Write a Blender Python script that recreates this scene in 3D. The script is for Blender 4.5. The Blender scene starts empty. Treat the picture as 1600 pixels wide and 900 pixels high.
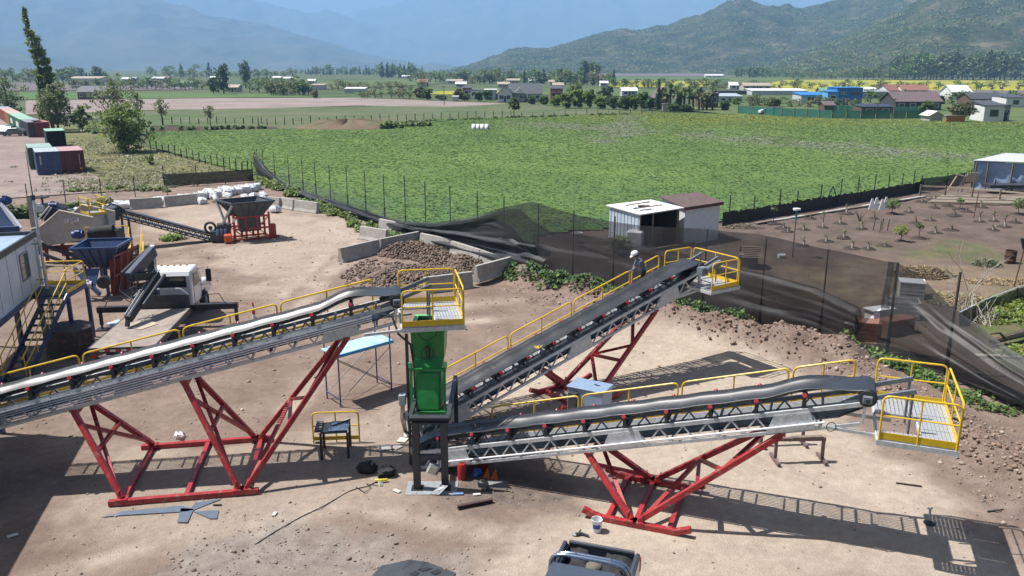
import bpy, math, random
import numpy as np
from mathutils import Matrix, Vector, noise as mnoise
R = math.radians
random.seed(7); rng = np.random.default_rng(7)
SC = bpy.context.scene
COL = SC.collection

# ------------------------------------------------------------------ camera, sky, sun, exposure
CAM_H = 12.0
HAZE = 0.00017
PITCH = R(15.199)
FPX = 1270.0
cam = bpy.data.objects.new('camera', bpy.data.cameras.new('camera'))
COL.objects.link(cam)
cam.location = (0, 0, CAM_H)
cam.rotation_euler = (math.pi / 2 - PITCH, 0, 0)
cam.data.sensor_width = 36.0
cam.data.lens = FPX / 1600 * 36.0
cam.data.clip_start = 0.3
cam.data.clip_end = 30000
SC.camera = cam

SUN_TRAVEL = Vector((0.53, -0.08, -1.0)).normalized()
SUN_EL = math.asin(-SUN_TRAVEL.z)
SUN_AZ = math.atan2(-SUN_TRAVEL.x, -SUN_TRAVEL.y)      # clockwise from +Y
world = bpy.data.worlds.new('World'); SC.world = world
world.use_nodes = True
wn = world.node_tree.nodes; wl = world.node_tree.links
sky = wn.new('ShaderNodeTexSky'); sky.sky_type = 'NISHITA'; sky.sun_disc = False
sky.sun_elevation = SUN_EL; sky.sun_rotation = SUN_AZ
sky.altitude = 400; sky.air_density = 1.0; sky.dust_density = 4.0; sky.ozone_density = 1.0
wl.new(sky.outputs[0], wn['Background'].inputs[0])
wn['Background'].inputs[1].default_value = 0.055
sun = bpy.data.objects.new('sun', bpy.data.lights.new('sun', 'SUN'))
COL.objects.link(sun)
sun.data.energy = 5.0; sun.data.angle = R(0.53); sun.data.color = (1.0, 0.97, 0.93)
sun.rotation_euler = SUN_TRAVEL.to_track_quat('-Z', 'Y').to_euler()
sun.location = (0, 0, 60)
SC.view_settings.view_transform = 'Standard'; SC.view_settings.look = 'None'
SC.view_settings.exposure = 0.66; SC.view_settings.gamma = 1.0
SC.cycles.use_denoising = True
SC.cycles.max_bounces = 6; SC.cycles.diffuse_bounces = 3; SC.cycles.glossy_bounces = 3
SC.cycles.transparent_max_bounces = 16; SC.cycles.volume_bounces = 2

# ------------------------------------------------------------------ helpers
_c, _s = math.cos(PITCH), math.sin(PITCH)
def _ray(px, py):
    u = (px - 800) / FPX; v = (450 - py) / FPX
    return (u, _c + v * _s, -_s + v * _c)
def G(px, py, z=0.0):
    """the point at height z that the photograph shows at pixel px, py (measured positions)"""
    d = _ray(px, py); t = (z - CAM_H) / d[2]
    return Vector((d[0] * t, d[1] * t, z))
def GY(px, py, y):
    d = _ray(px, py); t = y / d[1]
    return Vector((d[0] * t, y, CAM_H + d[2] * t))

def _set(sock, v):
    sock.default_value = v
def mat(name, col, rough=0.6, metal=0.0, col2=None, scale=4.0, var=0.25, bump=0.0, bscale=40.0, spec=0.5, island=0.0,
        coat=0.0, detail=5.0, world_pos=False, alpha=1.0, transl=0.0, spots=None):
    m = bpy.data.materials.new(name); m.use_nodes = True
    nt = m.node_tree; N = nt.nodes; L = nt.links
    b = N['Principled BSDF']
    _set(b.inputs['Roughness'], rough); _set(b.inputs['Metallic'], metal)
    _set(b.inputs['Specular IOR Level'], spec); _set(b.inputs['Coat Weight'], coat)
    col = tuple(col) + (1,)
    if world_pos:
        g = N.new('ShaderNodeNewGeometry'); vec = g.outputs['Position']
    else:
        g = N.new('ShaderNodeTexCoord'); vec = g.outputs['Object']
    out = None
    if var > 0 or col2:
        c2 = tuple(col2) + (1,) if col2 else tuple(x * (1 - var) for x in col[:3]) + (1,)
        n = N.new('ShaderNodeTexNoise'); L.new(vec, n.inputs['Vector'])
        _set(n.inputs['Scale'], scale); _set(n.inputs['Detail'], detail); _set(n.inputs['Roughness'], 0.65)
        rp = N.new('ShaderNodeValToRGB'); rp.color_ramp.elements[0].position = 0.36; rp.color_ramp.elements[1].position = 0.66
        L.new(n.outputs['Fac'], rp.inputs[0])
        mx = N.new('ShaderNodeMix'); mx.data_type = 'RGBA'
        L.new(rp.outputs[0], mx.inputs[0]); _set(mx.inputs[6], col); _set(mx.inputs[7], c2)
        out = mx.outputs[2]
        rr = N.new('ShaderNodeMapRange'); L.new(n.outputs['Fac'], rr.inputs[0])
        _set(rr.inputs[3], max(0.03, rough - 0.1)); _set(rr.inputs[4], min(1, rough + 0.12))
        L.new(rr.outputs[0], b.inputs['Roughness'])
    if spots:      # dirt or rust spots: (colour, scale, threshold)
        n2 = N.new('ShaderNodeTexNoise'); L.new(vec, n2.inputs['Vector'])
        _set(n2.inputs['Scale'], spots[1]); _set(n2.inputs['Detail'], 7.0)
        r2 = N.new('ShaderNodeValToRGB'); r2.color_ramp.elements[0].position = spots[2]; r2.color_ramp.elements[1].position = min(1, spots[2] + 0.12)
        L.new(n2.outputs['Fac'], r2.inputs[0])
        m2 = N.new('ShaderNodeMix'); m2.data_type = 'RGBA'
        L.new(r2.outputs[0], m2.inputs[0])
        if out: L.new(out, m2.inputs[6])
        else: _set(m2.inputs[6], col)
        _set(m2.inputs[7], tuple(spots[0]) + (1,)); out = m2.outputs[2]
    if island > 0:
        gi = N.new('ShaderNodeNewGeometry')
        hv = N.new('ShaderNodeHueSaturation')
        r1 = N.new('ShaderNodeMapRange'); L.new(gi.outputs['Random Per Island'], r1.inputs[0])
        _set(r1.inputs[3], 1 - island); _set(r1.inputs[4], 1 + island)
        L.new(r1.outputs[0], hv.inputs['Value'])
        if out: L.new(out, hv.inputs['Color'])
        else: _set(hv.inputs['Color'], col)
        out = hv.outputs[0]
    if out: L.new(out, b.inputs['Base Color'])
    else: _set(b.inputs['Base Color'], col)
    if bump > 0:
        n3 = N.new('ShaderNodeTexNoise'); L.new(vec, n3.inputs['Vector'])
        _set(n3.inputs['Scale'], bscale); _set(n3.inputs['Detail'], 4.0)
        bp = N.new('ShaderNodeBump'); _set(bp.inputs['Strength'], bump); _set(bp.inputs['Distance'], 0.03)
        L.new(n3.outputs['Fac'], bp.inputs['Height']); L.new(bp.outputs[0], b.inputs['Normal'])
    if transl > 0 or alpha < 1:
        o = N['Material Output']
        last = b.outputs[0]
        if transl > 0:
            t = N.new('ShaderNodeBsdfTranslucent')
            if out: L.new(out, t.inputs[0])
            else: _set(t.inputs[0], col)
            mm = N.new('ShaderNodeMixShader'); _set(mm.inputs[0], transl)
            L.new(last, mm.inputs[1]); L.new(t.outputs[0], mm.inputs[2]); last = mm.outputs[0]
        if alpha < 1:
            t = N.new('ShaderNodeBsdfTransparent')
            mm = N.new('ShaderNodeMixShader'); _set(mm.inputs[0], alpha)
            L.new(t.outputs[0], mm.inputs[1]); L.new(last, mm.inputs[2]); last = mm.outputs[0]
        L.new(last, o.inputs[0])
    return m

def tag(o, label=None, cat=None, group=None, kind=None):
    if label: o['label'] = label
    if cat: o['category'] = cat
    if group: o['group'] = group
    if kind: o['kind'] = kind
    return o
def thing(name, label, cat, loc=(0, 0, 0), group=None):
    o = bpy.data.objects.new(name, None); COL.objects.link(o)
    o.empty_display_size = 0.2
    o.location = loc
    return tag(o, label, cat, group)
def origin(o):
    v = Vector((0, 0, 0))
    while o is not None:
        v += o.location; o = o.parent
    return v
def dup(o, parent=None, loc=None, rotz=None, label=None, group=None, scale=None):
    c = o.copy(); COL.objects.link(c); c.parent = parent
    if loc is not None: c.location = loc
    if rotz is not None: c.rotation_euler = (0, 0, rotz)
    if scale is not None: c.scale = (scale,) * 3 if not hasattr(scale, '__len__') else scale
    if label: c['label'] = label
    if group: c['group'] = group
    for ch in o.children: dup(ch, c)
    return c
def np_obj(name, V, F, m, parent=None, smooth=False, mats=None, mi=None):
    me = bpy.data.meshes.new(name)
    V = np.asarray(V, dtype=np.float32).reshape(-1, 3); F = np.asarray(F, dtype=np.int32)
    k = F.shape[1]
    me.vertices.add(len(V)); me.vertices.foreach_set('co', V.ravel())
    me.loops.add(F.size); me.loops.foreach_set('vertex_index', F.ravel())
    me.polygons.add(len(F))
    me.polygons.foreach_set('loop_start', np.arange(0, F.size, k, dtype=np.int32))
    if smooth: me.polygons.foreach_set('use_smooth', np.ones(len(F), dtype=bool))
    for q in (mats or [m]): me.materials.append(q)
    if mi is not None: me.polygons.foreach_set('material_index', np.asarray(mi, dtype=np.int32))
    me.update(calc_edges=True); me.validate()
    o = bpy.data.objects.new(name, me); COL.objects.link(o); o.parent = parent
    return o
def share(name, src, parent, loc=(0, 0, 0), rot=None):
    """another object on the same mesh data"""
    o = bpy.data.objects.new(name, src.data); COL.objects.link(o); o.parent = parent
    o.location = loc
    if rot is not None: o.rotation_euler = rot
    return o

class MB:
    def __init__(s): s.v = []; s.f = []; s.mi = []; s.cur = 0
    def add(s, vs, fs):
        k = len(s.v); s.v += [tuple(x) for x in vs]
        for f in fs: s.f.append([k + i for i in f]); s.mi.append(s.cur)
        return s
    def box(s, c, size, rz=0.0, m=None):
        hx, hy, hz = size[0] / 2, size[1] / 2, size[2] / 2
        M3 = m or Matrix.Rotation(rz, 3, 'Z')
        vs = [Vector(c) + M3 @ Vector((x * hx, y * hy, z * hz)) for z in (-1, 1) for y in (-1, 1) for x in (-1, 1)]
        return s.add(vs, [(0, 2, 3, 1), (4, 5, 7, 6), (0, 1, 5, 4), (2, 6, 7, 3), (0, 4, 6, 2), (1, 3, 7, 5)])
    def beam(s, a, b, w, h=None, up=(0, 0, 1)):
        h = h or w; a = Vector(a); b = Vector(b); d = (b - a).normalized(); up = Vector(up)
        if abs(d.dot(up)) > 0.98: up = Vector((0, 1, 0))
        x = d.cross(up).normalized(); y = x.cross(d)
        vs = [p + x * (i * w / 2) + y * (j * h / 2) for p in (a, b) for i, j in ((-1, -1), (1, -1), (1, 1), (-1, 1))]
        return s.add(vs, [(3, 2, 1, 0), (4, 5, 6, 7), (0, 1, 5, 4), (1, 2, 6, 5), (2, 3, 7, 6), (3, 0, 4, 7)])
    def ibeam(s, a, b, w, h, t=0.018, up=(0, 0, 1)):
        a = Vector(a); b = Vector(b); d = (b - a).normalized(); up = Vector(up)
        x = d.cross(up).normalized(); y = x.cross(d)
        s.beam(a + y * (h / 2 - t / 2), b + y * (h / 2 - t / 2), w, t, up)
        s.beam(a - y * (h / 2 - t / 2), b - y * (h / 2 - t / 2), w, t, up)
        return s.beam(a, b, t, h - 2 * t - 0.002, up)
    def tube(s, pts, r, n=8, closed=False, r2=None):
        P = [Vector(p) for p in pts]; m = len(P); rings = []
        prev = None
        for i, p in enumerate(P):
            if closed: d = P[(i + 1) % m] - P[i - 1]
            else: d = P[min(i + 1, m - 1)] - P[max(i - 1, 0)]
            d.normalize()
            if prev is None:
                q = Vector((0, 0, 1)) if abs(d.z) < 0.9 else Vector((0, 1, 0))
            else: q = prev
            x = d.cross(q).normalized(); y = x.cross(d).normalized(); prev = y
            rr = r if r2 is None else r + (r2 - r) * i / max(1, m - 1)
            rings.append([p + (x * math.cos(k * math.tau / n) + y * math.sin(k * math.tau / n)) * rr for k in range(n)])
        vs = [v for q in rings for v in q]; fs = []
        for i in range(m if closed else m - 1):
            a = i * n; b = ((i + 1) % m) * n
            for k in range(n):
                fs.append((a + k, b + k, b + (k + 1) % n, a + (k + 1) % n))
        if not closed:
            fs.append(tuple(range(n))); fs.append(tuple(reversed(range((m - 1) * n, m * n))))
        return s.add(vs, fs)
    def cyl(s, a, b, r, n=14, r2=None): return s.tube([a, b], r, n, r2=r2)
    def lathe(s, c, prof, n=20):
        c = Vector(c); vs = []; fs = []
        for r, z in prof:
            for k in range(n): vs.append(c + Vector((r * math.cos(k * math.tau / n), r * math.sin(k * math.tau / n), z)))
        for i in range(len(prof) - 1):
            for k in range(n): fs.append((i * n + k, i * n + (k + 1) % n, (i + 1) * n + (k + 1) % n, (i + 1) * n + k))
        return s.add(vs, fs)
    def prism(s, poly, ext):
        n = len(poly); P = [Vector(p) for p in poly]; e = Vector(ext)
        vs = P + [p + e for p in P]
        fs = [tuple(range(n)), tuple(reversed(range(n, 2 * n)))] + [(i, i + n, (i + 1) % n + n, (i + 1) % n) for i in range(n)]
        return s.add(vs, fs)
    def quad(s, *p): return s.add(p, [tuple(range(len(p)))])
    def plate(s, p, t):
        P = [Vector(x) for x in p]; n = (P[1] - P[0]).cross(P[2] - P[0]).normalized()
        return s.prism([x - n * t / 2 for x in P], n * t)
    def ball(s, c, r, n=10, m=7, sz=(1, 1, 1)):
        vs = []; fs = []; c = Vector(c)
        for i in range(m + 1):
            th = math.pi * i / m
            for k in range(n):
                ph = math.tau * k / n
                vs.append(c + Vector((r * sz[0] * math.sin(th) * math.cos(ph), r * sz[1] * math.sin(th) * math.sin(ph), r * sz[2] * math.cos(th))))
        for i in range(m):
            for k in range(n): fs.append((i * n + k, (i + 1) * n + k, (i + 1) * n + (k + 1) % n, i * n + (k + 1) % n))
        return s.add(vs, fs)
    def crumple(s, a, seed=1):
        for i, v in enumerate(s.v): q = Vector(v) * 5.0 + Vector((seed, 0, 0)); s.v[i] = tuple(Vector(v) + (mnoise.noise_vector(q) + 0.5 * mnoise.noise_vector(q * 3)) * a)
        return s
    def build(s, name, m, parent=None, smooth=False, bevel=0.0, loc=None):
        off = origin(parent) if parent is not None else Vector(loc or (0, 0, 0))
        me = bpy.data.meshes.new(name)
        me.from_pydata([(x[0] - off.x, x[1] - off.y, x[2] - off.z) for x in s.v], [], s.f)
        ms = m if isinstance(m, (list, tuple)) else [m]
        for q in ms: me.materials.append(q)
        if len(ms) > 1: me.polygons.foreach_set('material_index', s.mi)
        if smooth: me.polygons.foreach_set('use_smooth', [True] * len(me.polygons))
        me.update()
        o = bpy.data.objects.new(name, me); COL.objects.link(o); o.parent = parent
        if parent is None: o.location = off
        if smooth:
            try: me.set_sharp_from_angle(angle=R(40))
            except Exception: pass
        if bevel > 0:
            bv = o.modifiers.new('edge', 'BEVEL'); bv.width = bevel; bv.segments = 1; bv.limit_method = 'ANGLE'
        return o
def rounded(pts, r, n=4):
    """polyline with its inner corners rounded"""
    P = [Vector(p) for p in pts]; out = [P[0]]
    for i in range(1, len(P) - 1):
        a = (P[i - 1] - P[i]).normalized(); b = (P[i + 1] - P[i]).normalized()
        p0 = P[i] + a * r; p1 = P[i] + b * r
        for k in range(n + 1):
            t = k / n
            out.append((p0 * (1 - t) + P[i] * t) * (1 - t) + (P[i] * (1 - t) + p1 * t) * t)
    out.append(P[-1]); return out
def one(mb, name, m, label, cat, base, group=None, smooth=False, bevel=0.0):
    """a thing made of a single mesh"""
    return tag(mb.build(name, m, None, smooth, bevel, loc=base), label, cat, group)

# ------------------------------------------------------------------ materials
galv = mat('galvanised_steel', (0.64, 0.66, 0.68), 0.42, 0.15, var=0.3, scale=6, bump=0.1)
galv_d = mat('dull_galvanised_steel', (0.36, 0.38, 0.40), 0.5, 0.12, var=0.35, scale=5, bump=0.1)
grate = mat('grating_steel', (0.48, 0.50, 0.52), 0.5, 0.35, var=0.25, scale=14)
gear_g = mat('gear_grey_paint', (0.17, 0.20, 0.23), 0.4, var=0.25)
rubber = mat('black_rubber', (0.03, 0.031, 0.034), 0.36, var=0.5, scale=2.5, spec=1.0, spots=((0.07, 0.065, 0.06), 5, 0.6))
steel_blk = mat('black_steel', (0.03, 0.032, 0.037), 0.45, 0.0, var=0.4, scale=6, bump=0.1)
steel_dk = mat('charcoal_steel', (0.055, 0.06, 0.07), 0.45, 0.1, var=0.35, scale=5, bump=0.1)
red = mat('red_oxide_paint', (0.40, 0.028, 0.032), 0.4, var=0.35, scale=3, bump=0.12, bscale=18, spots=((0.27, 0.13, 0.11), 7, 0.57))
red_roll = mat('red_roller_paint', (0.34, 0.018, 0.035), 0.4, var=0.2, scale=8)
red_or = mat('orange_red_paint', (0.52, 0.055, 0.03), 0.42, var=0.35, scale=4, spots=((0.2, 0.1, 0.07), 6, 0.6))
yellow = mat('yellow_paint', (0.78, 0.50, 0.02), 0.36, var=0.18, scale=6, spots=((0.45, 0.33, 0.12), 9, 0.6))
green = mat('green_paint', (0.02, 0.27, 0.05), 0.38, var=0.3, scale=3, coat=0.1, spots=((0.11, 0.20, 0.10), 7, 0.6))
green_l = mat('pale_green_paint', (0.16, 0.55, 0.24), 0.45, var=0.15)
blue_p = mat('navy_blue_paint', (0.035, 0.07, 0.17), 0.38, var=0.35, scale=3, spots=((0.15, 0.13, 0.12), 6, 0.62))
blue_st = mat('blue_steel_post', (0.03, 0.05, 0.18), 0.4, var=0.3)
white_p = mat('white_paint', (0.78, 0.79, 0.80), 0.4, var=0.1, scale=3, spots=((0.55, 0.53, 0.50), 5, 0.66))
concrete = mat('concrete', (0.42, 0.40, 0.365), 0.85, var=0.3, scale=2.5, bump=0.35, bscale=30, spots=((0.28, 0.25, 0.22), 3.5, 0.6))
beige = mat('beige_tank_paint', (0.43, 0.41, 0.385), 0.5, var=0.22, scale=2, spots=((0.25, 0.20, 0.17), 5, 0.64))
glass = mat('dark_glass', (0.03, 0.045, 0.05), 0.06, var=0, spec=0.8)
wood = mat('weathered_wood', (0.23, 0.18, 0.14), 0.8, var=0.4, scale=7, bump=0.2)
wood_l = mat('pale_wood', (0.48, 0.40, 0.31), 0.75, var=0.25, scale=7)
wood_d = mat('dark_board', (0.045, 0.042, 0.04), 0.85, var=0.5, scale=5)
bark = mat('bark', (0.11, 0.085, 0.06), 0.9, var=0.4, scale=8, bump=0.4)
bark_w = mat('pale_dead_bark', (0.44, 0.40, 0.35), 0.85, var=0.3, scale=8)
plastic_w = mat('white_plastic', (0.74, 0.75, 0.77), 0.35, var=0.12, scale=5)
# ================================================================== terrain
_lat = rng.random((256, 256)).astype(np.float32)
def vnoise(x, y):
    xi = np.floor(x).astype(int); yi = np.floor(y).astype(int); fx = x - xi; fy = y - yi
    fx = fx * fx * (3 - 2 * fx); fy = fy * fy * (3 - 2 * fy)
    g = lambda a, b: _lat[a % 256, b % 256]
    return (g(xi, yi) * (1 - fx) + g(xi + 1, yi) * fx) * (1 - fy) + (g(xi, yi + 1) * (1 - fx) + g(xi + 1, yi + 1) * fx) * fy
def fbm(x, y, o=4, gain=0.5):
    t = 0.0; a = 1.0; k = 0.0
    for i in range(o):
        t = t + a * vnoise(x * 2 ** i + 17.3 * i, y * 2 ** i + 5.1 * i); k += a; a *= gain
    return t / k
def poly_sd(x, y, P):
    """signed distance to polygon P, positive inside"""
    P = np.array([(p[0], p[1]) for p in P]); inside = np.zeros(x.shape, bool); d = np.full(x.shape, 1e9)
    for i in range(len(P)):
        a = P[i]; b = P[(i + 1) % len(P)]
        c = ((a[1] > y) != (b[1] > y)) & (x < (b[0] - a[0]) * (y - a[1]) / (b[1] - a[1] + 1e-12) + a[0])
        inside ^= c
        ab = b - a; t = np.clip(((x - a[0]) * ab[0] + (y - a[1]) * ab[1]) / (ab @ ab + 1e-12), 0, 1)
        d = np.minimum(d, np.hypot(x - a[0] - t * ab[0], y - a[1] - t * ab[1]))
    return np.where(inside, d, -d)
def line_d(x, y, P):
    d = np.full(x.shape, 1e9); P = np.array([(p[0], p[1]) for p in P])
    for a, b in zip(P[:-1], P[1:]):
        ab = b - a; t = np.clip(((x - a[0]) * ab[0] + (y - a[1]) * ab[1]) / (ab @ ab), 0, 1)
        d = np.minimum(d, np.hypot(x - a[0] - t * ab[0], y - a[1] - t * ab[1]))
    return d
def sstep(a, b, x):
    t = np.clip((x - a) / (b - a), 0, 1); return t * t * (3 - 2 * t)
def px_poly(pts, z=0): return [G(x, y, z) for x, y in pts]

def colnode(nt, kind, *a):
    return nt.nodes.new(kind)
def ground_mat(name, base, layers, bump=0.5, bscale=9.0, rough=0.95, bdist=0.05):
    """base = two colours mixed by noise; layers = (attribute or None, colour a, colour b, noise scale)"""
    m = bpy.data.materials.new(name); m.use_nodes = True; nt = m.node_tree; N = nt.nodes; L = nt.links
    b = N['Principled BSDF']; _set(b.inputs['Roughness'], rough); _set(b.inputs['Specular IOR Level'], 0.15)
    g = N.new('ShaderNodeNewGeometry')
    def two(ca, cb, sc, lo=0.35, hi=0.65):
        n = N.new('ShaderNodeTexNoise'); L.new(g.outputs['Position'], n.inputs['Vector'])
        _set(n.inputs['Scale'], sc); _set(n.inputs['Detail'], 8); _set(n.inputs['Roughness'], 0.62)
        rp = N.new('ShaderNodeMapRange'); L.new(n.outputs['Fac'], rp.inputs[0]); _set(rp.inputs[1], lo); _set(rp.inputs[2], hi)
        mx = N.new('ShaderNodeMix'); mx.data_type = 'RGBA'; L.new(rp.outputs[0], mx.inputs[0])
        _set(mx.inputs[6], tuple(ca) + (1,)); _set(mx.inputs[7], tuple(cb) + (1,)); return mx.outputs[2]
    cur = two(*base)
    for at, ca, cb, sc in layers:
        c = two(ca, cb, sc)
        a = N.new('ShaderNodeAttribute'); a.attribute_name = at
        mx = N.new('ShaderNodeMix'); mx.data_type = 'RGBA'; L.new(a.outputs['Fac'], mx.inputs[0])
        L.new(cur, mx.inputs[6]); L.new(c, mx.inputs[7]); cur = mx.outputs[2]
    # fine speckle of grit
    n = N.new('ShaderNodeTexNoise'); L.new(g.outputs['Position'], n.inputs['Vector']); _set(n.inputs['Scale'], bscale * 2.6); _set(n.inputs['Detail'], 5)
    _set(n.inputs['Roughness'], 0.75)
    rp = N.new('ShaderNodeMapRange'); L.new(n.outputs['Fac'], rp.inputs[0]); _set(rp.inputs[1], 0.3); _set(rp.inputs[2], 0.7); _set(rp.inputs[3], 0.68); _set(rp.inputs[4], 1.27)
    n4 = N.new('ShaderNodeTexNoise'); L.new(g.outputs['Position'], n4.inputs['Vector']); _set(n4.inputs['Scale'], bscale * 0.22); _set(n4.inputs['Detail'], 6); _set(n4.inputs['Distortion'], 0.6)
    r4 = N.new('ShaderNodeMapRange'); L.new(n4.outputs['Fac'], r4.inputs[0]); _set(r4.inputs[1], 0.3); _set(r4.inputs[2], 0.7); _set(r4.inputs[3], 0.87); _set(r4.inputs[4], 1.11)
    m4 = N.new('ShaderNodeMath'); m4.operation = 'MULTIPLY'; L.new(rp.outputs[0], m4.inputs[0]); L.new(r4.outputs[0], m4.inputs[1])
    hv = N.new('ShaderNodeHueSaturation'); L.new(m4.outputs[0], hv.inputs['Value']); L.new(cur, hv.inputs['Color']); L.new(hv.outputs[0], b.inputs['Base Color'])
    bp = N.new('ShaderNodeBump'); _set(bp.inputs['Strength'], bump); _set(bp.inputs['Distance'], bdist)
    n2 = N.new('ShaderNodeTexNoise'); L.new(g.outputs['Position'], n2.inputs['Vector']); _set(n2.inputs['Scale'], bscale); _set(n2.inputs['Detail'], 8); _set(n2.inputs['Roughness'], 0.7)
    L.new(n2.outputs['Fac'], bp.inputs['Height']); L.new(bp.outputs[0], b.inputs['Normal'])
    return m
def set_attr(o, name, arr):
    a = o.data.attributes.new(name, 'FLOAT', 'POINT'); a.data.foreach_set('value', np.asarray(arr, dtype=np.float32).ravel())
def grid_obj(name, X, Y, Zz, m, smooth=True, keep=None):
    ny, nx = X.shape; idx = np.arange(nx * ny).reshape(ny, nx)
    F = np.stack([idx[:-1, :-1], idx[:-1, 1:], idx[1:, 1:], idx[1:, :-1]], -1).reshape(-1, 4)
    if keep is not None:
        k = (keep[:-1, :-1] & keep[:-1, 1:] & keep[1:, 1:] & keep[1:, :-1]).ravel(); F = F[k]
        used = np.zeros(nx * ny, bool); used[F.ravel()] = True
        remap = np.cumsum(used) - 1; F = remap[F]
        V = np.stack([X, Y, Zz], -1).reshape(-1, 3)[used]
        o = np_obj(name, V, F, m, smooth=smooth); return o, used
    o = np_obj(name, np.stack([X, Y, Zz], -1), F, m, smooth=smooth)
    return o, np.ones(nx * ny, bool)
def structure(o): o['kind'] = 'structure'; return o
def sheet(name, P, z, m, group=None):
    mb = MB(); mb.quad(*[(p[0], p[1], z) for p in P]); return structure(mb.build(name, m))

# ---- valley floor to the foot of the mountains
valley_m = ground_mat('valley_floor', ((0.055, 0.095, 0.035), (0.115, 0.115, 0.065), 0.008), [], bump=0.2, bscale=0.05)
mb = MB(); mb.quad((-9500, -150, -0.35), (9500, -150, -0.35), (9500, 11600, -0.35), (-9500, 11600, -0.35))
structure(mb.build('ground', valley_m))

# ---- fence line between yard and field (real positions along its foot)
FENCE = [G(x, y) for x, y in ((400, 277), (480, 306), (560, 337), (640, 371), (735, 402), (832, 436), (942, 463), (1060, 487), (1170, 514), (1265, 532), (1366, 553), (1480, 590), (1600, 641), (1760, 735))]
# ---- yard
xs = np.concatenate([np.arange(-62, -20, 0.4), np.arange(-20, 24.01, 0.13)])
ys = [11.5]
while ys[-1] < 108: ys.append(ys[-1] + max(0.12, (ys[-1] - 8) * 0.0078))
X, Y = np.meshgrid(xs, np.array(ys))
PALE = px_poly([(1020, 486), (1090, 497), (1160, 530), (1235, 566), (1310, 640), (1400, 706), (1470, 762), (1560, 850), (1640, 920), (700, 930), (770, 850), (900, 800), (850, 720), (740, 640), (690, 600), (800, 560), (930, 525)])
PALE2 = px_poly([(60, 800), (170, 700), (420, 690), (640, 640), (640, 780), (520, 800), (420, 830), (300, 850), (150, 860)])
PALE3 = px_poly([(230, 330), (330, 318), (470, 330), (560, 350), (600, 372), (520, 400), (470, 440), (400, 450), (300, 400), (330, 385), (250, 372)])
RUBL = px_poly([(860, 440), (1000, 470), (1230, 520), (1330, 560), (1500, 640), (1640, 720), (1640, 860), (1560, 800), (1480, 740), (1390, 670), (1300, 600), (1240, 562), (1150, 530), (1040, 500), (920, 490), (800, 480), (760, 450)])
GRV = px_poly([(280, 850), (420, 815), (560, 830), (700, 870), (760, 910), (200, 930)])
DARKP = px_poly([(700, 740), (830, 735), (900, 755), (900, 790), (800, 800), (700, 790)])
nz = fbm(X * 0.5, Y * 0.5, 4) - 0.5; nz2 = fbm(X * 1.7 + 9, Y * 1.7, 4) - 0.5
def soft(P, w): return sstep(-w, w, poly_sd(X, Y, P) + nz * 3.2 * w + nz2 * 1.2 * w)
pale = np.maximum(np.maximum(soft(PALE, 0.9), 0.6 * soft(PALE2, 1.0)), 0.7 * soft(PALE3, 2.2))
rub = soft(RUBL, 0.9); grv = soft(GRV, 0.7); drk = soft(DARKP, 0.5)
# wheel tracks curving out of the loading area
trk = np.zeros_like(X)
for pts in ([(255, 372), (330, 350), (430, 338), (500, 345), (530, 365), (500, 405), (440, 460), (410, 520)], [(245, 355), (340, 334), (450, 326), (535, 340), (565, 362), (540, 400), (490, 440), (455, 520)],
            [(250, 392), (340, 372), (440, 362), (500, 372)], [(560, 352), (590, 372), (570, 392), (510, 430), (470, 480)], [(850, 900), (960, 880), (1150, 860), (1400, 880)], [(1120, 700), (1240, 730), (1380, 800), (1500, 880)],
            [(470, 500), (560, 470), (700, 480), (800, 470)], [(450, 640), (520, 560), (610, 510), (760, 500)], [(60, 900), (300, 830), (560, 790), (900, 860)]):
    d = line_d(X, Y, px_poly(pts)); trk = np.maximum(trk, np.exp(-(d / (0.35 + 0.005 * Y)) ** 2) * (0.45 + 0.55 * sstep(0.4, 0.6, fbm(X * 0.8, Y * 0.8, 3))))
berm = np.zeros_like(X)
BERM = px_poly([(815, 433), (900, 460), (960, 476), (1060, 503), (1150, 525), (1230, 541), (1310, 556)])
d = line_d(X, Y, BERM); berm += 0.85 * np.exp(-(d / 0.95) ** 2) * (0.55 + 0.9 * fbm(X * 0.9, Y * 0.9, 3))
BERM2 = px_poly([(1320, 570), (1450, 650), (1520, 690), (1640, 760)])
d2 = line_d(X, Y, BERM2); berm += 0.5 * np.exp(-(d2 / 1.3) ** 2) * (0.4 + 0.9 * fbm(X * 0.9 + 4, Y * 0.9, 3))
bm = np.clip(np.exp(-(d / 1.1) ** 2) * 1.25 + 0.9 * np.exp(-(d2 / 1.5) ** 2), 0, 1)
rub = np.maximum(rub, bm)
far = sstep(60, 30, Y)
Zy = (fbm(X * 0.12, Y * 0.12, 3) - 0.5) * 0.10 + nz2 * (0.018 + 0.13 * rub + 0.05 * grv) * (0.4 + 0.6 * far) + (fbm(X * 3.1 + 40, Y * 3.1, 3) - 0.5) * 0.02 * far * (1 - 0.6 * pale) + (fbm(X * 5, Y * 5, 3) - 0.5) * (0.016 + 0.16 * rub + 0.05 * grv) * far + (fbm(X * 2.3 + 11, Y * 2.3, 3) - 0.5) * 0.22 * bm - trk * 0.05 + berm
def _flat(cx, cy, r):      # packed level where machines stand
    global Zy
    w = np.exp(-(((X - cx) ** 2 + (Y - cy) ** 2) / r ** 2)); Zy = Zy * (1 - 0.85 * w)
for c in ((-9.8, 22.8, 3.2), (3.8, 20.9, 2.5), (2.3, 28.8, 2.6), (-2.4, 22.5, 2.0), (-16, 33.5, 4), (2.2, 17, 2)): _flat(*c)
inside = poly_sd(X, Y, FENCE + [Vector((24, 8, 0)), Vector((-70, 8, 0)), Vector((-70, 100, 0))])
Zy = np.where(inside < -1.0, -0.12, Zy)
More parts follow.
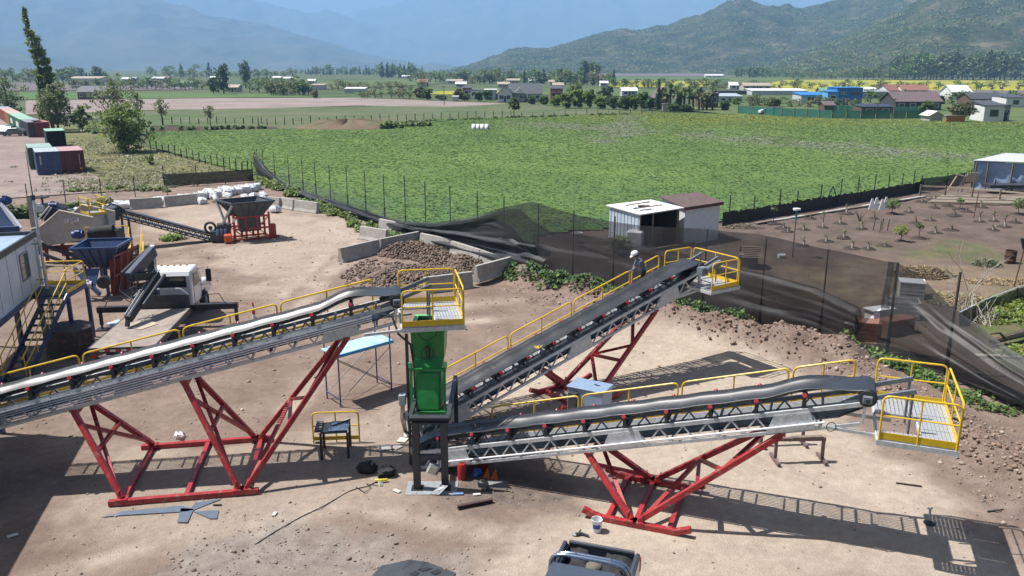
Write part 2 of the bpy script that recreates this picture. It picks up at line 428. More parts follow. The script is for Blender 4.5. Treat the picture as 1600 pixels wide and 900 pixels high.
yard_m = ground_mat('yard_dirt', ((0.185, 0.132, 0.105), (0.262, 0.197, 0.158), 0.45),
    [('pale', (0.45, 0.375, 0.30), (0.37, 0.30, 0.238), 0.4), ('rub', (0.165, 0.115, 0.092), (0.25, 0.19, 0.158), 1.1),
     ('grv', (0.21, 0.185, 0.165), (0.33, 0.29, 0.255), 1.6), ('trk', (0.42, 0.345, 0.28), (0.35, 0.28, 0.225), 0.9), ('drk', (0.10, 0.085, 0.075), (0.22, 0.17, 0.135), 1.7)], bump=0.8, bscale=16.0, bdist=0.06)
yard, used = grid_obj('yard_ground', X, Y, Zy, yard_m)
structure(yard)
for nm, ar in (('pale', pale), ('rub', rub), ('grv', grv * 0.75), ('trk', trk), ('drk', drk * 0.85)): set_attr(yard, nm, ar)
_ys = np.array(ys)
def yard_z(x, y):
    i = int(np.clip(np.searchsorted(xs, x), 0, len(xs) - 1)); j = int(np.clip(np.searchsorted(_ys, y), 0, len(_ys) - 1))
    return float(Zy[j, i])

# ---- loose stones of the yard
def stones(name, pts, rad, m, kind='stuff', parent=None, label=None, cat=None, flat=0.7):
    t = (1 + 5 ** 0.5) / 2
    I = np.array([(-1, t, 0), (1, t, 0), (-1, -t, 0), (1, -t, 0), (0, -1, t), (0, 1, t), (0, -1, -t), (0, 1, -t), (t, 0, -1), (t, 0, 1), (-t, 0, -1), (-t, 0, 1)]) / 1.9
    T = np.array([(0, 11, 5), (0, 5, 1), (0, 1, 7), (0, 7, 10), (0, 10, 11), (1, 5, 9), (5, 11, 4), (11, 10, 2), (10, 7, 6), (7, 1, 8), (3, 9, 4), (3, 4, 2), (3, 2, 6), (3, 6, 8), (3, 8, 9), (4, 9, 5), (2, 4, 11), (6, 2, 10), (8, 6, 7), (9, 8, 1)])
    n = len(pts); a = rng.random(n) * math.tau
    V = I[None] * (1 + 0.22 * rng.standard_normal((n, 12, 1))) * np.stack([1 + 0.4 * rng.random(n), 0.75 + 0.4 * rng.random(n), flat + 0.25 * rng.random(n)], -1)[:, None, :]
    b = (rng.random(n) - 0.5) * 0.9
    x = V[..., 0] * np.cos(b)[:, None] - V[..., 2] * np.sin(b)[:, None]; z = V[..., 0] * np.sin(b)[:, None] + V[..., 2] * np.cos(b)[:, None]; y = V[..., 1]
    V = np.stack([x * np.cos(a)[:, None] - y * np.sin(a)[:, None], x * np.sin(a)[:, None] + y * np.cos(a)[:, None], z], -1) * np.asarray(rad)[:, None, None]
    V = V + np.asarray(pts)[:, None, :]
    F = (T[None] + (np.arange(n) * 12)[:, None, None]).reshape(-1, 3)
    o = np_obj(name, V, F, m, parent); o['kind'] = kind
    if label: o['label'] = label
    if cat: o['category'] = cat
    return o
stone_m = mat('loose_stone', (0.33, 0.27, 0.22), 0.9, col2=(0.20, 0.15, 0.12), scale=1.5, island=0.4, world_pos=True)
cobble_m = mat('river_cobble', (0.19, 0.135, 0.10), 0.8, col2=(0.115, 0.082, 0.062), scale=1.2, island=0.35, world_pos=True)
pts = []; rad = []
dens = (0.16 + 0.30 * rub + 0.7 * grv + 0.1 * trk + 0.3 * drk - 0.11 * pale) * (inside > 0.2)
_ix = rng.integers(0, X.shape[1], 260000); _iy = rng.integers(0, int((_ys < 62).sum()), 260000)
pr = dens[_iy, _ix]; ok = rng.random(260000) < pr * 0.35
for i, j in zip(_iy[ok], _ix[ok]):
    r = 0.008 + 0.026 * rng.random() ** 3 + (0.045 * rng.random() if rng.random() < 0.035 else 0) + (0.04 * rng.random() ** 3 if rub[i, j] > 0.5 else 0)
    r *= 0.7 + Y[i, j] / 50
    pts.append((X[i, j] + 0.06 * rng.standard_normal(), Y[i, j] + 0.06 * rng.standard_normal(), Zy[i, j] + r * 0.25)); rad.append(r)
stones('gravel', pts, rad, stone_m, label='loose stones and gravel strewn over the dirt yard', cat='gravel')
# clods on the earth banks
pts = []; rad = []
for L_, n in ((BERM, 1500), (BERM2, 1300)):
    for k in range(n):
        i = rng.integers(0, len(L_) - 1); t = rng.random(); p = L_[i].lerp(L_[i + 1], t)
        x = p.x + 0.7 * rng.standard_normal(); y = p.y + 0.7 * rng.standard_normal(); r = 0.015 + 0.075 * rng.random() ** 4
        pts.append((x, y, yard_z(x, y) + r * 0.2)); rad.append(r)
clod_m = mat('earth_clod', (0.27, 0.185, 0.14), 0.95, col2=(0.17, 0.115, 0.085), scale=2, island=0.25, world_pos=True)
stones('rubble', pts, rad, clod_m, label='clods and stones on the earth bank below the net', cat='rubble')

# ---- gravel lot with the containers, dry verge, crop field, garden
lot_m = ground_mat('lot_gravel', ((0.22, 0.17, 0.155), (0.285, 0.225, 0.20), 0.12), [], bump=0.5, bscale=3)
sheet('gravel_lot', px_poly([(-260, 330), (150, 301), (168, 288), (128, 262), (100, 225), (60, 186), (-10, 168), (-260, 150)]), 0.075, lot_m)
verge_m = ground_mat('verge_dry_grass', ((0.20, 0.175, 0.085), (0.12, 0.14, 0.055), 0.12), [], bump=0.9, bscale=2.2, bdist=0.2)
sheet('grass_verge', px_poly([(100, 226), (62, 186), (110, 196), (170, 212), (236, 233), (330, 258), (404, 276), (256, 294), (150, 302), (168, 288), (128, 262)]), 0.085, verge_m)
FIELD = px_poly([(402, 276), (330, 257), (236, 232), (226, 207), (430, 203), (470, 203), (660, 188), (800, 183), (1000, 176), (1130, 178), (1300, 186), (1640, 193), (1800, 225), (1515, 272), (1440, 297), (1120, 349), (950, 360), (842, 369), (832, 436), (735, 402), (640, 371), (560, 337), (480, 306)])
xg = np.arange(-75, 190, 0.9); yg = np.arange(46, 232, 0.9); X2, Y2 = np.meshgrid(xg, yg)
sdF = poly_sd(X2, Y2, FIELD)
Zf = 0.10 + (fbm(X2 * 0.35, Y2 * 0.35, 4) - 0.5) * 0.09 + (fbm(X2 * 0.03, Y2 * 0.03, 2) - 0.5) * 0.3
crop_m = ground_mat('crop_soil', ((0.095, 0.155, 0.042), (0.135, 0.20, 0.052), 0.06), [('yel', (0.24, 0.22, 0.03), (0.11, 0.16, 0.04), 0.35), ('dry', (0.16, 0.165, 0.10), (0.11, 0.13, 0.07), 0.3), ('dark', (0.065, 0.135, 0.045), (0.085, 0.16, 0.055), 0.2)], bump=0.6, bscale=7, bdist=0.1)
crop, used = grid_obj('crop_field', X2, Y2, Zf, crop_m, keep=sdF > -0.4)
structure(crop)
def dry_mask(x, y):
    d1 = line_d(x, y, px_poly([(850, 195), (930, 203), (1100, 212), (1300, 228), (1430, 240)])); d2 = line_d(x, y, px_poly([(990, 180), (975, 195), (955, 208), (940, 222)]))
    q = np.exp(-(d1 / (4 + 8 * fbm(x * 0.1, y * 0.1, 2))) ** 2) + np.exp(-(d2 / 3.0) ** 2)
    return np.clip(q, 0, 1) * sstep(0.32, 0.55, fbm(x * 0.25 + 3, y * 0.25, 4))
def yel_mask(x, y):
    return sstep(150, 205, y) * sstep(-10, 40, x) * (0.35 + 0.65 * sstep(0.42, 0.62, fbm(x * 0.11, y * 0.3, 4))) * 0.8
def dark_mask(x, y): return sstep(100, 62, y - 0.15 * x) * (0.35 + 0.65 * sstep(0.4, 0.6, fbm(x * 0.16, y * 0.16, 3)))
for nm, f in (('dry', dry_mask), ('yel', yel_mask), ('dark', dark_mask)): set_attr(crop, nm, f(X2, Y2).ravel()[used] * 0.85)
# blades of the crop
N_ = 330000
xx = rng.random(N_) * 250 - 70; q = rng.random(N_); yy = 46 + 180 * q ** 1.7
ins = poly_sd(xx, yy, FIELD); k = ins > 0.15; xx = xx[k]; yy = yy[k]
k = np.abs(xx / yy) < 0.72; xx = xx[k]; yy = yy[k]; n = len(xx)
zz = 0.10 + (fbm(xx * 0.35, yy * 0.35, 4) - 0.5) * 0.09 + (fbm(xx * 0.03, yy * 0.03, 2) - 0.5) * 0.3
sz = (0.06 + 0.09 * rng.random(n)) * (0.7 + yy / 200) * (0.75 + 0.5 * fbm(xx * 0.2, yy * 0.2, 3)); a = rng.random(n) * math.tau
V = np.zeros((n, 2, 4, 3), np.float32)
for j in range(2):
    aa = a + j * 1.7; dx = np.cos(aa) * sz; dy = np.sin(aa) * sz; lean = 0.8 * sz
    lx = lean * rng.standard_normal(n); ly = lean * rng.standard_normal(n)
    V[:, j, 0] = np.stack([xx - dx, yy - dy, zz - 0.04], -1); V[:, j, 1] = np.stack([xx + dx, yy + dy, zz - 0.04], -1)
    V[:, j, 2] = np.stack([xx + dx * 0.7 + lx, yy + dy * 0.7 + ly, zz + sz * 0.36], -1); V[:, j, 3] = np.stack([xx - dx * 0.9 + lx, yy - dy * 0.9 + ly, zz + sz * 0.2], -1)
leafm = [mat('crop_leaf', (0.135, 0.215, 0.062), 0.6, var=0, island=0.12, transl=0.35), mat('crop_leaf_bluish', (0.10, 0.165, 0.062), 0.6, var=0, island=0.12, transl=0.3),
         mat('crop_leaf_yellow', (0.30, 0.27, 0.03), 0.6, var=0, island=0.3, transl=0.25), mat('crop_leaf_dry', (0.25, 0.26, 0.19), 0.7, var=0, island=0.3, transl=0.2)]
rr = rng.random(n); mi = np.where(rr < 0.75 * dark_mask(xx, yy) + 0.12, 1, 0)
mi = np.where(rng.random(n) < 0.7 * yel_mask(xx, yy) + 0.004, 2, mi); mi = np.where(rng.random(n) < 0.75 * dry_mask(xx, yy), 3, mi)
o = np_obj('grass', V, np.arange(n * 8).reshape(-1, 4), None, mats=leafm, mi=np.repeat(mi, 2))
tag(o, 'dense green crop covering the big field behind the net', 'crop', kind='stuff')

GARDEN = px_poly([(832, 436), (842, 369), (950, 360), (1120, 349), (1440, 297), (1515, 273), (1660, 236), (1900, 300), (1900, 500), (1760, 735), (1600, 641), (1480, 590), (1366, 553), (1265, 532), (1170, 514), (1060, 487), (942, 463)])
xg = np.arange(0, 75, 0.35); yg = np.arange(22, 92, 0.35); X3, Y3 = np.meshgrid(xg, yg)
Zg = 0.05 + (fbm(X3 * 0.5, Y3 * 0.5, 4) - 0.5) * 0.16 + (fbm(X3 * 2.5, Y3 * 2.5, 2) - 0.5) * 0.07
GRN = px_poly([(1500, 520), (1560, 490), (1620, 460), (1700, 520), (1700, 640), (1600, 600), (1540, 550)])
GR2 = px_poly([(1400, 392), (1500, 385), (1560, 395), (1540, 415), (1440, 405)])
STR = px_poly([(1380, 410), (1480, 400), (1600, 430), (1600, 460), (1480, 480), (1380, 470), (1250, 460), (1200, 430)])
w = fbm(X3 * 0.4, Y3 * 0.4, 3) - 0.5
garden_m = ground_mat('garden_soil', ((0.105, 0.078, 0.066), (0.155, 0.115, 0.095), 0.35), [('straw', (0.25, 0.195, 0.125), (0.16, 0.115, 0.085), 0.7), ('grn', (0.08, 0.12, 0.035), (0.15, 0.125, 0.07), 0.8)], bump=0.8, bscale=4, bdist=0.1)
gar, used = grid_obj('garden_soil', X3, Y3, Zg, garden_m, keep=poly_sd(X3, Y3, GARDEN) > -0.25)
structure(gar)
set_attr(gar, 'straw', (sstep(-1.5, 1.5, poly_sd(X3, Y3, STR) + w * 9) * 0.8).ravel()[used])
set_attr(gar, 'grn', np.maximum(sstep(-1, 1, poly_sd(X3, Y3, GRN) + w * 5), 0.7 * sstep(-1, 1, poly_sd(X3, Y3, GR2) + w * 7)).ravel()[used])

# ---- fields beyond
def flat_m(name, a, b, sc, bump=0.4): return ground_mat(name, (a, b, sc), [], bump=bump, bscale=0.6, bdist=0.3)
FM = dict(stubble=flat_m('stubble_field', (0.30, 0.235, 0.225), (0.22, 0.185, 0.155), 0.05), green=flat_m('green_field', (0.07, 0.14, 0.04), (0.11, 0.155, 0.06), 0.05),
          meadow=flat_m('meadow', (0.075, 0.115, 0.042), (0.135, 0.135, 0.085), 0.05), yellow=flat_m('mustard_field', (0.42, 0.37, 0.03), (0.16, 0.19, 0.05), 0.03),
          mauve=flat_m('bare_orchard', (0.17, 0.14, 0.15), (0.13, 0.12, 0.11), 0.02), light=flat_m('pale_green_field', (0.12, 0.15, 0.06), (0.07, 0.11, 0.04), 0.03),
          plough=flat_m('ploughed_strip', (0.055, 0.042, 0.035), (0.09, 0.07, 0.05), 0.3))
for k, (nm, m, P) in enumerate([
    ('field', 'meadow', [(60, 176), (300, 170), (560, 165), (800, 161), (1005, 172), (1000, 177), (800, 184), (660, 189), (470, 204), (226, 208), (110, 195)]),
    ('field', 'stubble', [(40, 156), (340, 152.5), (560, 152), (792, 161), (700, 166), (560, 164), (420, 168), (230, 171), (40, 178)]),
    ('field', 'green', [(-40, 144), (330, 144.5), (560, 150), (340, 152), (-40, 155.5)]),
    ('field', 'plough', [(236, 196), (430, 196.5), (438, 201.5), (232, 206.5)]),
    ('field', 'yellow', [(1148, 124), (1640, 126), (1740, 141), (1420, 141), (1250, 143.5), (1180, 134)]),
    ('field', 'yellow', [(955, 125), (1120, 126), (1110, 135), (950, 136)]),
    ('field', 'mauve', [(840, 109.5), (1180, 110.5), (1180, 119), (850, 118)]),
    ('field', 'light', [(1140, 120), (1250, 121), (1190, 131), (1140, 130)]),
    ('field', 'light', [(760, 136), (930, 138), (1100, 139), (1140, 147), (980, 150), (760, 146)]),
    ('field', 'yellow', [(680, 139), (780, 141), (800, 147), (640, 147)]),
    ('field', 'light', [(540, 140), (760, 136), (760, 139), (560, 148)]),
    ('field', 'mauve', [(-60, 128), (300, 130), (300, 140), (-60, 142)]),
    ('field', 'mauve', [(1420, 141), (1740, 141), (1760, 156), (1480, 150)]),
    ('field', 'light', [(1140, 147), (1760, 156), (1800, 190), (1640, 192), (1300, 185), (1130, 177), (1050, 170)]),
    ('field', 'light', [(400, 128), (660, 124), (700, 130), (560, 138), (420, 140)]),
    ('field', 'light', [(820, 119), (1140, 120), (1140, 124), (830, 127)])]):
    o = sheet(nm, px_poly(P), -0.20 + 0.012 * k, FM[m])

# ---- hills and mountains
def hills(name, prof, d0, d1, base_py, m, rough, nb=220, nd=60, back=0.55, seed=0.0, gul=1.0):
    px = np.linspace(prof[0][0], prof[-1][0], nb); py = np.maximum(-14, np.interp(px, [p[0] for p in prof], [p[1] for p in prof]))
    az = (px - 800) / FPX
    ridge = np.array([GY(a, b, 1.0).z - CAM_H for a, b in zip(px, py)])    # height per metre of y
    base = np.interp(px, [p[0] for p in base_py], [p[1] for p in base_py]) if isinstance(base_py, list) else np.full(nb, base_py)
    t = np.linspace(0, 1 + back, nd)
    T, AZ = np.meshgrid(t, az, indexing='ij')
    RDG = np.broadcast_to(ridge, T.shape); D0 = np.broadcast_to(base, T.shape)
    y = D0 + (d1 - D0) * T
    k = np.array([GY(a, 300, 1.0).x for a in px]); x = y * np.broadcast_to(k, T.shape) * (FPX / FPX)
    u = x / (d1 - d0); v = y / (d1 - d0)
    up = np.where(T <= 1, np.sin(np.clip(T, 0, 1) * math.pi / 2) ** 1.25 * 0.45 + 0.55 * np.clip(T, 0, 1) ** 1.3, np.cos(np.clip((T - 1) / back, 0, 1) * math.pi / 2))
    hgt = np.maximum(RDG * d1 + CAM_H, 0) * up
    g1 = fbm(u * 5 + seed, v * 1.6 + seed, 4) - 0.5; g2 = np.abs(fbm(u * 9 + seed + 3, v * 3 + seed, 3) - 0.5) * 2; g3 = fbm(u * 30 + seed, v * 22, 4) - 0.5
    env = np.clip(T * (1.06 - T) * 4, 0, 1) * (T < 1.05)
    hgt = hgt * (1 + gul * env * (0.35 * g1 - 0.30 * g2 + 0.15)) + rough * g3 * np.clip(T * 4, 0, 1)
    z = np.where(T <= 0, -3, hgt - 3 + 2.0)
    o, _ = grid_obj(name, x, y, z, m)
    return structure(o), (x, y, z)
def hill_mat(name, cols, sc):
    m = bpy.data.materials.new(name); m.use_nodes = True; nt = m.node_tree; N = nt.nodes; L = nt.links
    b = N['Principled BSDF']; _set(b.inputs['Roughness'], 1.0); _set(b.inputs['Specular IOR Level'], 0.0)
    g = N.new('ShaderNodeNewGeometry')
    n = N.new('ShaderNodeTexNoise'); L.new(g.outputs['Position'], n.inputs['Vector']); _set(n.inputs['Scale'], sc); _set(n.inputs['Detail'], 10); _set(n.inputs['Roughness'], 0.7)
    rp = N.new('ShaderNodeValToRGB'); L.new(n.outputs['Fac'], rp.inputs[0])
    e = rp.color_ramp.elements
    e[0].position = 0.36; e[0].color = cols[0] + (1,); e[1].position = 0.68; e[1].color = cols[-1] + (1,)
    for i, c in enumerate(cols[1:-1]):
        q = e.new(0.36 + 0.32 * (i + 1) / (len(cols) - 1)); q.color = c + (1,)
    L.new(rp.outputs[0], b.inputs['Base Color'])
    n2 = N.new('ShaderNodeTexNoise'); L.new(g.outputs['Position'], n2.inputs['Vector']); _set(n2.inputs['Scale'], sc * 6); _set(n2.inputs['Detail'], 6)
    bp = N.new('ShaderNodeBump'); _set(bp.inputs['Strength'], 1.0); _set(bp.inputs['Distance'], 6.0); L.new(n2.outputs['Fac'], bp.inputs['Height']); L.new(bp.outputs[0], b.inputs['Normal'])
    return m
scrub = hill_mat('scrub_hillside', [(0.018, 0.032, 0.018), (0.038, 0.048, 0.028), (0.07, 0.072, 0.042), (0.17, 0.14, 0.095)], 0.014)
dist_m = hill_mat('mountain_scrub', [(0.05, 0.06, 0.04), (0.08, 0.085, 0.055), (0.12, 0.11, 0.08)], 0.003)
hill_mid, MID = hills('hill', [(690, 113), (715, 108), (760, 92), (800, 77), (830, 76), (860, 75), (900, 62), (960, 47), (985, 49), (1000, 46), (1060, 30), (1100, 14), (1122, 3), (1150, 3), (1170, 9), (1200, 8), (1215, 11), (1240, 10), (1270, 2), (1290, -5), (1400, -50), (1700, -70), (1900, -40)], 1700, 2600, 1650, scrub, 16, nb=300, nd=80, seed=1.3)
hill_near, NEAR = hills('hill', [(1120, 112), (1160, 105), (1200, 96), (1250, 76), (1300, 55), (1340, 38), (1400, 0), (1450, -25), (1500, -50), (1700, -120), (2000, -120)], 900, 1750, [(1120, 1250), (1300, 1010), (1400, 960), (2000, 940)], scrub, 9, nb=300, nd=90, seed=5.1)
hills('mountain', [(-500, -40), (-200, 20), (0, 60), (50, 72), (100, 84), (165, 109), (200, 116)], 2900, 4500, 3000, dist_m, 35, nb=120, seed=2.2)
hills('mountain', [(560, 118), (600, 114), (640, 108), (665, 100), (682, 97), (700, 100), (730, 109), (800, 116)], 4200, 6000, 4600, dist_m, 16, nb=60, seed=8.2)
hills('mountain', [(-500, -110), (-300, -100), (0, -80), (200, -38), (275, 0), (330, 20), (400, 37), (450, 47), (500, 59), (560, 79), (610, 92), (650, 100), (690, 112), (760, 118)], 3900, 6300, 4200, dist_m, 75, nb=200, seed=3.7)
hills('mountain', [(100, -80), (300, -50), (370, -20), (430, 9), (450, 11), (475, 14), (500, 19), (525, 18), (555, 26), (600, 42), (700, 78), (800, 116)], 7300, 9200, 7500, dist_m, 55, nb=120, seed=6.4)
hills('mountain', [(420, 90), (480, 62), (530, 36), (555, 25), (572, 18), (600, 15), (640, 4), (670, -4), (740, -22), (800, -38), (900, -52), (1000, -58), (1150, -50), (1220, -40), (1400, -45), (1800, -60)], 7500, 10400, 7800, dist_m, 75, nb=200, seed=9.9)
# ================================================================== conveyors
CV = dict(A=(9.9, -9.8, 22.83, 3.66, .223), C=(-20.9, 3.73, 20.89, 2.48, .285), B=(33.6, 2.5, 28.92, 2.45, .282))
def frame(k):
    az, x0, y0, z0, sl = CV[k]; a = R(az); e = Vector((math.cos(a), math.sin(a), 0)); n = Vector((-e.y, e.x, 0))
    def W(s, t, h=0.0): return Vector((x0, y0, z0)) + e * s + n * t + Vector((0, 0, sl * s + h))
    def Wg(s, t, z): return Vector((x0, y0, z)) + e * s + n * t
    return W, Wg, e, n, sl
TD = 0.52      # truss depth
def conveyor(k, s0, s1, label, rails, belt_flat=None):
    W, Wg, e, n, sl = frame(k)
    root = thing('belt_conveyor', label, 'conveyor', Wg(s0 + 1, 0, 0), 'inclined belt conveyors')
    D = W(1, 0) - W(0, 0)
    # side trusses with their braces
    step = 0.62; N_ = int((s1 - s0 - 0.9) / step)
    for t, nm in ((-0.5, 'near'), (0.5, 'far')):
        m = MB(); m.beam(W(s0, t, 0), W(s1, t, 0), 0.07, 0.11); m.beam(W(s0 + 0.1, t, -TD), W(s1 - 0.1, t, -TD), 0.07, 0.09)
        m.beam(W(s0 + 0.04, t, 0), W(s0 + 0.14, t, -TD), 0.065, 0.09, n); m.beam(W(s1 - 0.04, t, -0.06), W(s1 - 0.04, t, -TD), 0.065, 0.1, n)
        tr = m.build('side_truss', galv, root)
        if t < 0: tr['label'] = 'near side truss in bright galvanised steel'
        mu = MB().beam(W(s0 + 0.45, t, -TD + 0.05), W(s0 + 0.45 + step / 2, t, -0.055), 0.04, 0.05, n).build('brace', galv, tr)
        md = MB().beam(W(s0 + 0.45 + step / 2, t, -0.055), W(s0 + 0.45 + step, t, -TD + 0.05), 0.04, 0.05, n).build('brace', galv, tr)
        for i in range(1, N_): share('brace', mu, tr, D * (step * i)); share('brace', md, tr, D * (step * i))
    # gusset plates with bolt heads where sections join
    for s in ((s0 + 1.4), (s0 + s1) / 2 + 0.3, s1 - 1.7):
        m = MB(); m.plate([W(s - 0.42, -0.545, -0.03), W(s + 0.42, -0.545, -0.03), W(s + 0.6, -0.545, -TD), W(s - 0.6, -0.545, -TD)], 0.012)
        for q in range(5):
            for h in (-0.08, -TD + 0.07): m.cyl(W(s - 0.34 + 0.17 * q, -0.55, h), W(s - 0.34 + 0.17 * q, -0.566, h), 0.014, 6)
        m.build('joint_plate', galv, root)
    # cross members
    for h in (-0.02, -TD):
        c0 = MB().beam(W(s0 + 0.45, -0.46, h), W(s0 + 0.45, 0.46, h), 0.06, 0.06).build('cross_member', galv_d, root)
        for i in range(1, N_ // 2 + 1): share('cross_member', c0, root, D * (2 * step * i))
    # troughed idlers
    si = s0 + 0.9; gap = 1.14; ni = int((s1 - 0.55 - si) / gap) + 1
    def idler(parent, s):
        m = MB(); m.beam(W(s, -0.5, 0.09), W(s, 0.5, 0.09), 0.09, 0.06)
        for sg in (-1, 1):
            m.beam(W(s, sg * 0.48, 0.06), W(s, sg * 0.53, 0.44), 0.07, 0.05, n); m.beam(W(s, sg * 0.2, 0.1), W(s, sg * 0.2, 0.25), 0.07, 0.03, n)
            m.beam(W(s + 0.07, sg * 0.46, 0.06), W(s - 0.02, sg * 0.52, 0.4), 0.03, 0.03, n)
        f = m.build('idler_frame', steel_dk, parent)
        MB().cyl(W(s, -0.19, 0.2), W(s, 0.19, 0.2), 0.056, 10).build('roller', steel_dk, f, True)
        for sg in (-1, 1):
            m = MB(); a, b = W(s, sg * 0.21, 0.205), W(s, sg * 0.6, 0.455); m.cyl(a, a.lerp(b, 0.78), 0.056, 10); m.cur = 1; k0 = len(m.f); m.cyl(a.lerp(b, 0.785), b, 0.058, 10); m.mi = [0] * k0 + [1] * (len(m.f) - k0); m.build('roller', [steel_dk, red_roll], f, True)
        return f
    f0 = idler(root, si)
    for i in range(1, ni):
        f = share('idler_frame', f0, root, D * (gap * i))
        for ch in f0.children: share('roller', ch, f)
    # return idlers under the truss
    r0 = MB().cyl(W(s0 + 1.8, -0.44, -0.36), W(s0 + 1.8, 0.44, -0.36), 0.05, 10).build('return_roller', red_roll, root, True)
    for i in range(1, int((s1 - s0) / 2.6)): share('return_roller', r0, root, D * (2.6 * i))
    # belt: troughed carrying side, wrapped head and tail drums, flat return side
    ss = np.linspace(s0 + 0.1, s1, 56); prof = [(-0.5, 0.475), (-0.36, 0.385), (-0.21, 0.29), (0.0, 0.275), (0.21, 0.29), (0.36, 0.385), (0.5, 0.475)]
    rows = []
    for s in ss:
        fl = max(float(sstep(s1 - 1.5, s1 - 0.35, np.float64(s))), float(sstep(s0 + 0.9, s0 + 0.1, np.float64(s))))
        sagp = 0.012 * math.sin((s - si) / gap * math.tau) - {'A': 0.2, 'C': 0.12, 'B': 0.02}[k] * math.sin(math.pi * min(1, max(0, (s - s1 + 2.6) / 2.6))) ** 2
        rows.append([W(s, t * (1 + 0.02 * fl), h * (1 - fl) + (0.36 if s > 0.5 * (s0 + s1) else 0.27) * fl - sagp) for t, h in prof])
    rh, rt = 0.22, 0.19
    ch = W(s1, 0, 0.36 - rh); ct = W(s0 + 0.1, 0, 0.27 - rt)
    for q in range(1, 9):
        a = math.pi * q / 8; rows.append([ch + n * t * 1.02 + e * (rh * math.sin(a)) + Vector((0, 0, rh * math.cos(a))) for t, h in prof])
    for s in np.linspace(s1 - 0.6, s0 + 0.6, 14): rows.append([W(s, t * 0.98, -0.29) for t, h in prof])
    for q in range(0, 8):
        a = math.pi * (1 - q / 8); rows.append([ct + n * t * 1.02 - e * (rt * math.sin(a)) + Vector((0, 0, rt * math.cos(a))) for t, h in prof])
    m = MB(); np_ = len(prof)
    fs = [(i * np_ + j, ((i + 1) % len(rows)) * np_ + j, ((i + 1) % len(rows)) * np_ + j + 1, i * np_ + j + 1) for i in range(len(rows)) for j in range(np_ - 1)]
    m.add([v for r in rows for v in r], fs)
    b = m.build('belt', rubber, root, True)
    so = b.modifiers.new('thickness', 'SOLIDIFY'); so.thickness = 0.016; so.offset = 0
    MB().cyl(ch - n * 0.56, ch + n * 0.56, rh - 0.015, 18).cyl(ch - n * 0.7, ch + n * 0.7, 0.05, 10).build('head_drum', steel_dk, root, True)
    MB().cyl(ct - n * 0.54, ct + n * 0.54, rt - 0.015, 18).cyl(ct - n * 0.66, ct + n * 0.66, 0.045, 10).build('tail_drum', galv_d, root, True)
    for sg in (-1, 1):
        MB().box(ch + n * (0.6 * sg), (0.22, 0.12, 0.18), R(CV[k][0])).build('bearing_block', gear_g, root, bevel=0.015)
        MB().beam(W(s1 - 0.5, sg * 0.45, 0.08), W(s1 + 1.05, sg * 0.45, 0.16 if k != 'A' else 0.34), 0.07, 0.11).beam(W(s1 + 0.98, sg * 0.45, 0.1), Wg(s1 + 0.98, sg * 0.45, W(s1, 0, -0.75).z), 0.05, 0.05).build('head_arm', gear_g, root)
    # walkway and its railing on the far side
    w0, w1 = rails[0], s1 - 0.1
    ns = max(1, round((w1 - w0) / 2.4)); ln = (w1 - w0) / ns
    def deck(a, b):
        m = MB()
        for q in range(9): m.beam(W(a + 0.02, 0.62 + 0.085 * q, -0.46), W(b - 0.02, 0.62 + 0.085 * q, -0.46), 0.032, 0.028)
        for q in range(4): m.beam(W(a + (b - a) * (q + 0.5) / 4, 0.6, -0.487), W(a + (b - a) * (q + 0.5) / 4, 1.33, -0.487), 0.05, 0.02)
        return m
    d0 = deck(w0, w0 + ln).build('walkway_panel', grate, root)
    for i in range(1, ns): share('walkway_panel', d0, root, D * (ln * i))
    wb0 = MB().beam(W(w0, 0.45, -0.5), W(w0, 1.36, -0.53), 0.05, 0.07).build('walkway_bracket', galv_d, root)
    for i in range(1, ns * 2 + 1): share('walkway_bracket', wb0, root, D * (ln / 2 * i))
    m = MB(); m.beam(W(w0, 1.36, -0.41), W(w1, 1.36, -0.41), 0.01, 0.08); m.build('toe_board', yellow, root)
    def rail(a, b):
        g = 0.06
        m = MB(); m.tube(rounded([W(a + g, 1.35, -0.45), W(a + g, 1.35, 0.55), W(b - g, 1.35, 0.55), W(b - g, 1.35, -0.45)], 0.17), 0.029, 7)
        m.tube([W(a + g, 1.35, 0.08), W(b - g, 1.35, 0.08)], 0.024, 6); m.tube([W((a + b) / 2, 1.35, -0.45), W((a + b) / 2, 1.35, 0.54)], 0.026, 6); return m
    first = None
    for a, b in zip(rails[:-1], rails[1:]):
        if first and abs((b - a) - first[1]) < 0.01: share('guard_rail', first[0], root, D * (a - first[2]))
        else:
            o = rail(a, b).build('guard_rail', yellow, root, True)
            if not first: first = (o, b - a, a)
    return root, W, Wg, e, n, sl

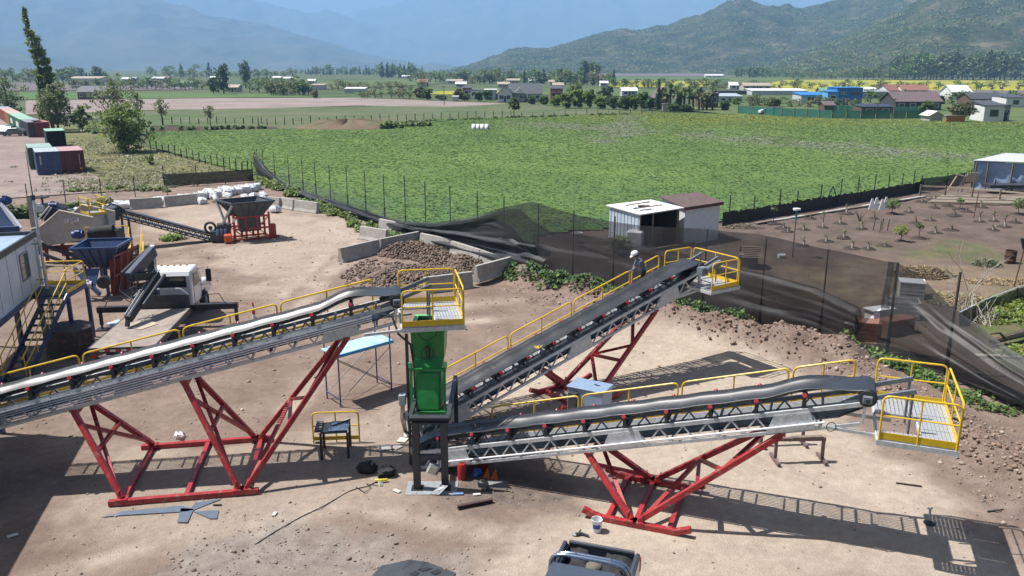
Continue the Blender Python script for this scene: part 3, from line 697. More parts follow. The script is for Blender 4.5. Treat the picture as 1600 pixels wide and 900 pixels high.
def platform(root, k, sa, sb, ta, tb, z, gap_t=(-0.55, 0.6), gap_s=1.0):
    """service platform round the conveyor head: floor panels, edge beams, toe boards, three railing panels"""
    W, Wg, e, n, sl = frame(k)
    def panel(a, b, t0, t1):
        m = MB(); q = a + 0.02
        m2 = max(2, int((b - a) / 0.085))
        for i in range(m2): 
            s = a + (i + 0.5) * (b - a) / m2; m.beam(Wg(s, t0, z), Wg(s, t1, z), 0.077, 0.025)
        for t in (t0 + 0.02, (t0 + t1) / 2, t1 - 0.02): m.beam(Wg(a, t, z - 0.027), Wg(b, t, z - 0.027), 0.05, 0.022)
        return m.build('floor_panel', grate, root)
    mid = sa + gap_s
    for a, b in ((sa, (sa + mid) / 2), ((sa + mid) / 2, mid)):
        panel(a, b, ta, gap_t[0]); panel(a, b, gap_t[1], tb)
    for t0, t1 in ((ta, ta + (tb - ta) / 3), (ta + (tb - ta) / 3, ta + 2 * (tb - ta) / 3), (ta + 2 * (tb - ta) / 3, tb)): panel(mid, sb, t0 + 0.01, t1 - 0.01)
    m = MB()
    for t in (ta, tb): m.beam(Wg(sa - 0.02, t, z - 0.1), Wg(sb + 0.04, t, z - 0.1), 0.06, 0.13)
    for s in (sb,): m.beam(Wg(s, ta + 0.04, z - 0.1), Wg(s, tb - 0.04, z - 0.1), 0.06, 0.13)
    m.beam(Wg(sa, ta + 0.04, z - 0.1), Wg(sa, tb - 0.04, z - 0.1), 0.06, 0.12); m.beam(Wg(mid, ta + 0.04, z - 0.11), Wg(mid, tb - 0.04, z - 0.11), 0.06, 0.1)
    for t in (gap_t[0], gap_t[1]): m.beam(W(sa - 1.1, t * 0.95, -TD), Wg(sa + 0.4, t * 0.95, z - 0.16), 0.06, 0.08)
    m.build('platform_frame', galv, root)
    sides = [((sa, ta), (sb, ta)), ((sa, tb), (sb, tb)), ((sb, ta + 0.07), (sb, tb - 0.07))]
    for (a, b) in sides:
        A = lambda u, h: Wg(a[0] + (b[0] - a[0]) * u, a[1] + (b[1] - a[1]) * u, z + h)
        l = math.hypot(b[0] - a[0], b[1] - a[1]); g = 0.03 / l
        m = MB(); m.tube(rounded([A(g, -0.16), A(g, 1.1), A(1 - g, 1.1), A(1 - g, -0.16)], 0.16), 0.026, 8)
        m.tube([A(g, 0.6), A(1 - g, 0.6)], 0.02, 6); m.tube([A(0.5, -0.16), A(0.5, 1.09)], 0.022, 6)
        m.beam(A(g, 0.09), A(1 - g, 0.09), 0.012, 0.17)
        m.build('guard_rail', yellow, root, True)

convC, *_x = conveyor('C', -7.1, 5.5, 'conveyor climbing right with a single pipe along its near truss', [-5.25, -2.28, 0.69, 3.66, 5.3])
platform(convC, 'C', 5.78, 7.5, -1.05, 1.72, 3.42)
W, Wg, e, n, sl = frame('C')
m = MB(); m.tube([W(-6, -0.6, -0.36), W(-2, -0.6, -0.36), W(1.5, -0.6, -0.35), W(4.6, -0.6, -0.34)], 0.03, 8); m.build('side_pipe', plastic_w, convC, True)
m = MB(); m.tube([W(4.75, -0.6, -0.36) + Vector((0.12 * math.sin(q * 0.5), 0, -0.12 + 0.12 * math.cos(q * 0.5))) for q in range(14)], 0.012, 5); m.build('cable_loop', steel_blk, convC, True)
convB, *_x = conveyor('B', -7.0, 5.75, 'dark conveyor climbing away to the right with a worker on its walkway', [-5.2, -2.23, 0.74, 3.71, 5.3])
platform(convB, 'B', 5.5, 7.1, -1.35, 1.3, 3.5)
W, Wg, e, n, sl = frame('B')
m = MB(); m.cyl(W(5.55, -0.95, 0.22), W(6.25, -0.95, 0.22), 0.12, 14); m.box(W(5.5, -0.85, 0.2), (0.34, 0.3, 0.32), R(33.6)); m.cyl(W(6.25, -0.95, 0.22), W(6.34, -0.95, 0.22), 0.13, 14)
for q in range(5): m.cyl(W(5.75 + q * 0.1, -0.95, 0.22), W(5.78 + q * 0.1, -0.95, 0.22), 0.135, 14)
m.build('gear_motor', gear_g, convB, True)
convA, *_x = conveyor('A', -9.6, 6.35, 'long conveyor rising from the left edge with silver pipes stacked along it', [-9.3, -6.3, -3.3, -0.3, 2.7, 5.7])
platform(convA, 'A', 6.45, 8.3, -1.15, 1.4, 4.6, (-0.92, 0.75), 1.05)
W, Wg, e, n, sl = frame('A')
galv_s = mat('polished_conduit', (0.68, 0.70, 0.72), 0.22, 0.85, var=0.15, scale=9)
for q in range(6): MB().tube([W(-9.4, -0.60 - 0.01 * (q % 2), -0.06 - 0.072 * q), W(2 if q > 2 else 5.6, -0.60 - 0.01 * (q % 2), -0.06 - 0.072 * q)], 0.022 if q else 0.03, 7).build('conduit', galv_s, convA, True)
b0 = MB().box(W(-8.6, -0.57, -0.24), (0.045, 0.05, 0.46), R(9.9)).build('conduit_bracket', galv_d, convA)
for q in range(1, 9): share('conduit_bracket', b0, convA, (W(1, 0) - W(0, 0)) * (q * 1.25))
m = MB(); m.tube([W(5.9, -0.62, -0.1), W(6.2, -0.68, -0.25), W(6.35, -0.75, -0.8), W(6.7, -0.85, -1.2), W(6.78, -0.85, -1.9), W(6.8, -0.85, -3.2)], 0.035, 7); m.build('cable_hose', steel_dk, convA, True)

# ------------------------------------------------------------------ red trestles
def trestle(k, label, skid_s, skid_t, cross, legs, up=0.35, wb=0.16, bent=True, lw=0.145):
    W, Wg, e, n, sl = frame(k)
    root = thing('support_trestle', label, 'trestle', Wg(0, 0, 0), 'red steel trestles under the conveyors')
    for t in skid_t:
        a, b = skid_s[0], skid_s[1]; z = wb / 2 + 0.005
        m = MB(); m.beam(Wg(a, t, z), Wg(b, t, z), wb, wb)
        if bent:
            m.beam(Wg(b - 0.02, t, z), Wg(b + 0.4, t, z + 0.16), wb * 0.98, wb * 0.98); m.beam(Wg(a + 0.02, t, z), Wg(a - 0.4, t, z + 0.16), wb * 0.98, wb * 0.98)
        m.build('skid', red, root, bevel=0.008)
    for s in cross: MB().beam(Wg(s, skid_t[0] + wb / 2, wb / 2), Wg(s, skid_t[1] - wb / 2, wb / 2), 0.13, 0.13).build('cross_beam', red, root, bevel=0.006)
    for s, top in legs:
        zt = W(top, 0, -TD - 0.06)
        feet = [Wg(s, t * 0.98, wb + 0.03) for t in skid_t]; tops = [W(top, -0.48, -TD - 0.1), W(top, 0.48, -TD - 0.1)]
        for f, tp in zip(feet, tops):
            lg = MB().beam(f, tp, lw, lw, n).build('leg', red, root, bevel=0.006)
            MB().box(f - Vector((0, 0, 0.02)), (0.3, 0.26, 0.05), R(CV[k][0])).box(f + (tp - f).normalized() * 0.14, (0.03, 0.2, 0.24), R(CV[k][0])).build('foot_plate', red, lg)
            MB().box(tp + Vector((0, 0, 0.03)), (0.2, 0.16, 0.07), R(CV[k][0])).build('head_plate', red, lg)
        L_ = (tops[0] - feet[0]).length
        A = lambda i, u: feet[i].lerp(tops[i], u)
        br = [(A(0, 0.97), A(1, 0.97))]
        if L_ > 4: br += [(A(0, 0.04), A(1, 0.36)), (A(1, 0.36), A(0, 0.6)), (A(0, 0.6), A(1, 0.92)), (A(0, 0.42), A(1, 0.36))]
        else: br += [(A(0, 0.84), A(1, 0.08)), (A(0, 0.1), A(1, 0.92))]
        if 2.6 < L_ < 4.0: br += [(A(0, 0.52), A(1, 0.5))]
        for p, q in br: MB().beam(p, q, lw * 0.74, lw * 0.74, e).build('brace', red, root)
    return root
trA = trestle('A', 'red trestle with three leg frames under the long left conveyor', (-1.98, 2.12), (-1.9, 1.66), (-1.62, 0.1, 1.78), ((-1.62, -3.05), (1.56, 0.06), (1.78, 4.82)), bent=False)
trC = trestle('C', 'red trestle beside the white bucket under the right conveyor', (-0.95, 1.2), (-1.42, 1.1), (-0.66, 0.1, 1.02), ((0.0, -1.5), (0.2, 3.6)))
trB = trestle('B', 'red trestle behind the blue grey cabinet under the back conveyor', (-1.3, 0.85), (-1.2, 0.72), (-1.0, -0.2, 0.5), ((-0.35, -1.7), (-0.1, 3.42)))

# ------------------------------------------------------------------ transfer tower and green chute
tw = thing('steel_portal', 'charcoal steel portal frame standing in front of the green chute', 'frame', (-2.35, 21.6, 0))
for x in (-2.79, -1.97):
    m = MB(); m.ibeam((x, 21.6, 0.04), (x, 21.6, 2.12), 0.2, 0.2, 0.02, up=(0, 1, 0)); lg = m.build('post', steel_dk, tw)
    m = MB(); m.box((x, 21.6, 0.02), (0.34, 0.34, 0.035))
    for q in (-0.06, 0.0, 0.06): m.box((x + q, 21.488, 0.22), (0.012, 0.02, 0.34))
    m.build('base_plate', steel_blk, lg)
MB().ibeam((-2.93, 21.6, 2.2), (-1.82, 21.6, 2.2), 0.2, 0.16, 0.02).box((-2.375, 21.6, 2.292), (1.16, 0.24, 0.02)).build('top_beam', steel_dk, tw)
MB().beam((-2.68, 21.6, 1.02), (-2.08, 21.6, 1.02), 0.12, 0.16).build('tie_beam', steel_dk, tw)
for x in (-2.95, -1.85):
    MB().beam((x, 21.72, 2.2), (x, 24.9, 2.2), 0.12, 0.16).build('side_beam', steel_dk, tw); MB().beam((x, 24.9, 0.02), (x, 24.9, 2.1), 0.13, 0.13, (0, 1, 0)).build('post', steel_dk, tw)
MB().beam((-3.16, 23.1, 0.02), (-3.16, 23.1, 4.3), 0.09, 0.09, (0, 1, 0)).build('post', steel_dk, tw)
m = MB(); m.box((-3.32, 22.9, 2.28), (0.2, 0.24, 0.34)); m.build('junction_box', mat('grey_box_paint', (0.42, 0.47, 0.52), 0.4, var=0.15), tw, bevel=0.012)
m = MB()
for q in range(4): m.tube([(-3.36 + 0.03 * q, 22.85, 2.12), (-3.38 + 0.04 * q, 22.8, 1.7), (-3.3 + 0.03 * q, 22.78, 1.3), (-3.15 + 0.05 * q, 22.8, 1.05)], 0.014, 5)
m.build('cable', steel_blk, tw, True)
m = MB(); m.box((-2.36, 21.62, 0.0), (1.5, 0.8, 0.025)); one(m, 'steel_plate', galv_d, 'grey steel plate lying on the ground under the portal posts', 'plate', (-2.36, 21.62, 0))

ch = thing('transfer_chute', 'tall green painted chute under the upper platform', 'chute', (-2.55, 23.3, 0))
def frus(a, b, z0, z1, m):   # a, b = (x0,x1,y0,y1) at the bottom and the top
    v = [(a[0], a[2], z0), (a[1], a[2], z0), (a[1], a[3], z0), (a[0], a[3], z0), (b[0], b[2], z1), (b[1], b[2], z1), (b[1], b[3], z1), (b[0], b[3], z1)]
    m.add(v, [(0, 1, 5, 4), (1, 2, 6, 5), (2, 3, 7, 6), (3, 0, 4, 7)])
m = MB(); frus((-3.02, -2.06, 23.2, 24.35), (-3.05, -2.03, 23.15, 24.55), 3.55, 4.4, m); frus((-2.95, -2.12, 23.02, 24.2), (-3.02, -2.06, 23.2, 24.35), 3.2, 3.55, m); m.build('upper_box', green, ch, bevel=0.012)
m = MB(); frus((-2.9, -2.16, 22.72, 23.7), (-2.93, -2.13, 23.0, 24.15), 1.95, 3.2, m); m.build('lower_box', green, ch, bevel=0.01)
m = MB(); m.plate([(-2.84, 22.68, 2.05), (-2.22, 22.68, 2.05), (-2.2, 22.93, 3.12), (-2.86, 22.93, 3.12)], 0.02)
for q in range(5): m.cyl((-2.78 + 0.125 * q, 22.665, 2.1), (-2.78 + 0.125 * q, 22.65, 2.1), 0.012, 6)
m.build('front_door', green, ch)
for x in (-3.03, -2.03): MB().beam((x, 22.7, 1.92), (x, 22.95, 3.4), 0.075, 0.09, (0, 1, 0)).build('side_post', green, ch)
MB().beam((-3.08, 22.66, 1.96), (-1.98, 22.66, 1.96), 0.09, 0.08).build('lower_bar', green, ch); MB().beam((-3.08, 22.9, 3.24), (-1.98, 22.9, 3.24), 0.09, 0.08).build('upper_bar', green, ch)
for x in (-3.06, -2.0): MB().beam((x, 22.93, 3.3), (x, 22.93, 3.46), 0.1, 0.1).build('lug', green_l, ch)
m = MB(); x0, x1, y0, y1, z = -3.06, -2.02, 23.5, 24.6, 4.43
for a in (((x0, y0), (x1, y0 + 0.14)), ((x0, y1 - 0.14), (x1, y1)), ((x0, y0 + 0.14), (x0 + 0.12, y1 - 0.14)), ((x1 - 0.2, y0 + 0.14), (x1, y1 - 0.14))):
    m.box(((a[0][0] + a[1][0]) / 2, (a[0][1] + a[1][1]) / 2, z), (a[1][0] - a[0][0], a[1][1] - a[0][1], 0.05))
m.build('inlet_flange', green_l, ch)
MB().box((-2.55, 24.05, 4.30), (0.75, 0.8, 0.02)).build('inlet_throat', steel_blk, ch)
m = MB(); m.box((-2.53, 23.06, 3.72), (0.1, 0.14, 0.36)); m.cyl((-2.53, 22.97, 3.62), (-2.53, 22.97, 3.95), 0.05, 8)
m.tube([(-2.58, 23.02, 3.9), (-2.72, 22.96, 3.8), (-2.7, 22.95, 3.6), (-2.58, 22.98, 3.52)], 0.012, 5); m.tube([(-2.48, 23.02, 3.9), (-2.34, 22.96, 3.82), (-2.35, 22.95, 3.6), (-2.48, 22.98, 3.52)], 0.012, 5)
m.tube([(-2.85, 23.1, 4.4), (-2.7, 22.98, 4.2), (-2.5, 22.95, 4.15), (-2.3, 22.98, 4.25), (-2.2, 23.1, 4.42)], 0.012, 5)
m.build('hydraulic_actuator', steel_blk, ch, True)
# skirt boards and hood under the chute over the tail of the back conveyor
m = MB(); frus((-2.85, -2.2, 22.9, 23.5), (-2.88, -2.18, 22.75, 23.65), 1.45, 1.95, m); m.build('outlet_spout', steel_dk, ch)
lt = thing('work_light', 'square floodlight hanging tilted between the portal posts', 'floodlight', (-2.38, 21.5, 0.5))
m = MB(); rm = Matrix.Rotation(R(25), 3, 'Y') @ Matrix.Rotation(R(15), 3, 'Z'); m.box((-2.3, 21.46, 0.72), (0.32, 0.16, 0.3), m=rm); m.build('housing', galv_d, lt, bevel=0.02)
m = MB(); m.box((-2.31, 21.365, 0.715), (0.24, 0.03, 0.24), m=rm); m.build('lens', mat('frosted_lens', (0.6, 0.6, 0.5), 0.3, var=0), lt)
m = MB(); m.tube([(-2.12, 21.5, 0.98), (-2.12, 21.46, 0.7), (-2.2, 21.46, 0.5)], 0.014, 5); m.build('bracket', steel_blk, lt)
tyre0 = mat('dull_lagging', (0.025, 0.025, 0.026), 0.8, var=0.4)
# ================================================================== plant on the left
def rail_run(pts, z0, parent, h=1.05, name='guard_rail', m=None, kick=True):
    P = [Vector(p) for p in pts]
    for a, b in zip(P[:-1], P[1:]):
        A = lambda u, q: a.lerp(b, u) + Vector((0, 0, z0 + q))
        l = (b - a).length; g = 0.03 / l; mm = MB()
        mm.tube(rounded([A(g, 0), A(g, h), A(1 - g, h), A(1 - g, 0)], 0.1), 0.027, 7); mm.tube([A(g, h * 0.55), A(1 - g, h * 0.55)], 0.021, 6)
        for q in range(1, max(1, round(l / 1.1))): mm.tube([A(q / max(1, round(l / 1.1)), 0), A(q / max(1, round(l / 1.1)), h)], 0.021, 6)
        if kick: mm.beam(A(g, 0.08), A(1 - g, 0.08), 0.012, 0.15)
        mm.build(name, m or yellow, parent, True)

# ---- raised site cabin with window, roof and mast
cab_dir = Vector((0.243, -0.97, 0)); cab_in = Vector((-0.97, -0.243, 0)); c0 = Vector((-20.95, 34.9, 0))
panel_w = mat('cabin_panel', (0.66, 0.69, 0.73), 0.4, var=0.08, scale=1.2)
def cabin(name, label, o, L_, Wd, z0, z1, win, parent_posts=True):
    t = thing(name, label, 'site cabin', o)
    P = lambda u, v, z: o + cab_dir * u + cab_in * v + Vector((0, 0, z))
    m = MB(); v = [P(0, 0, z0), P(L_, 0, z0), P(L_, Wd, z0), P(0, Wd, z0), P(0, 0, z1), P(L_, 0, z1), P(L_, Wd, z1), P(0, Wd, z1)]
    m.add(v, [(0, 1, 5, 4), (1, 2, 6, 5), (2, 3, 7, 6), (3, 0, 4, 7), (3, 2, 1, 0)]); wl_ = m.build('wall', panel_w, t)
    q0 = None
    for q in range(1, int(L_ / 1.2) + 1): MB().beam(P(1.2 * q, -0.006, z0 + 0.12), P(1.2 * q, -0.006, z1 - 0.1), 0.02, 0.012, cab_in).build('panel_joint', galv_d, wl_)
    m = MB()
    for a, b in ((P(-0.08, -0.05, z1 + 0.02), P(L_, -0.05, z1 + 0.02)), (P(-0.05, 0.06, z1 + 0.02), P(-0.05, Wd, z1 + 0.02))): m.beam(a, b, 0.1, 0.26)
    m.build('roof_edge', steel_dk, t)
    MB().plate([P(0, 0, z1 - 0.02), P(L_, 0, z1 - 0.02), P(L_, Wd, z1 - 0.02), P(0, Wd, z1 - 0.02)], 0.04).build('roof', mat('roof_sheet_blue_grey', (0.36, 0.45, 0.56), 0.35, var=0.25), t)
    m = MB(); m.beam(P(0, -0.02, z0 - 0.1), P(L_, -0.02, z0 - 0.1), 0.14, 0.2); m.beam(P(0, 0.08, z0 - 0.1), P(0, Wd, z0 - 0.1), 0.14, 0.2); m.build('base_beam', blue_p, t)
    for u in (0.1, L_ * 0.5, L_ - 0.1):
        for vv in (0.1, Wd - 0.1): MB().beam(P(u, vv, 0), P(u, vv, z0 - 0.2), 0.16, 0.16, (0, 1, 0)).build('stilt', blue_p, t)
    if win:
        a, b, za, zb = win
        m = MB()
        for p, q in (((a, za), (b, za)), ((a, zb), (b, zb)), ((a, za), (a, zb)), ((b, za), (b, zb))): m.beam(P(p[0], -0.02, p[1]), P(q[0], -0.02, q[1]), 0.06, 0.06, cab_in)
        w = m.build('window', galv_d, t)
        MB().plate([P(a, -0.012, za), P(b, -0.012, za), P(b, -0.012, zb), P(a, -0.012, zb)], 0.01).build('pane', mat('reflecting_glass', (0.06, 0.09, 0.10), 0.05, var=0, spec=1.0), w)
    return t, P
cabin1, CP = cabin('site_cabin', 'white raised office cabin with a window at the left edge', c0, 6.2, 2.4, 2.62, 4.93, (1.15, 2.15, 3.35, 4.45))
cabin('site_cabin', 'unseen raised cabin shaped to cast the shadow at lower left', Vector((-17.2, 25.4, 0)), 8.0, 2.4, 2.7, 5.2, None)  # out of view, placed and sized to throw the large lower left shadow
m = MB(); d0 = CP(-0.06, 0.15, 0)
MB().plate([CP(-0.07, -0.1, 2.65), CP(-0.07, 0.85, 2.65), CP(-0.07, 0.85, 4.75), CP(-0.07, -0.1, 4.75)], 0.05).build('door', white_p, cabin1)
mast = thing('antenna_mast', 'tall grey antenna mast standing beside the white raised cabin', 'mast', CP(0.4, -0.35, 0))
MB().tube([CP(0.4, -0.35, 0), CP(0.4, -0.35, 6.6)], 0.07, 8, r2=0.055).build('pole', galv, mast, True)
MB().tube([CP(0.4, -0.35, 6.6), CP(0.4, -0.35, 8.6)], 0.03, 6, r2=0.01).cyl(CP(0.4, -0.35, 6.5), CP(0.4, -0.35, 6.72), 0.09, 8).build('aerial', steel_dk, mast, True)
for z in (3.0, 4.6): MB().beam(CP(0.4, -0.33, z), CP(0.4, 0.0, z), 0.05, 0.05).build('bracket', galv_d, mast)

# ---- yellow stair and landing
LZ = 2.55
st = thing('access_stair', 'yellow railed steel stair and landing leading up to the cabin', 'stair', (-19.6, 32.5, 0))
la, lb, lc, ld = Vector((-20.95, 35.4, 0)), Vector((-20.75, 33.6, 0)), Vector((-19.2, 33.8, 0)), Vector((-19.3, 35.6, 0))
m = MB()
for q in range(16): m.beam(la.lerp(lb, (q + .5) / 16) + Vector((0, 0, LZ)), ld.lerp(lc, (q + .5) / 16) + Vector((0, 0, LZ)), 0.07, 0.03)
m.build('landing_grating', steel_dk, st)
for a, b in ((la, ld), (lc, ld), (lb, lc)): MB().beam(a + Vector((0, 0, LZ - 0.1)), b + Vector((0, 0, LZ - 0.1)), 0.08, 0.15).build('landing_beam', blue_st, st)
rail_run([la, ld], LZ, st); rail_run([ld, lc], LZ, st)
for p in (lc, ld, la): MB().beam(p, p + Vector((0, 0, LZ - 0.18)), 0.14, 0.14, (0, 1, 0)).build('post', blue_st, st)
f0, f1 = Vector((-20.05, 29.9, 0)), Vector((-19.15, 29.9, 0)); t0, t1 = Vector((-20.0, 33.55, LZ)), Vector((-19.1, 33.65, LZ))
for a, b in ((f0, t0), (f1, t1)): MB().beam(a, b, 0.05, 0.22).build('stringer', blue_p, st)
s_0 = None
for q in range(12):
    u = (q + 0.6) / 12.2; MB().beam(f0.lerp(t0, u) + Vector((0.02, 0, 0.05)), f1.lerp(t1, u) + Vector((-0.02, 0, 0.05)), 0.24, 0.035).build('tread', steel_dk, st)
for a, b in ((f0, t0), (f1, t1)):
    for h, r in ((0.98, 0.026), (0.52, 0.021)): MB().tube([a + Vector((0, 0, h)), b + Vector((0, 0.0, h))], r, 7).build('handrail', yellow, st, True)
    for u in (0.04, 0.3, 0.56, 0.82): MB().tube([a.lerp(b, u), a.lerp(b, u) + Vector((0, 0, 0.98))], 0.022, 6).build('baluster', yellow, st, True)

# ---- bucket wheel sand washer
ws = thing('sand_washer', 'large beige sand washer tank with a yellow railed deck', 'sand washer', (-28.2, 51, 0))
side = [(48, 358), (62, 355), (69, 350), (75, 345), (93, 329), (118, 334), (146, 340), (146, 373), (75, 384), (54, 368)]
pf = [GY(x, y, 50) for x, y in side]
back = Vector((0.25, 2.3, 0))
m = MB(); m.prism(pf, Vector((0.01, 0.06, 0))); fr = m.build('tank_side', beige, ws)
m = MB(); m.prism([p + back for p in pf], Vector((0.01, 0.06, 0))); m.build('tank_side', beige, ws)
m = MB(); n_ = len(pf)
for i in (6, 7, 8, 9): m.quad(pf[i] + Vector((0.002, 0.06, 0)), pf[(i + 1) % n_] + Vector((0.002, 0.06, 0)), pf[(i + 1) % n_] + back, pf[i] + back)
m.build('tank_floor', beige, ws)
m = MB(); m.tube([p + Vector((0, -0.02, 0.02)) for p in pf[:7]], 0.05, 6); m.build('rim', mat('rim_cream', (0.58, 0.55, 0.48), 0.5, var=0.2), fr, True)
m = MB(); m.tube([p + back + Vector((0, -0.02, 0.02)) for p in pf[:7]], 0.05, 6); m.build('rim', mat('rim_cream_b', (0.58, 0.55, 0.48), 0.5, var=0.2), ws, True)
# name plate with its lettering
def text(name, s, size, m, parent, loc, rot, ext=0.004):
    cu = bpy.data.curves.new(name, 'FONT'); cu.body = s; cu.size = size; cu.extrude = ext; cu.align_x = 'CENTER'; cu.align_y = 'CENTER'; cu.materials.append(m)
    t_ = bpy.data.objects.new('tmp', cu); COL.objects.link(t_); me = bpy.data.meshes.new_from_object(t_); bpy.data.objects.remove(t_)
    o = bpy.data.objects.new(name, me); COL.objects.link(o)
    o.parent = parent; o.location = Vector(loc) - origin(parent); o.rotation_euler = rot; return o
ink = mat('dark_ink', (0.02, 0.02, 0.05), 0.5, var=0); inkr = mat('red_ink', (0.45, 0.015, 0.03), 0.5, var=0); inkw = mat('white_lettering', (0.75, 0.75, 0.75), 0.5, var=0); inky = mat('yellow_lettering', (0.6, 0.45, 0.03), 0.5, var=0)
lc_ = GY(112, 344, 49.95)
m = MB(); m.box(lc_, (0.9, 0.02, 0.26), m=Matrix.Rotation(R(-9), 3, 'Y')); pl = m.build('name_plate', white_p, ws)
m = MB(); m.box(lc_ + Vector((-0.02, 0, -0.16)), (0.16, 0.02, 0.12)); m.build('small_label', white_p, ws)
text('letter', 'E', 0.26, inkr, pl, lc_ + Vector((-0.33, -0.02, -0.053)), (R(90), R(-9), 0)); text('letters', '-JORT', 0.25, ink, pl, lc_ + Vector((0.07, -0.02, 0.01)), (R(90), R(-9), 0))
# dewatering deck, motors, frame
a, b, c, d = GY(61, 343, 51), GY(80, 325, 51), GY(92, 329, 51), GY(76, 347, 51)
m = MB(); m.prism([GY(62, 342, 51.2), GY(79, 322, 51.2), GY(91, 328, 51.2), GY(77, 346, 51.2)], Vector((0.1, 1.1, 0))); m.build('screen_box', steel_blk, ws)
for q in (0, 6): MB().tube([GY(60 + q, 343 + q * 0.3, 51.1), GY(77 + q * 0.5, 322 + q * 0.4, 51.1)], 0.05, 6).build('screen_edge', galv, ws, True)
motor_blue = mat('motor_blue', (0.03, 0.05, 0.20), 0.35, var=0.25)
def motor(p, d, r, l, parent, m=motor_blue):
    p = Vector(p); d = Vector(d).normalized(); mm = MB(); mm.cyl(p, p + d * l, r, 12); 
    for q in range(5): mm.cyl(p + d * (l * (0.15 + 0.14 * q)), p + d * (l * (0.15 + 0.14 * q) + 0.03), r * 1.12, 12)
    mm.box(p + d * l * 0.45 + Vector((0, 0, r * 1.1)), (r * 0.9, r * 0.8, r * 0.5)); return mm.build('motor', m, parent)
motor(GY(77, 321, 51.5), (1, 0.1, 0), 0.2, 0.5, ws); motor(GY(63, 325, 51.5), (0.3, -1, 0), 0.24, 0.35, ws, galv)
red_d = mat('dark_red_paint', (0.22, 0.022, 0.02), 0.5, var=0.35)
zb = pf[8].z - 0.05
for x in (-29.5, -28.2, -26.5):
    for yy in (50.3, 52.2): MB().beam((x, yy, 0.0), (x, yy, zb + (0.25 if x > -28 else 0)), 0.16, 0.16, (0, 1, 0)).build('leg', red_d, ws)
for yy in (50.25, 52.25): MB().beam((-30, yy, 0.95), (-26.2, yy, 1.15), 0.14, 0.22).build('frame_beam', red_d, ws)
MB().beam((-31, 50.1, 1.75), (-27.2, 50.1, 0.35), 0.12, 0.25).build('slanted_beam', steel_dk, ws); MB().beam((-31, 49.2, 1.6), (-27.6, 49.2, 0.2), 0.12, 0.2).build('slanted_beam', steel_dk, ws)
pz = GY(140, 335, 51).z
p0, p1, p2, p3 = GY(125, 327, 51.6), GY(140, 335, 50.6), GY(166, 332, 51.2), GY(152, 325, 52.4)
for p in (p0, p1, p2, p3): p.z = 0
MB().plate([p + Vector((0, 0, pz)) for p in (p0, p1, p2, p3)], 0.05).build('deck', galv_d, ws)
rail_run([p0, p1], pz, ws); rail_run([p1, p2], pz, ws); rail_run([p2, p3], pz, ws)
for p in (p1, p2): MB().beam(p, p + Vector((0, 0, pz)), 0.12, 0.12, (0, 1, 0)).build('deck_post', mat('pale_blue_steel', (0.2, 0.27, 0.36), 0.45, var=0.2), ws)
# lower service gangway with a yellow stair on the right of the washer
q0, q1, q2 = Vector((-26.0, 48.6, 0)), Vector((-23.6, 49.3, 0)), Vector((-22.9, 47.0, 0))
MB().plate([q0 + Vector((0, 0, 1.55)), q1 + Vector((0, 0, 1.55)), q1 + Vector((-0.3, 1, 1.55)), q0 + Vector((-0.3, 1, 1.55))], 0.05).build('gangway', galv_d, ws)
rail_run([q0, q1], 1.55, ws)
for o_ in (Vector((0, 0, 0)), Vector((0.7, 0.2, 0))):
    MB().beam(q2 + o_, q1 + o_ + Vector((0, 0, 1.5)), 0.06, 0.2).build('stair_stringer', yellow, ws)
    for h in (0.95, 0.5): MB().tube([q2 + o_ + Vector((0, 0, h)), q1 + o_ + Vector((0, 0, 1.55 + h))], 0.026, 6).build('stair_rail', yellow, ws, True)
    for u in (0.05, 0.5): MB().tube([q2.lerp(q1 + Vector((0, 0, 1.5)), u) + o_, q2.lerp(q1 + Vector((0, 0, 1.5)), u) + o_ + Vector((0, 0, 0.95))], 0.022, 6).build('stair_baluster', yellow, ws, True)
for q in range(6):
    p = q2.lerp(q1 + Vector((0, 0, 1.5)), (q + .6) / 6.5); MB().beam(p, p + Vector((0.7, 0.2, 0)), 0.2, 0.03).build('tread', steel_dk, ws)
for p in (q0, q1): MB().beam(p, p + Vector((0, 0, 1.5)), 0.12, 0.12, (0, 1, 0)).build('gangway_post', red_d, ws)

# ---- feed conveyor from the red legged hopper up to the washer
fc = thing('feed_conveyor', 'black feed conveyor sloping from the red legged hopper up to the washer', 'conveyor', (-24, 57.5, 0))
hA, hB = GY(184, 329, 54.5), GY(332, 368, 57.2); dirf = (hB - hA).normalized(); sidef = Vector((-dirf.y, dirf.x, 0)).normalized()
for sg in (-1, 1):
    o_ = sidef * 0.45 * sg; m = MB(); m.beam(hA + o_, hB + o_, 0.08, 0.1); m.beam(hA + o_ - Vector((0, 0, 0.42)), hB + o_ - Vector((0, 0, 0.42)), 0.07, 0.08); tr = m.build('side_truss', steel_blk, fc)
    for q in range(15):
        a = hA.lerp(hB, q / 15) + o_; b = hA.lerp(hB, (q + 0.5) / 15) + o_ - Vector((0, 0, 0.4)); c = hA.lerp(hB, (q + 1) / 15) + o_
        MB().beam(a, b, 0.045, 0.045).build('brace', steel_dk, tr); MB().beam(b, c, 0.045, 0.045).build('brace', steel_dk, tr)
m = MB(); m.plate([hA + sidef * 0.4 + Vector((0, 0, 0.16)), hB + sidef * 0.4 + Vector((0, 0, 0.16)), hB - sidef * 0.4 + Vector((0, 0, 0.16)), hA - sidef * 0.4 + Vector((0, 0, 0.16))], 0.02)
m.plate([hA + sidef * 0.4 - Vector((0, 0, 0.3)), hB + sidef * 0.4 - Vector((0, 0, 0.3)), hB - sidef * 0.4 - Vector((0, 0, 0.3)), hA - sidef * 0.4 - Vector((0, 0, 0.3))], 0.02)
for h in (0.16, -0.3): m.cyl(hA - sidef * 0.42, hA + sidef * 0.42, 0.22, 14)
m.build('belt', rubber, fc)
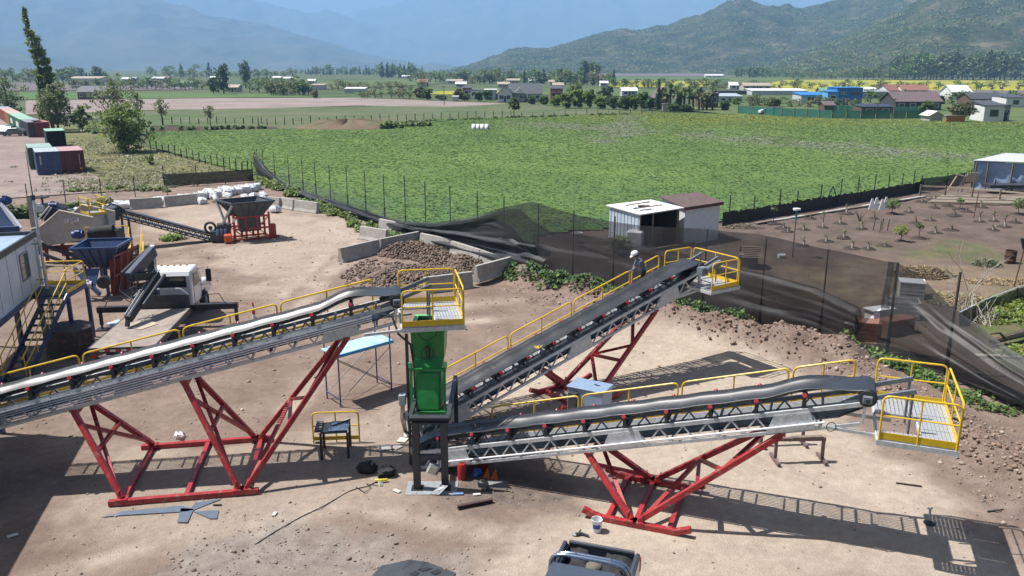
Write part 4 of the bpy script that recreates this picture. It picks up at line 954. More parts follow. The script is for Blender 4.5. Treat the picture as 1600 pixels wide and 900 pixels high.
m = MB(); m.cyl(hA - sidef * 0.62, hA - sidef * 0.5, 0.34, 16); m.cyl(hA - sidef * 0.66, hA - sidef * 0.62, 0.12, 10); m.build('drive_wheel', steel_dk, fc, True)
m = MB(); m.box(hA - dirf * 0.35 + Vector((0, 0, -0.3)), (0.75, 0.95, 0.85), math.atan2(dirf.y, dirf.x)); m.build('head_box', steel_dk, fc, bevel=0.02)
m = MB(); m.tube([hA - sidef * 0.5 - dirf * 0.7 + Vector((0, 0, 0.15)), hA - sidef * 0.5 - dirf * 0.35 + Vector((0, 0, 0.42)), hA - sidef * 0.5 + dirf * 0.1 + Vector((0, 0, 0.4)), hA - sidef * 0.5 + dirf * 0.45 + Vector((0, 0, 0.2))], 0.05, 6); m.build('belt_cover', steel_blk, fc, True)
for u in (0.03, 0.1):
    for sg in (-1, 1):
        p = hA.lerp(hB, u) + sidef * 0.45 * sg; MB().beam((p.x, p.y, 0), p - Vector((0, 0, 0.45)), 0.1, 0.1, (0, 1, 0)).build('leg', steel_dk, fc)

def hopper(root, rim, z1, z0, k, mm, thick=0.06):
    """open tapered bin: rim corners at height z1 tapering towards its centre at z0"""
    c = sum(rim, Vector()) / 4; low = [c.lerp(p, k) for p in rim]
    for i in range(4):
        a, b = rim[i], rim[(i + 1) % 4]; d, e_ = low[i], low[(i + 1) % 4]
        o = MB().plate([Vector((a.x, a.y, z1)), Vector((b.x, b.y, z1)), Vector((e_.x, e_.y, z0)), Vector((d.x, d.y, z0))], thick).build('bin_side', mm, root)
        for u in (0.2, 0.4, 0.6, 0.8):
            p = Vector((a.x, a.y, z1)).lerp(Vector((b.x, b.y, z1)), u); q = Vector((d.x, d.y, z0)).lerp(Vector((e_.x, e_.y, z0)), u); nn = (p - Vector((c.x, c.y, p.z))).normalized() * 0.05
            MB().beam(p + nn - Vector((0, 0, 0.1)), q + nn, 0.05, 0.08).build('rib', mm, o)
        MB().beam(Vector((a.x, a.y, z1 + 0.02)), Vector((b.x, b.y, z1 + 0.02)), 0.12, 0.1).build('rim_bar', mm, o)
    return c, low
hp = thing('feed_hopper', 'charcoal hopper on orange red legs at the foot of the feed conveyor', 'hopper', (-19, 57.6, 0))
rim = [Vector((-19.5, 56.16, 0)), Vector((-16.96, 57.64, 0)), Vector((-18.84, 59.63, 0)), Vector((-21.16, 57.84, 0))]
bin_m = mat('charcoal_bin_paint', (0.075, 0.085, 0.10), 0.4, var=0.3, scale=3, spots=((0.2, 0.18, 0.16), 6, 0.62))
c, low = hopper(hp, rim, 2.78, 1.75, 0.55, bin_m)
fa, fb = Vector((-19.7, 56.75, 0)), Vector((-17.55, 57.95, 0)); fo = Vector((-0.75, 1.25, 0))
for o_ in (Vector(), fo):
    for u in (0, 0.33, 0.66, 1.0):
        p = fa.lerp(fb, u) + o_; MB().beam(p, p + Vector((0, 0, 1.95)), 0.13, 0.13, (0, 1, 0)).build('leg', red_or, hp)
    for z in (0.1, 0.85, 1.7): MB().beam(fa + o_ + Vector((0, 0, z)), fb + o_ + Vector((0, 0, z)), 0.1, 0.12).build('frame_beam', red_or, hp)
    for u in (0, 0.33, 0.66):
        MB().beam(fa.lerp(fb, u) + o_ + Vector((0, 0, 0.9)), fa.lerp(fb, u + 0.33) + o_ + Vector((0, 0, 1.65)), 0.06, 0.06).build('brace', red_or, hp)
        MB().beam(fa.lerp(fb, u + .33) + o_ + Vector((0, 0, 0.15)), fa.lerp(fb, u) + o_ + Vector((0, 0, 0.82)), 0.06, 0.06).build('brace', red_or, hp)
for p in (fa, fb): MB().beam(p + Vector((0, 0, 0.1)), p + fo + Vector((0, 0, 0.1)), 0.12, 0.14).build('frame_beam', red_or, hp)
MB().beam(fb + Vector((0, 0, 0.15)), fb + Vector((0.55, 0.3, 0.12)), 0.16, 0.16).build('tow_bar', red_or, hp); MB().box(fb + Vector((0.1, 0.45, 0.55)), (0.35, 0.5, 0.9), R(30)).build('counterweight', red_or, hp, bevel=0.03)
MB().box(fa + Vector((0.02, -0.08, 1.55)), (0.2, 0.05, 0.26), R(30)).build('switch_box', white_p, hp)
m = MB(); m.box((-18.9, 57.6, 1.15), (1.5, 0.8, 1.0), R(30)); m.build('feeder_body', steel_dk, hp, bevel=0.05)
for q in range(3): MB().cyl((-19.3 + 0.5 * q, 57.1 + 0.28 * q, 0.95), (-19.3 + 0.5 * q, 57.1 + 0.28 * q, 1.5), 0.13, 10).build('spring_cover', blue_p, hp, True)
for a, b in ((rim[0], 0.9), (rim[3], 0.9)): MB().beam((a.x, a.y, 2.7), (c.x - 1.4, c.y - 0.5 + (a.y - c.y) * 0.35, 1.25), 0.12, 0.14).build('side_strut', galv_d, hp)
pu = thing('drive_unit', 'dark drive unit with pulley and blue motors beside the hopper', 'drive unit', (-20.9, 56.6, 0))
m = MB(); m.box((-20.75, 56.7, 0.5), (1.3, 0.75, 0.75), R(20)); m.box((-20.5, 56.9, 1.05), (0.9, 0.7, 0.5), R(20)); m.build('housing', steel_dk, pu, bevel=0.06)
pA = Vector((-21.3, 56.5, 1.05)); m = MB(); m.tube([pA + Vector((0.38 * math.cos(q * math.tau / 18), 0, 0.38 * math.sin(q * math.tau / 18))) for q in range(18)], 0.09, 8, True); m.cyl(pA - Vector((0, 0.04, 0)), pA + Vector((0, 0.04, 0)), 0.14, 12); m.build('pulley', steel_blk, pu, True)
for q in range(3): motor((-20.75 + 0.24 * q, 56.25 + 0.08 * q, 0.55), (0.1, 0.2, 1), 0.1, 0.45, pu, mat('steel_blue_motor', (0.14, 0.22, 0.34), 0.35, var=0.2))
m = MB(); m.box((-20.0, 56.2, 0.35), (0.55, 0.5, 0.6), R(20)); m.build('belt_guard', mat('safety_orange', (0.62, 0.10, 0.02), 0.45, var=0.25), pu, bevel=0.08)

# ---- navy hopper with red frame
nh = thing('receiving_hopper', 'navy blue hopper with a red lattice side behind the crane truck', 'hopper', (-22.3, 43.2, 0))
rim2 = [Vector((-23.3, 42.0, 0)), Vector((-21.15, 42.3, 0)), Vector((-21.4, 44.8, 0)), Vector((-23.65, 44.5, 0))]
rim2 = [Vector((p.x + (p.x + 22.35) * 0.05, p.y, 0)) for p in rim2]
c2, low2 = hopper(nh, rim2, 2.7, 1.55, 0.5, blue_p)
for x in (-23.0, -21.9):
    for yy in (42.5, 44.2): MB().beam((x, yy, 0), (x, yy, 1.7), 0.13, 0.13, (0, 1, 0)).build('leg', blue_p, nh)
MB().plate([(-23.0, 42.0, 1.65), (-22.0, 42.1, 1.65), (-22.1, 41.6, 0.7), (-22.8, 41.5, 0.7)], 0.05).build('discharge_lip', blue_p, nh)
MB().beam((-23.4, 42.2, 1.6), (-21.8, 41.4, 0.4), 0.14, 0.22).build('slanted_beam', blue_p, nh)
motor((-22.3, 41.7, 0.85), (-1, -0.3, 0), 0.2, 0.5, nh, galv); MB().cyl((-21.7, 41.9, 1.0), (-21.6, 41.5, 1.0), 0.32, 16).build('flywheel', steel_blk, nh, True)
ra, rb = Vector((-21.55, 42.35, 0.05)), Vector((-21.4, 44.9, 0.05))
for u in (0, 0.25, 0.5, 0.75, 1): MB().beam(ra.lerp(rb, u), ra.lerp(rb, u) + Vector((0.3, 0, 2.3)), 0.09, 0.09, (0, 1, 0)).build('side_post', red_d, nh)
for z in (0.05, 1.1, 2.2): MB().beam(ra + Vector((0.13 * z, 0, z)), rb + Vector((0.13 * z, 0, z)), 0.09, 0.11).build('side_rail', red_d, nh)
for u in (0, 0.25, 0.5, 0.75): MB().beam(ra.lerp(rb, u) + Vector((0, 0, 0.1)), ra.lerp(rb, u + .25) + Vector((0.28, 0, 2.15)), 0.05, 0.05).build('side_brace', red_d, nh)
MB().plate([(-21.7, 42.4, 0.1), (-21.6, 44.8, 0.1), (-21.45, 44.8, 2.1), (-21.55, 42.4, 2.1)], 0.03).build('side_sheet', red_d, nh)
MB().beam((-21.3, 44.6, 0.08), (-20.3, 45.2, 0.08), 0.14, 0.14).build('ground_beam', red_d, nh)
# belt head with drum and blue gearbox discharging into the navy hopper
hd = thing('conveyor_head', 'black conveyor head with blue gear motor above the navy hopper', 'conveyor head', (-24, 46.3, 0))
m = MB(); m.cyl((-24.4, 46.2, 2.75), (-23.1, 46.4, 2.85), 0.36, 18); m.build('drum', tyre0, hd, True)
m = MB(); m.prism([(-24.5, 46.0, 2.2), (-22.9, 46.2, 2.2), (-22.9, 46.2, 2.9), (-24.5, 46.0, 2.9)], (0, 0.9, 0)); m.box((-23.6, 46.5, 1.75), (1.2, 0.8, 0.7)); m.build('head_box', steel_blk, hd, bevel=0.03)
motor((-24.75, 46.1, 2.7), (-1, -0.05, -0.05), 0.22, 0.6, hd); MB().box((-25.0, 46.1, 2.7), (0.35, 0.45, 0.5)).build('gearbox', motor_blue, hd, bevel=0.05)
for x in (-24.3, -23.1): MB().beam((x, 46.9, 0), (x, 46.9, 2.2), 0.12, 0.12, (0, 1, 0)).build('leg', steel_dk, hd)
m = MB(); m.prism([(-22.75, 46.6, 3.05), (-22.75, 46.6, 2.5), (-20.9, 50.5, 0.6), (-20.9, 50.5, 1.0)], (-0.9, 0, 0)); 
# rusty tank beneath the landing
rt = one(MB().lathe((-19.2, 33.5, 0), [(0.02, 0.0), (0.95, 0.0), (0.98, 0.05), (0.98, 1.15), (0.92, 1.2), (0.02, 1.24)], 8), 'scrap_bin', mat('rusty_dark_steel', (0.07, 0.055, 0.05), 0.7, var=0.4, spots=((0.16, 0.08, 0.05), 4, 0.55)), 'dark brown eight sided steel bin standing under the landing', 'bin', (-19.2, 33.5, 0))
# blue machine at the far left edge
bl = thing('blue_chute', 'navy blue slanted chute with a small motor at the far left', 'chute', (-32.3, 52, 0))
m = MB(); m.plate([GY(-30, 405, 47), GY(32, 357, 49), GY(4, 318, 49.5), GY(-40, 318, 49)], 0.1); m.build('chute_plate', blue_p, bl)
MB().beam(GY(2, 318, 49.4), GY(32, 358, 48.8), 0.16, 0.3).build('chute_side', white_p, bl); motor(GY(4, 315, 49.6), (0.8, -0.3, 0.2), 0.24, 0.55, bl)
MB().beam(GY(-20, 360, 45), GY(30, 358, 46), 0.3, 0.35).build('cross_beam', blue_p, bl)
for px in (-10, 20): p = GY(px, 352, 49); MB().beam((p.x, p.y, 0), (p.x, p.y, p.z), 0.15, 0.15, (0, 1, 0)).build('leg', blue_p, bl)
# concrete columns beside the washer
tcol = thing('ladder_rack', 'pale concrete post with dark steel shelves behind the washer', 'rack', GY(53, 350, 54))
p = GY(53, 352, 54); MB().beam((p.x, p.y, 0), (p.x, p.y, GY(53, 305, 54).z), 0.28, 0.28, (0, 1, 0)).build('post', concrete, tcol)
for py in (309, 320, 332): a = GY(54, py, 54.3); b = GY(74, py - 1, 54.3); MB().beam(a, b, 0.5, 0.08).build('shelf', steel_dk, tcol)
p2 = GY(72, 352, 54.6); MB().beam((p2.x, p2.y, 0), (p2.x, p2.y, GY(72, 305, 54.6).z), 0.1, 0.1, (0, 1, 0)).build('post', steel_dk, tcol)

# ------------------------------------------------------------------ crane truck
TO = Vector((-15.72, 30.95, 0)); tf = Vector((-.113, .9936, 0)); trr = Vector((.9936, .113, 0)); TAZ = math.atan2(tf.y, tf.x)
TP = lambda u, v, z: TO + tf * u + trr * v + Vector((0, 0, z))
trk_o = thing('crane_truck', 'white flatbed crane truck with its folded boom over the bed', 'truck', TP(4, 0, 0))
bedm = mat('worn_bed_plate', (0.33, 0.275, 0.235), 0.8, var=0.35, scale=1.5, bump=0.1, spots=((0.2, 0.16, 0.14), 2.5, 0.6))
def tbox(mb, u0, u1, v0, v1, z0, z1): return mb.box(TP((u0 + u1) / 2, (v0 + v1) / 2, (z0 + z1) / 2), (u1 - u0, v1 - v0, z1 - z0), TAZ)
for q in range(4): tbox(MB(), 0.02 + 1.35 * q, 1.36 + 1.35 * q, -1.25, 1.25, 1.06, 1.12).build('bed_plate', bedm, trk_o)
m = MB(); tbox(m, 0, 5.45, -1.3, -1.251, 0.9, 1.13); tbox(m, 0, 5.45, 1.251, 1.3, 0.9, 1.13); tbox(m, -0.05, 0, -1.3, 1.3, 0.9, 1.13); m.build('bed_frame', steel_dk, trk_o)
tape_r = mat('red_reflective_tape', (0.5, 0.02, 0.03), 0.3, var=0); tape_w = mat('white_reflective_tape', (0.75, 0.75, 0.75), 0.3, var=0)
for q in range(12): tbox(MB(), -0.058, -0.05, -1.26 + 0.21 * q, -1.06 + 0.21 * q, 0.97, 1.05).build('tape_piece', tape_r if q % 2 else tape_w, trk_o)
for sg in (-0.42, 0.42): tbox(MB(), 0.1, 9.6, sg - 0.06, sg + 0.06, 0.62, 0.88).build('chassis_rail', steel_blk, trk_o)
tyre = mat('tyre_rubber', (0.02, 0.02, 0.021), 0.85, var=0.3)
def wheel(parent, c, ax, r, w):
    c = Vector(c); ax = Vector(ax).normalized()
    q = ax.to_track_quat('Z', 'Y').to_matrix(); m = MB(); n_ = 22; pr = [(r * 0.55, -w / 2), (r * 0.93, -w / 2), (r, -w * 0.32), (r, w * 0.32), (r * 0.93, w / 2), (r * 0.55, w / 2)]
    vs = [c + q @ Vector((a * math.cos(k * math.tau / n_), a * math.sin(k * math.tau / n_), z)) for a, z in pr for k in range(n_)]
    m.add(vs, [(i * n_ + k, i * n_ + (k + 1) % n_, (i + 1) * n_ + (k + 1) % n_, (i + 1) * n_ + k) for i in range(len(pr) - 1) for k in range(n_)])
    ww = m.build('wheel', tyre, parent, True)
    MB().cyl(c - ax * w * 0.38, c + ax * w * 0.38, r * 0.56, 16).cyl(c - ax * w * 0.5, c + ax * w * 0.5, r * 0.2, 10).build('rim', galv_d, ww, True)
for u, dv in ((1.9, 0.28), (8.95, 0.26)):
    for sg in (-1, 1): wheel(trk_o, TP(u, sg * (1.0 if u > 5 else 0.92), 0.5), trr, 0.5, dv * (1 if u > 5 else 2))
m = MB(); tbox(m, -0.02, 0.04, -1.05, 1.05, 0.55, 0.72); m.build('rear_bumper', steel_blk, trk_o)
pl = tbox(MB(), -0.05, -0.03, -0.85, -0.45, 0.66, 0.82).build('license_plate', white_p, trk_o)
text('plate_text', 'LR 2243', 0.11, ink, pl, TP(-0.058, -0.65, 0.74), (R(90), 0, TAZ - math.pi / 2))
for sg in (-1, 1): tbox(MB(), -0.06, -0.03, sg * 1.1 - 0.1, sg * 1.1 + 0.1, 0.74, 0.86).build('tail_lamp', inkr, trk_o)
# cab
white_t = mat('truck_white', (0.72, 0.73, 0.74), 0.3, var=0.06, coat=0.4)
cs = [(6.85, 0.85), (6.85, 2.32), (6.98, 2.55), (8.2, 2.58), (8.75, 1.95), (8.85, 1.55), (10.25, 1.42), (10.4, 1.2), (10.4, 0.7), (9.5, 0.7), (9.35, 1.05), (8.6, 1.05), (8.45, 0.75), (7.0, 0.75)]
m = MB(); m.prism([TP(u, -1.02, z) for u, z in cs], trr * 2.04); m.build('cab', white_t, trk_o, bevel=0.05)
MB().plate([TP(6.838, -0.78, 1.82), TP(6.838, 0.78, 1.82), TP(6.838, 0.74, 2.26), TP(6.838, -0.74, 2.26)], 0.012).build('rear_window', glass, trk_o)
m = MB()
for a, b in (((-0.8, 1.79), (0.8, 1.79)), ((-0.77, 2.29), (0.77, 2.29)), ((-0.8, 1.79), (-0.77, 2.29)), ((0.8, 1.79), (0.77, 2.29))): m.beam(TP(6.832, a[0], a[1]), TP(6.832, b[0], b[1]), 0.05, 0.03, tf)
m.build('window_seal', steel_blk, trk_o)
for sg in (-1, 1):
    v = 1.026 * sg
    MB().plate([TP(7.35, v, 1.65), TP(8.5, v, 1.65), TP(8.12, v, 2.3), TP(7.4, v, 2.3)], 0.012).build('side_window', glass, trk_o)
    dr = MB().beam(TP(7.25, v, 0.85), TP(7.25, v, 2.4), 0.02, 0.015, trr).beam(TP(8.55, v, 0.95), TP(8.55, v, 1.7), 0.02, 0.015, trr).build('door_seam', galv_d, trk_o)
    m = MB(); m.tube([TP(8.35, v, 2.3), TP(8.5, v + 0.42 * sg, 2.38), TP(8.5, v + 0.45 * sg, 1.5), TP(8.5, v, 1.45)], 0.018, 6); tbox(m, 8.45, 8.53, min(v + .3 * sg, v + .55 * sg), max(v + .3 * sg, v + .55 * sg), 1.62, 2.25); m.build('mirror', steel_blk, trk_o)
MB().plate([TP(8.24, -0.85, 2.5), TP(8.24, 0.85, 2.5), TP(8.73, 0.9, 1.98), TP(8.73, -0.9, 1.98)], 0.02).build('windscreen', glass, trk_o)
for q in range(5): tbox(MB(), 7.95, 8.05, -0.6 + 0.3 * q - 0.05, -0.6 + 0.3 * q + 0.05, 2.575, 2.63).build('roof_lamp', mat('amber_lamp', (0.5, 0.2, 0.02), 0.3, var=0), trk_o)
# headboard and outriggers
m = MB(); tbox(m, 5.5, 5.58, -1.25, 1.25, 1.0, 1.75); m.build('headboard', steel_dk, trk_o); m = MB(); m.tube(rounded([TP(5.54, -1.22, 1.72), TP(5.54, -0.9, 2.05), TP(5.54, 0.9, 2.05), TP(5.54, 1.22, 1.72)], 0.12), 0.035, 6); m.build('headboard_rail', galv, trk_o, True)
MB().beam(TP(6.05, -3.1, 1.0), TP(6.05, 3.3, 1.0), 0.3, 0.26).build('outrigger_beam', steel_blk, trk_o)
for v in (-3.0, 3.2):
    m = MB(); m.cyl(TP(6.05, v, 0.25), TP(6.05, v, 1.15), 0.09, 10); m.cyl(TP(6.05, v, 0.06), TP(6.05, v, 0.3), 0.05, 8); m.build('outrigger_leg', steel_blk, trk_o, True)
    m = MB(); m.box(TP(6.05, v, 0.03), (0.5, 0.5, 0.05), TAZ); m.build('outrigger_foot', steel_blk, trk_o)
    m = MB(); sg = 1 if v > 0 else -1; m.tube([TP(6.0, sg * 1.3, 1.1), TP(6.0, sg * 1.9, 1.6), TP(6.0, sg * 2.5, 1.62), TP(6.0, sg * 2.7, 1.2), TP(6.0, v, 0.9)], 0.022, 6); m.build('hose', steel_blk, trk_o, True)
# knuckle boom
crane_c = mat('crane_slate', (0.075, 0.085, 0.12), 0.3, var=0.2, coat=0.3)
MB().beam(TP(6.1, -0.45, 1.0), TP(6.1, -0.45, 3.75), 0.38, 0.36, trr).build('crane_column', crane_c, trk_o, bevel=0.03)
k0, k1, k2, k3 = TP(6.15, -0.3, 3.75), TP(4.2, -0.85, 2.95), TP(5.4, 0.0, 2.75), TP(2.6, -0.55, 1.5)
bm = MB().beam(k0, k1, 0.3, 0.52).build('main_boom', crane_c, trk_o, bevel=0.03)
MB().beam(k0 + Vector((0, 0, 0.26)), k1 + Vector((0, 0, 0.26)), 0.2, 0.03).build('boom_strip', galv, bm)
MB().beam(k1 + Vector((0.15, 0, 0)), k2, 0.26, 0.3).build('knuckle_link', steel_blk, trk_o)
MB().beam(k2, k3, 0.3, 0.34).build('outer_boom', steel_blk, trk_o, bevel=0.03)
for q in range(4): MB().tube([k2 + trr * (0.09 * q - 0.16) + Vector((0, 0, 0.24)), k3 + trr * (0.07 * q - 0.12) + Vector((0, 0, 0.2))], 0.025, 6).build('hydraulic_line', mat('line_black', (0.03, 0.03, 0.03), 0.3, var=0) if q % 2 else galv_d, trk_o, True)
MB().cyl(k2 + trr * 0.3, k3.lerp(k2, 0.3) + trr * 0.25, 0.08, 10).build('boom_cylinder', steel_dk, trk_o, True); MB().cyl(k0 - trr * 0.35, k1 - trr * 0.3 + Vector((0, 0, 0.2)), 0.08, 10).build('boom_cylinder', steel_dk, trk_o, True)
for q in range(5):
    a = random.random(); m = MB(); p = k1.lerp(k2, a); m.tube([p + Vector((0.1, 0, 0.25)), p + Vector((-0.35, -0.1, 0.1)), p + Vector((-0.45, -0.3, -0.5)), k2.lerp(k3, 0.2 + 0.15 * q) + Vector((-0.2, 0, 0.1))], 0.025, 6); m.build('hose', steel_blk, trk_o, True)
m = MB(); m.beam(k3, k3 - Vector((0.02, 0.1, 0.28)), 0.14, 0.16); hk = m.build('hook_block', steel_blk, trk_o)
MB().tube([k3 - Vector((0.02, 0.1, 0.28)) + Vector((0.07 * math.sin(q * 0.55), 0, -0.07 + 0.07 * math.cos(q * 0.55))) for q in range(9)], 0.022, 6).build('hook', steel_blk, hk, True)
one(MB().plate([TP(2.9, -0.9, 1.14), TP(2.2, 0.05, 1.14), TP(3.0, 0.55, 1.14), TP(3.7, -0.1, 1.14)], 0.02), 'plywood_sheet', wood_l, 'pale plywood sheet lying on the truck bed below the boom', 'sheet', TP(2.9, 0, 1.13))
for q in range(3): one(MB().box(TP(6.0 + 0.2 * q, -1.9 - 0.3 * q, 0.12 + 0.02 * q), (0.7, 0.5, 0.14 + 0.05 * q), R(30 * q)), 'tarpaulin', mat('crumpled_tarp', (0.5, 0.56, 0.66), 0.5, var=0.4) if q == 0 else bpy.data.materials['crumpled_tarp'], ['light blue folded tarp on the ground by the outrigger', 'pale wrapped bundle beside the folded tarp', 'stacked pale packing furthest left of the outrigger'][q], 'tarp', TP(6.0 + 0.2 * q, -1.9 - 0.3 * q, 0), bevel=0.05)

# ------------------------------------------------------------------ concrete barriers
def barrier(p0, p1, label, h=0.95, m=concrete):
    p0 = Vector((p0.x, p0.y, 0)); p1 = Vector((p1.x, p1.y, 0)); d = (p1 - p0).normalized(); n_ = Vector((-d.y, d.x, 0)); p0 = p0 + d * 0.03; p1 = p1 - d * 0.03
    P_ = [(-0.3, 0), (0.3, 0), (0.3, 0.08), (0.2, 0.28), (0.1, h), (-0.1, h), (-0.2, 0.28), (-0.3, 0.08)]
    mb = MB(); mb.prism([p0 + n_ * a + Vector((0, 0, z + yard_z(p0.x, p0.y) * 0.5 - 0.02)) for a, z in P_], p1 - p0)
    return one(mb, 'concrete_barrier', m, label, 'barrier', p0.lerp(p1, 0.5), 'precast concrete barriers in the yard', bevel=0.02)
for a, b, lab in [((203, 327), (255, 324), 'grey concrete barrier left of its twin below the white bags'), ((257, 323), (309, 318), 'grey concrete barrier right of its twin below the white bags'),
    ((419, 323), (439, 325), 'short pale barrier nearest the charcoal hopper rim'), ((440, 324), (461, 328), 'pale barrier in the middle of three by the hanging net'), ((462, 328), (498, 333), 'pale barrier at the right end of three by the hanging net'),
    ((531, 409), (592, 394), 'tilted grey barrier at the open left corner of the cobble bay'), ((594, 394), (656, 381), 'grey barrier along the back of the cobble bay'),
    ((564, 372), (606, 379), 'pale barrier standing apart behind the cobble bay'), ((594, 360), (632, 368), 'white barrier closest to the collapsed net'),
    ((658, 384), (707, 395), 'pale barrier at the back right of the cobble bay'), ((706, 397), (752, 412), 'long pale barrier lining the right side of the cobble bay'), ((752, 412), (800, 427), 'pale barrier at the far right corner of the cobble bay'),
    ((798, 431), (743, 447), 'grey barrier closing the cobble bay at right front'), ((738, 449), (662, 459), 'grey barrier behind the railed upper platform')]:
    barrier(G(*a), G(*b), lab)
# cobble heaps in the bay
pts = []; rad = []
for P_, n_, hh in ((px_poly([(585, 391), (650, 380), (706, 393), (722, 410), (690, 424), (650, 408), (590, 400)]), 1500, 0.55), (px_poly([(712, 398), (770, 415), (740, 428), (700, 432), (690, 412)]), 1000, 0.6), (px_poly([(562, 440), (600, 418), (650, 417), (735, 424), (735, 440), (660, 450), (600, 448)]), 2300, 0.4), (px_poly([(530, 430), (570, 405), (760, 425), (640, 455), (540, 450)]), 700, 0.0)):
    xs_ = [p.x for p in P_]; ys_ = [p.y for p in P_]
    while n_ > 0:
        x = random.uniform(min(xs_), max(xs_)); y = random.uniform(min(ys_), max(ys_)); d = float(poly_sd(np.array([x]), np.array([y]), P_)[0])
        if d < 0: continue
        r = random.uniform(0.05, 0.105); z = hh * min(1, d / 1.1) * random.uniform(0.55, 1) + r * 0.5; pts.append((x, y, yard_z(x, y) + z)); rad.append(r); n_ -= 1
stones('cobbles', pts, rad, cobble_m, label='heap of brown river cobbles inside the concrete bay', cat='cobbles')
# heaps under the cobbles
for P_, hh in ((px_poly([(588, 390), (650, 381), (700, 393), (715, 410), (690, 420), (650, 407)]), 0.5), (px_poly([(712, 400), (765, 415), (740, 426), (700, 430), (692, 412)]), 0.55), (px_poly([(570, 438), (600, 420), (650, 419), (730, 426), (730, 438), (660, 447)]), 0.35)):
    c = sum(P_, Vector()) / len(P_); mb = MB(); mb.add([(p.x, p.y, -0.02) for p in P_] + [(c.lerp(p, 0.45).x, c.lerp(p, 0.45).y, hh * .6) for p in P_] + [(c.x, c.y, hh * .7)], [(i, (i + 1) % len(P_), (i + 1) % len(P_) + len(P_), i + len(P_)) for i in range(len(P_))] + [(i + len(P_), (i + 1) % len(P_) + len(P_), 2 * len(P_)) for i in range(len(P_))])
    structure(mb.build('dirt_mound', cobble_m, None, True))
# ------------------------------------------------------------------ white bulk bags
bagm = mat('white_woven_bag', (0.66, 0.67, 0.69), 0.55, var=0.22, scale=2.2, bump=0.4, bscale=6)
def bag_mesh(seed):
    rs = random.Random(seed); n_ = 16; pr = [(0.02, 0), (0.46, 0.0), (0.55, 0.08), (0.6, 0.4), (0.58, 0.75), (0.5, 0.92), (0.3, 1.0), (0.1, 1.04), (0.02, 1.0)]; V = []; F = []
    for i, (r, z) in enumerate(pr):
        for k in range(n_):
            a = k * math.tau / n_; sq = 1 / max(abs(math.cos(a)), abs(math.sin(a))) ** 0.75; rr_ = r * sq * 0.9 * (1 + 0.09 * rs.uniform(-1, 1)); V.append((rr_ * math.cos(a), rr_ * math.sin(a), z * (1 + 0.05 * rs.uniform(-1, 1))))
    for i in range(len(pr) - 1):
        for k in range(n_): F.append((i * n_ + k, i * n_ + (k + 1) % n_, (i + 1) * n_ + (k + 1) % n_, (i + 1) * n_ + k))
    mb = MB(); mb.add(V, F)
    for k in (0, 1, 2, 3): a = math.pi / 4 + k * math.pi / 2; mb.tube([(0.5 * math.cos(a), 0.5 * math.sin(a), 0.85), (0.4 * math.cos(a + 0.2), 0.4 * math.sin(a + 0.2), 1.1), (0.45 * math.cos(a + 0.5), 0.45 * math.sin(a + 0.5), 0.9)], 0.03, 4)
    return mb
bag0 = [bag_mesh(s).build('bulk_bag', bagm, None, True) for s in range(3)]
for o in bag0: tag(o, 'full white bulk bag standing in the row behind the washer', 'bulk bag', 'white bulk bags in the row')
nb = 0
for (ax, ay), (bx, by), n_, rows in (((398, 300), (312, 312), 8, 2), ((305, 313), (95, 336), 15, 2)):
    for i in range(n_):
        for rrow in range(rows):
            p = G(ax + (bx - ax) * (i + 0.5 * random.random()) / n_, ay + (by - ay) * i / n_); p = p + Vector((random.uniform(-.2, .2), rrow * 1.25 + random.uniform(-.15, .15), 0))
            src = bag0[nb % 3]; o = src if nb < 3 else dup(src)
            o.location = p; o.rotation_euler = (random.uniform(-.06, .06), random.uniform(-.06, .06), random.uniform(-.3, .3)); o.scale = (1, 1, random.uniform(0.85, 1.1) * (0.68 if ax > 350 else 0.5)); nb += 1
for i in range(9):
    p = G(random.uniform(330, 412), random.uniform(311, 320)); o = dup(bag0[i % 3], label='slumped white bag lying in the heap beside the charcoal hopper', group='slumped bags by the hopper'); o.location = p; o.rotation_euler = (random.uniform(-1.2, 1.2), random.uniform(-1, 1), random.uniform(0, 6)); o.scale = (0.6, 0.75, random.uniform(0.4, 0.6)); o.location.z = 0.3
for px, py, lab in ((315, 318, 'round white bag at the end of the grey barriers'), (430, 332, 'flat white bag spilled before the pale barriers'), (206, 408, 'crumpled white bag beside the navy hopper red frame'), (196, 404, 'half empty white bag left of the crumpled one')):
    o = dup(bag0[1], label=lab, group='loose white bags'); o.location = G(px, py, 0.02); o.scale = (0.75, 0.7, 0.55); o.rotation_euler = (0.3, 0.2, px)
# ================================================================== fences, nets and garden
def leaf_arrays(C, S, tilt=0.8, aspect=0.7):
    """one bent leaf-shaped quad per centre"""
    n = len(C); C = np.asarray(C, np.float32); S = np.asarray(S, np.float32)
    a = rng.random(n) * math.tau; t = (rng.random(n) - 0.5) * 2 * tilt; r = (rng.random(n) - 0.5) * 2 * tilt
    ux = np.stack([np.cos(a) * np.cos(t), np.sin(a) * np.cos(t), np.sin(t)], -1)
    vx = np.stack([-np.sin(a) * np.cos(r), np.cos(a) * np.cos(r), np.sin(r)], -1)
    S = S[:, None]; V = np.stack([C - ux * S, C - vx * S * aspect, C + ux * S, C + vx * S * aspect], 1)
    return V.reshape(-1, 3)
def leaf_obj(name, C, S, mats, parent=None, tilt=0.9, aspect=0.65, probs=None):
    V = leaf_arrays(C, S, tilt, aspect); n = len(C)
    mi = rng.choice(len(mats), n, p=probs)
    return np_obj(name, V, np.arange(n * 4).reshape(-1, 4), None, parent, mats=mats, mi=mi)
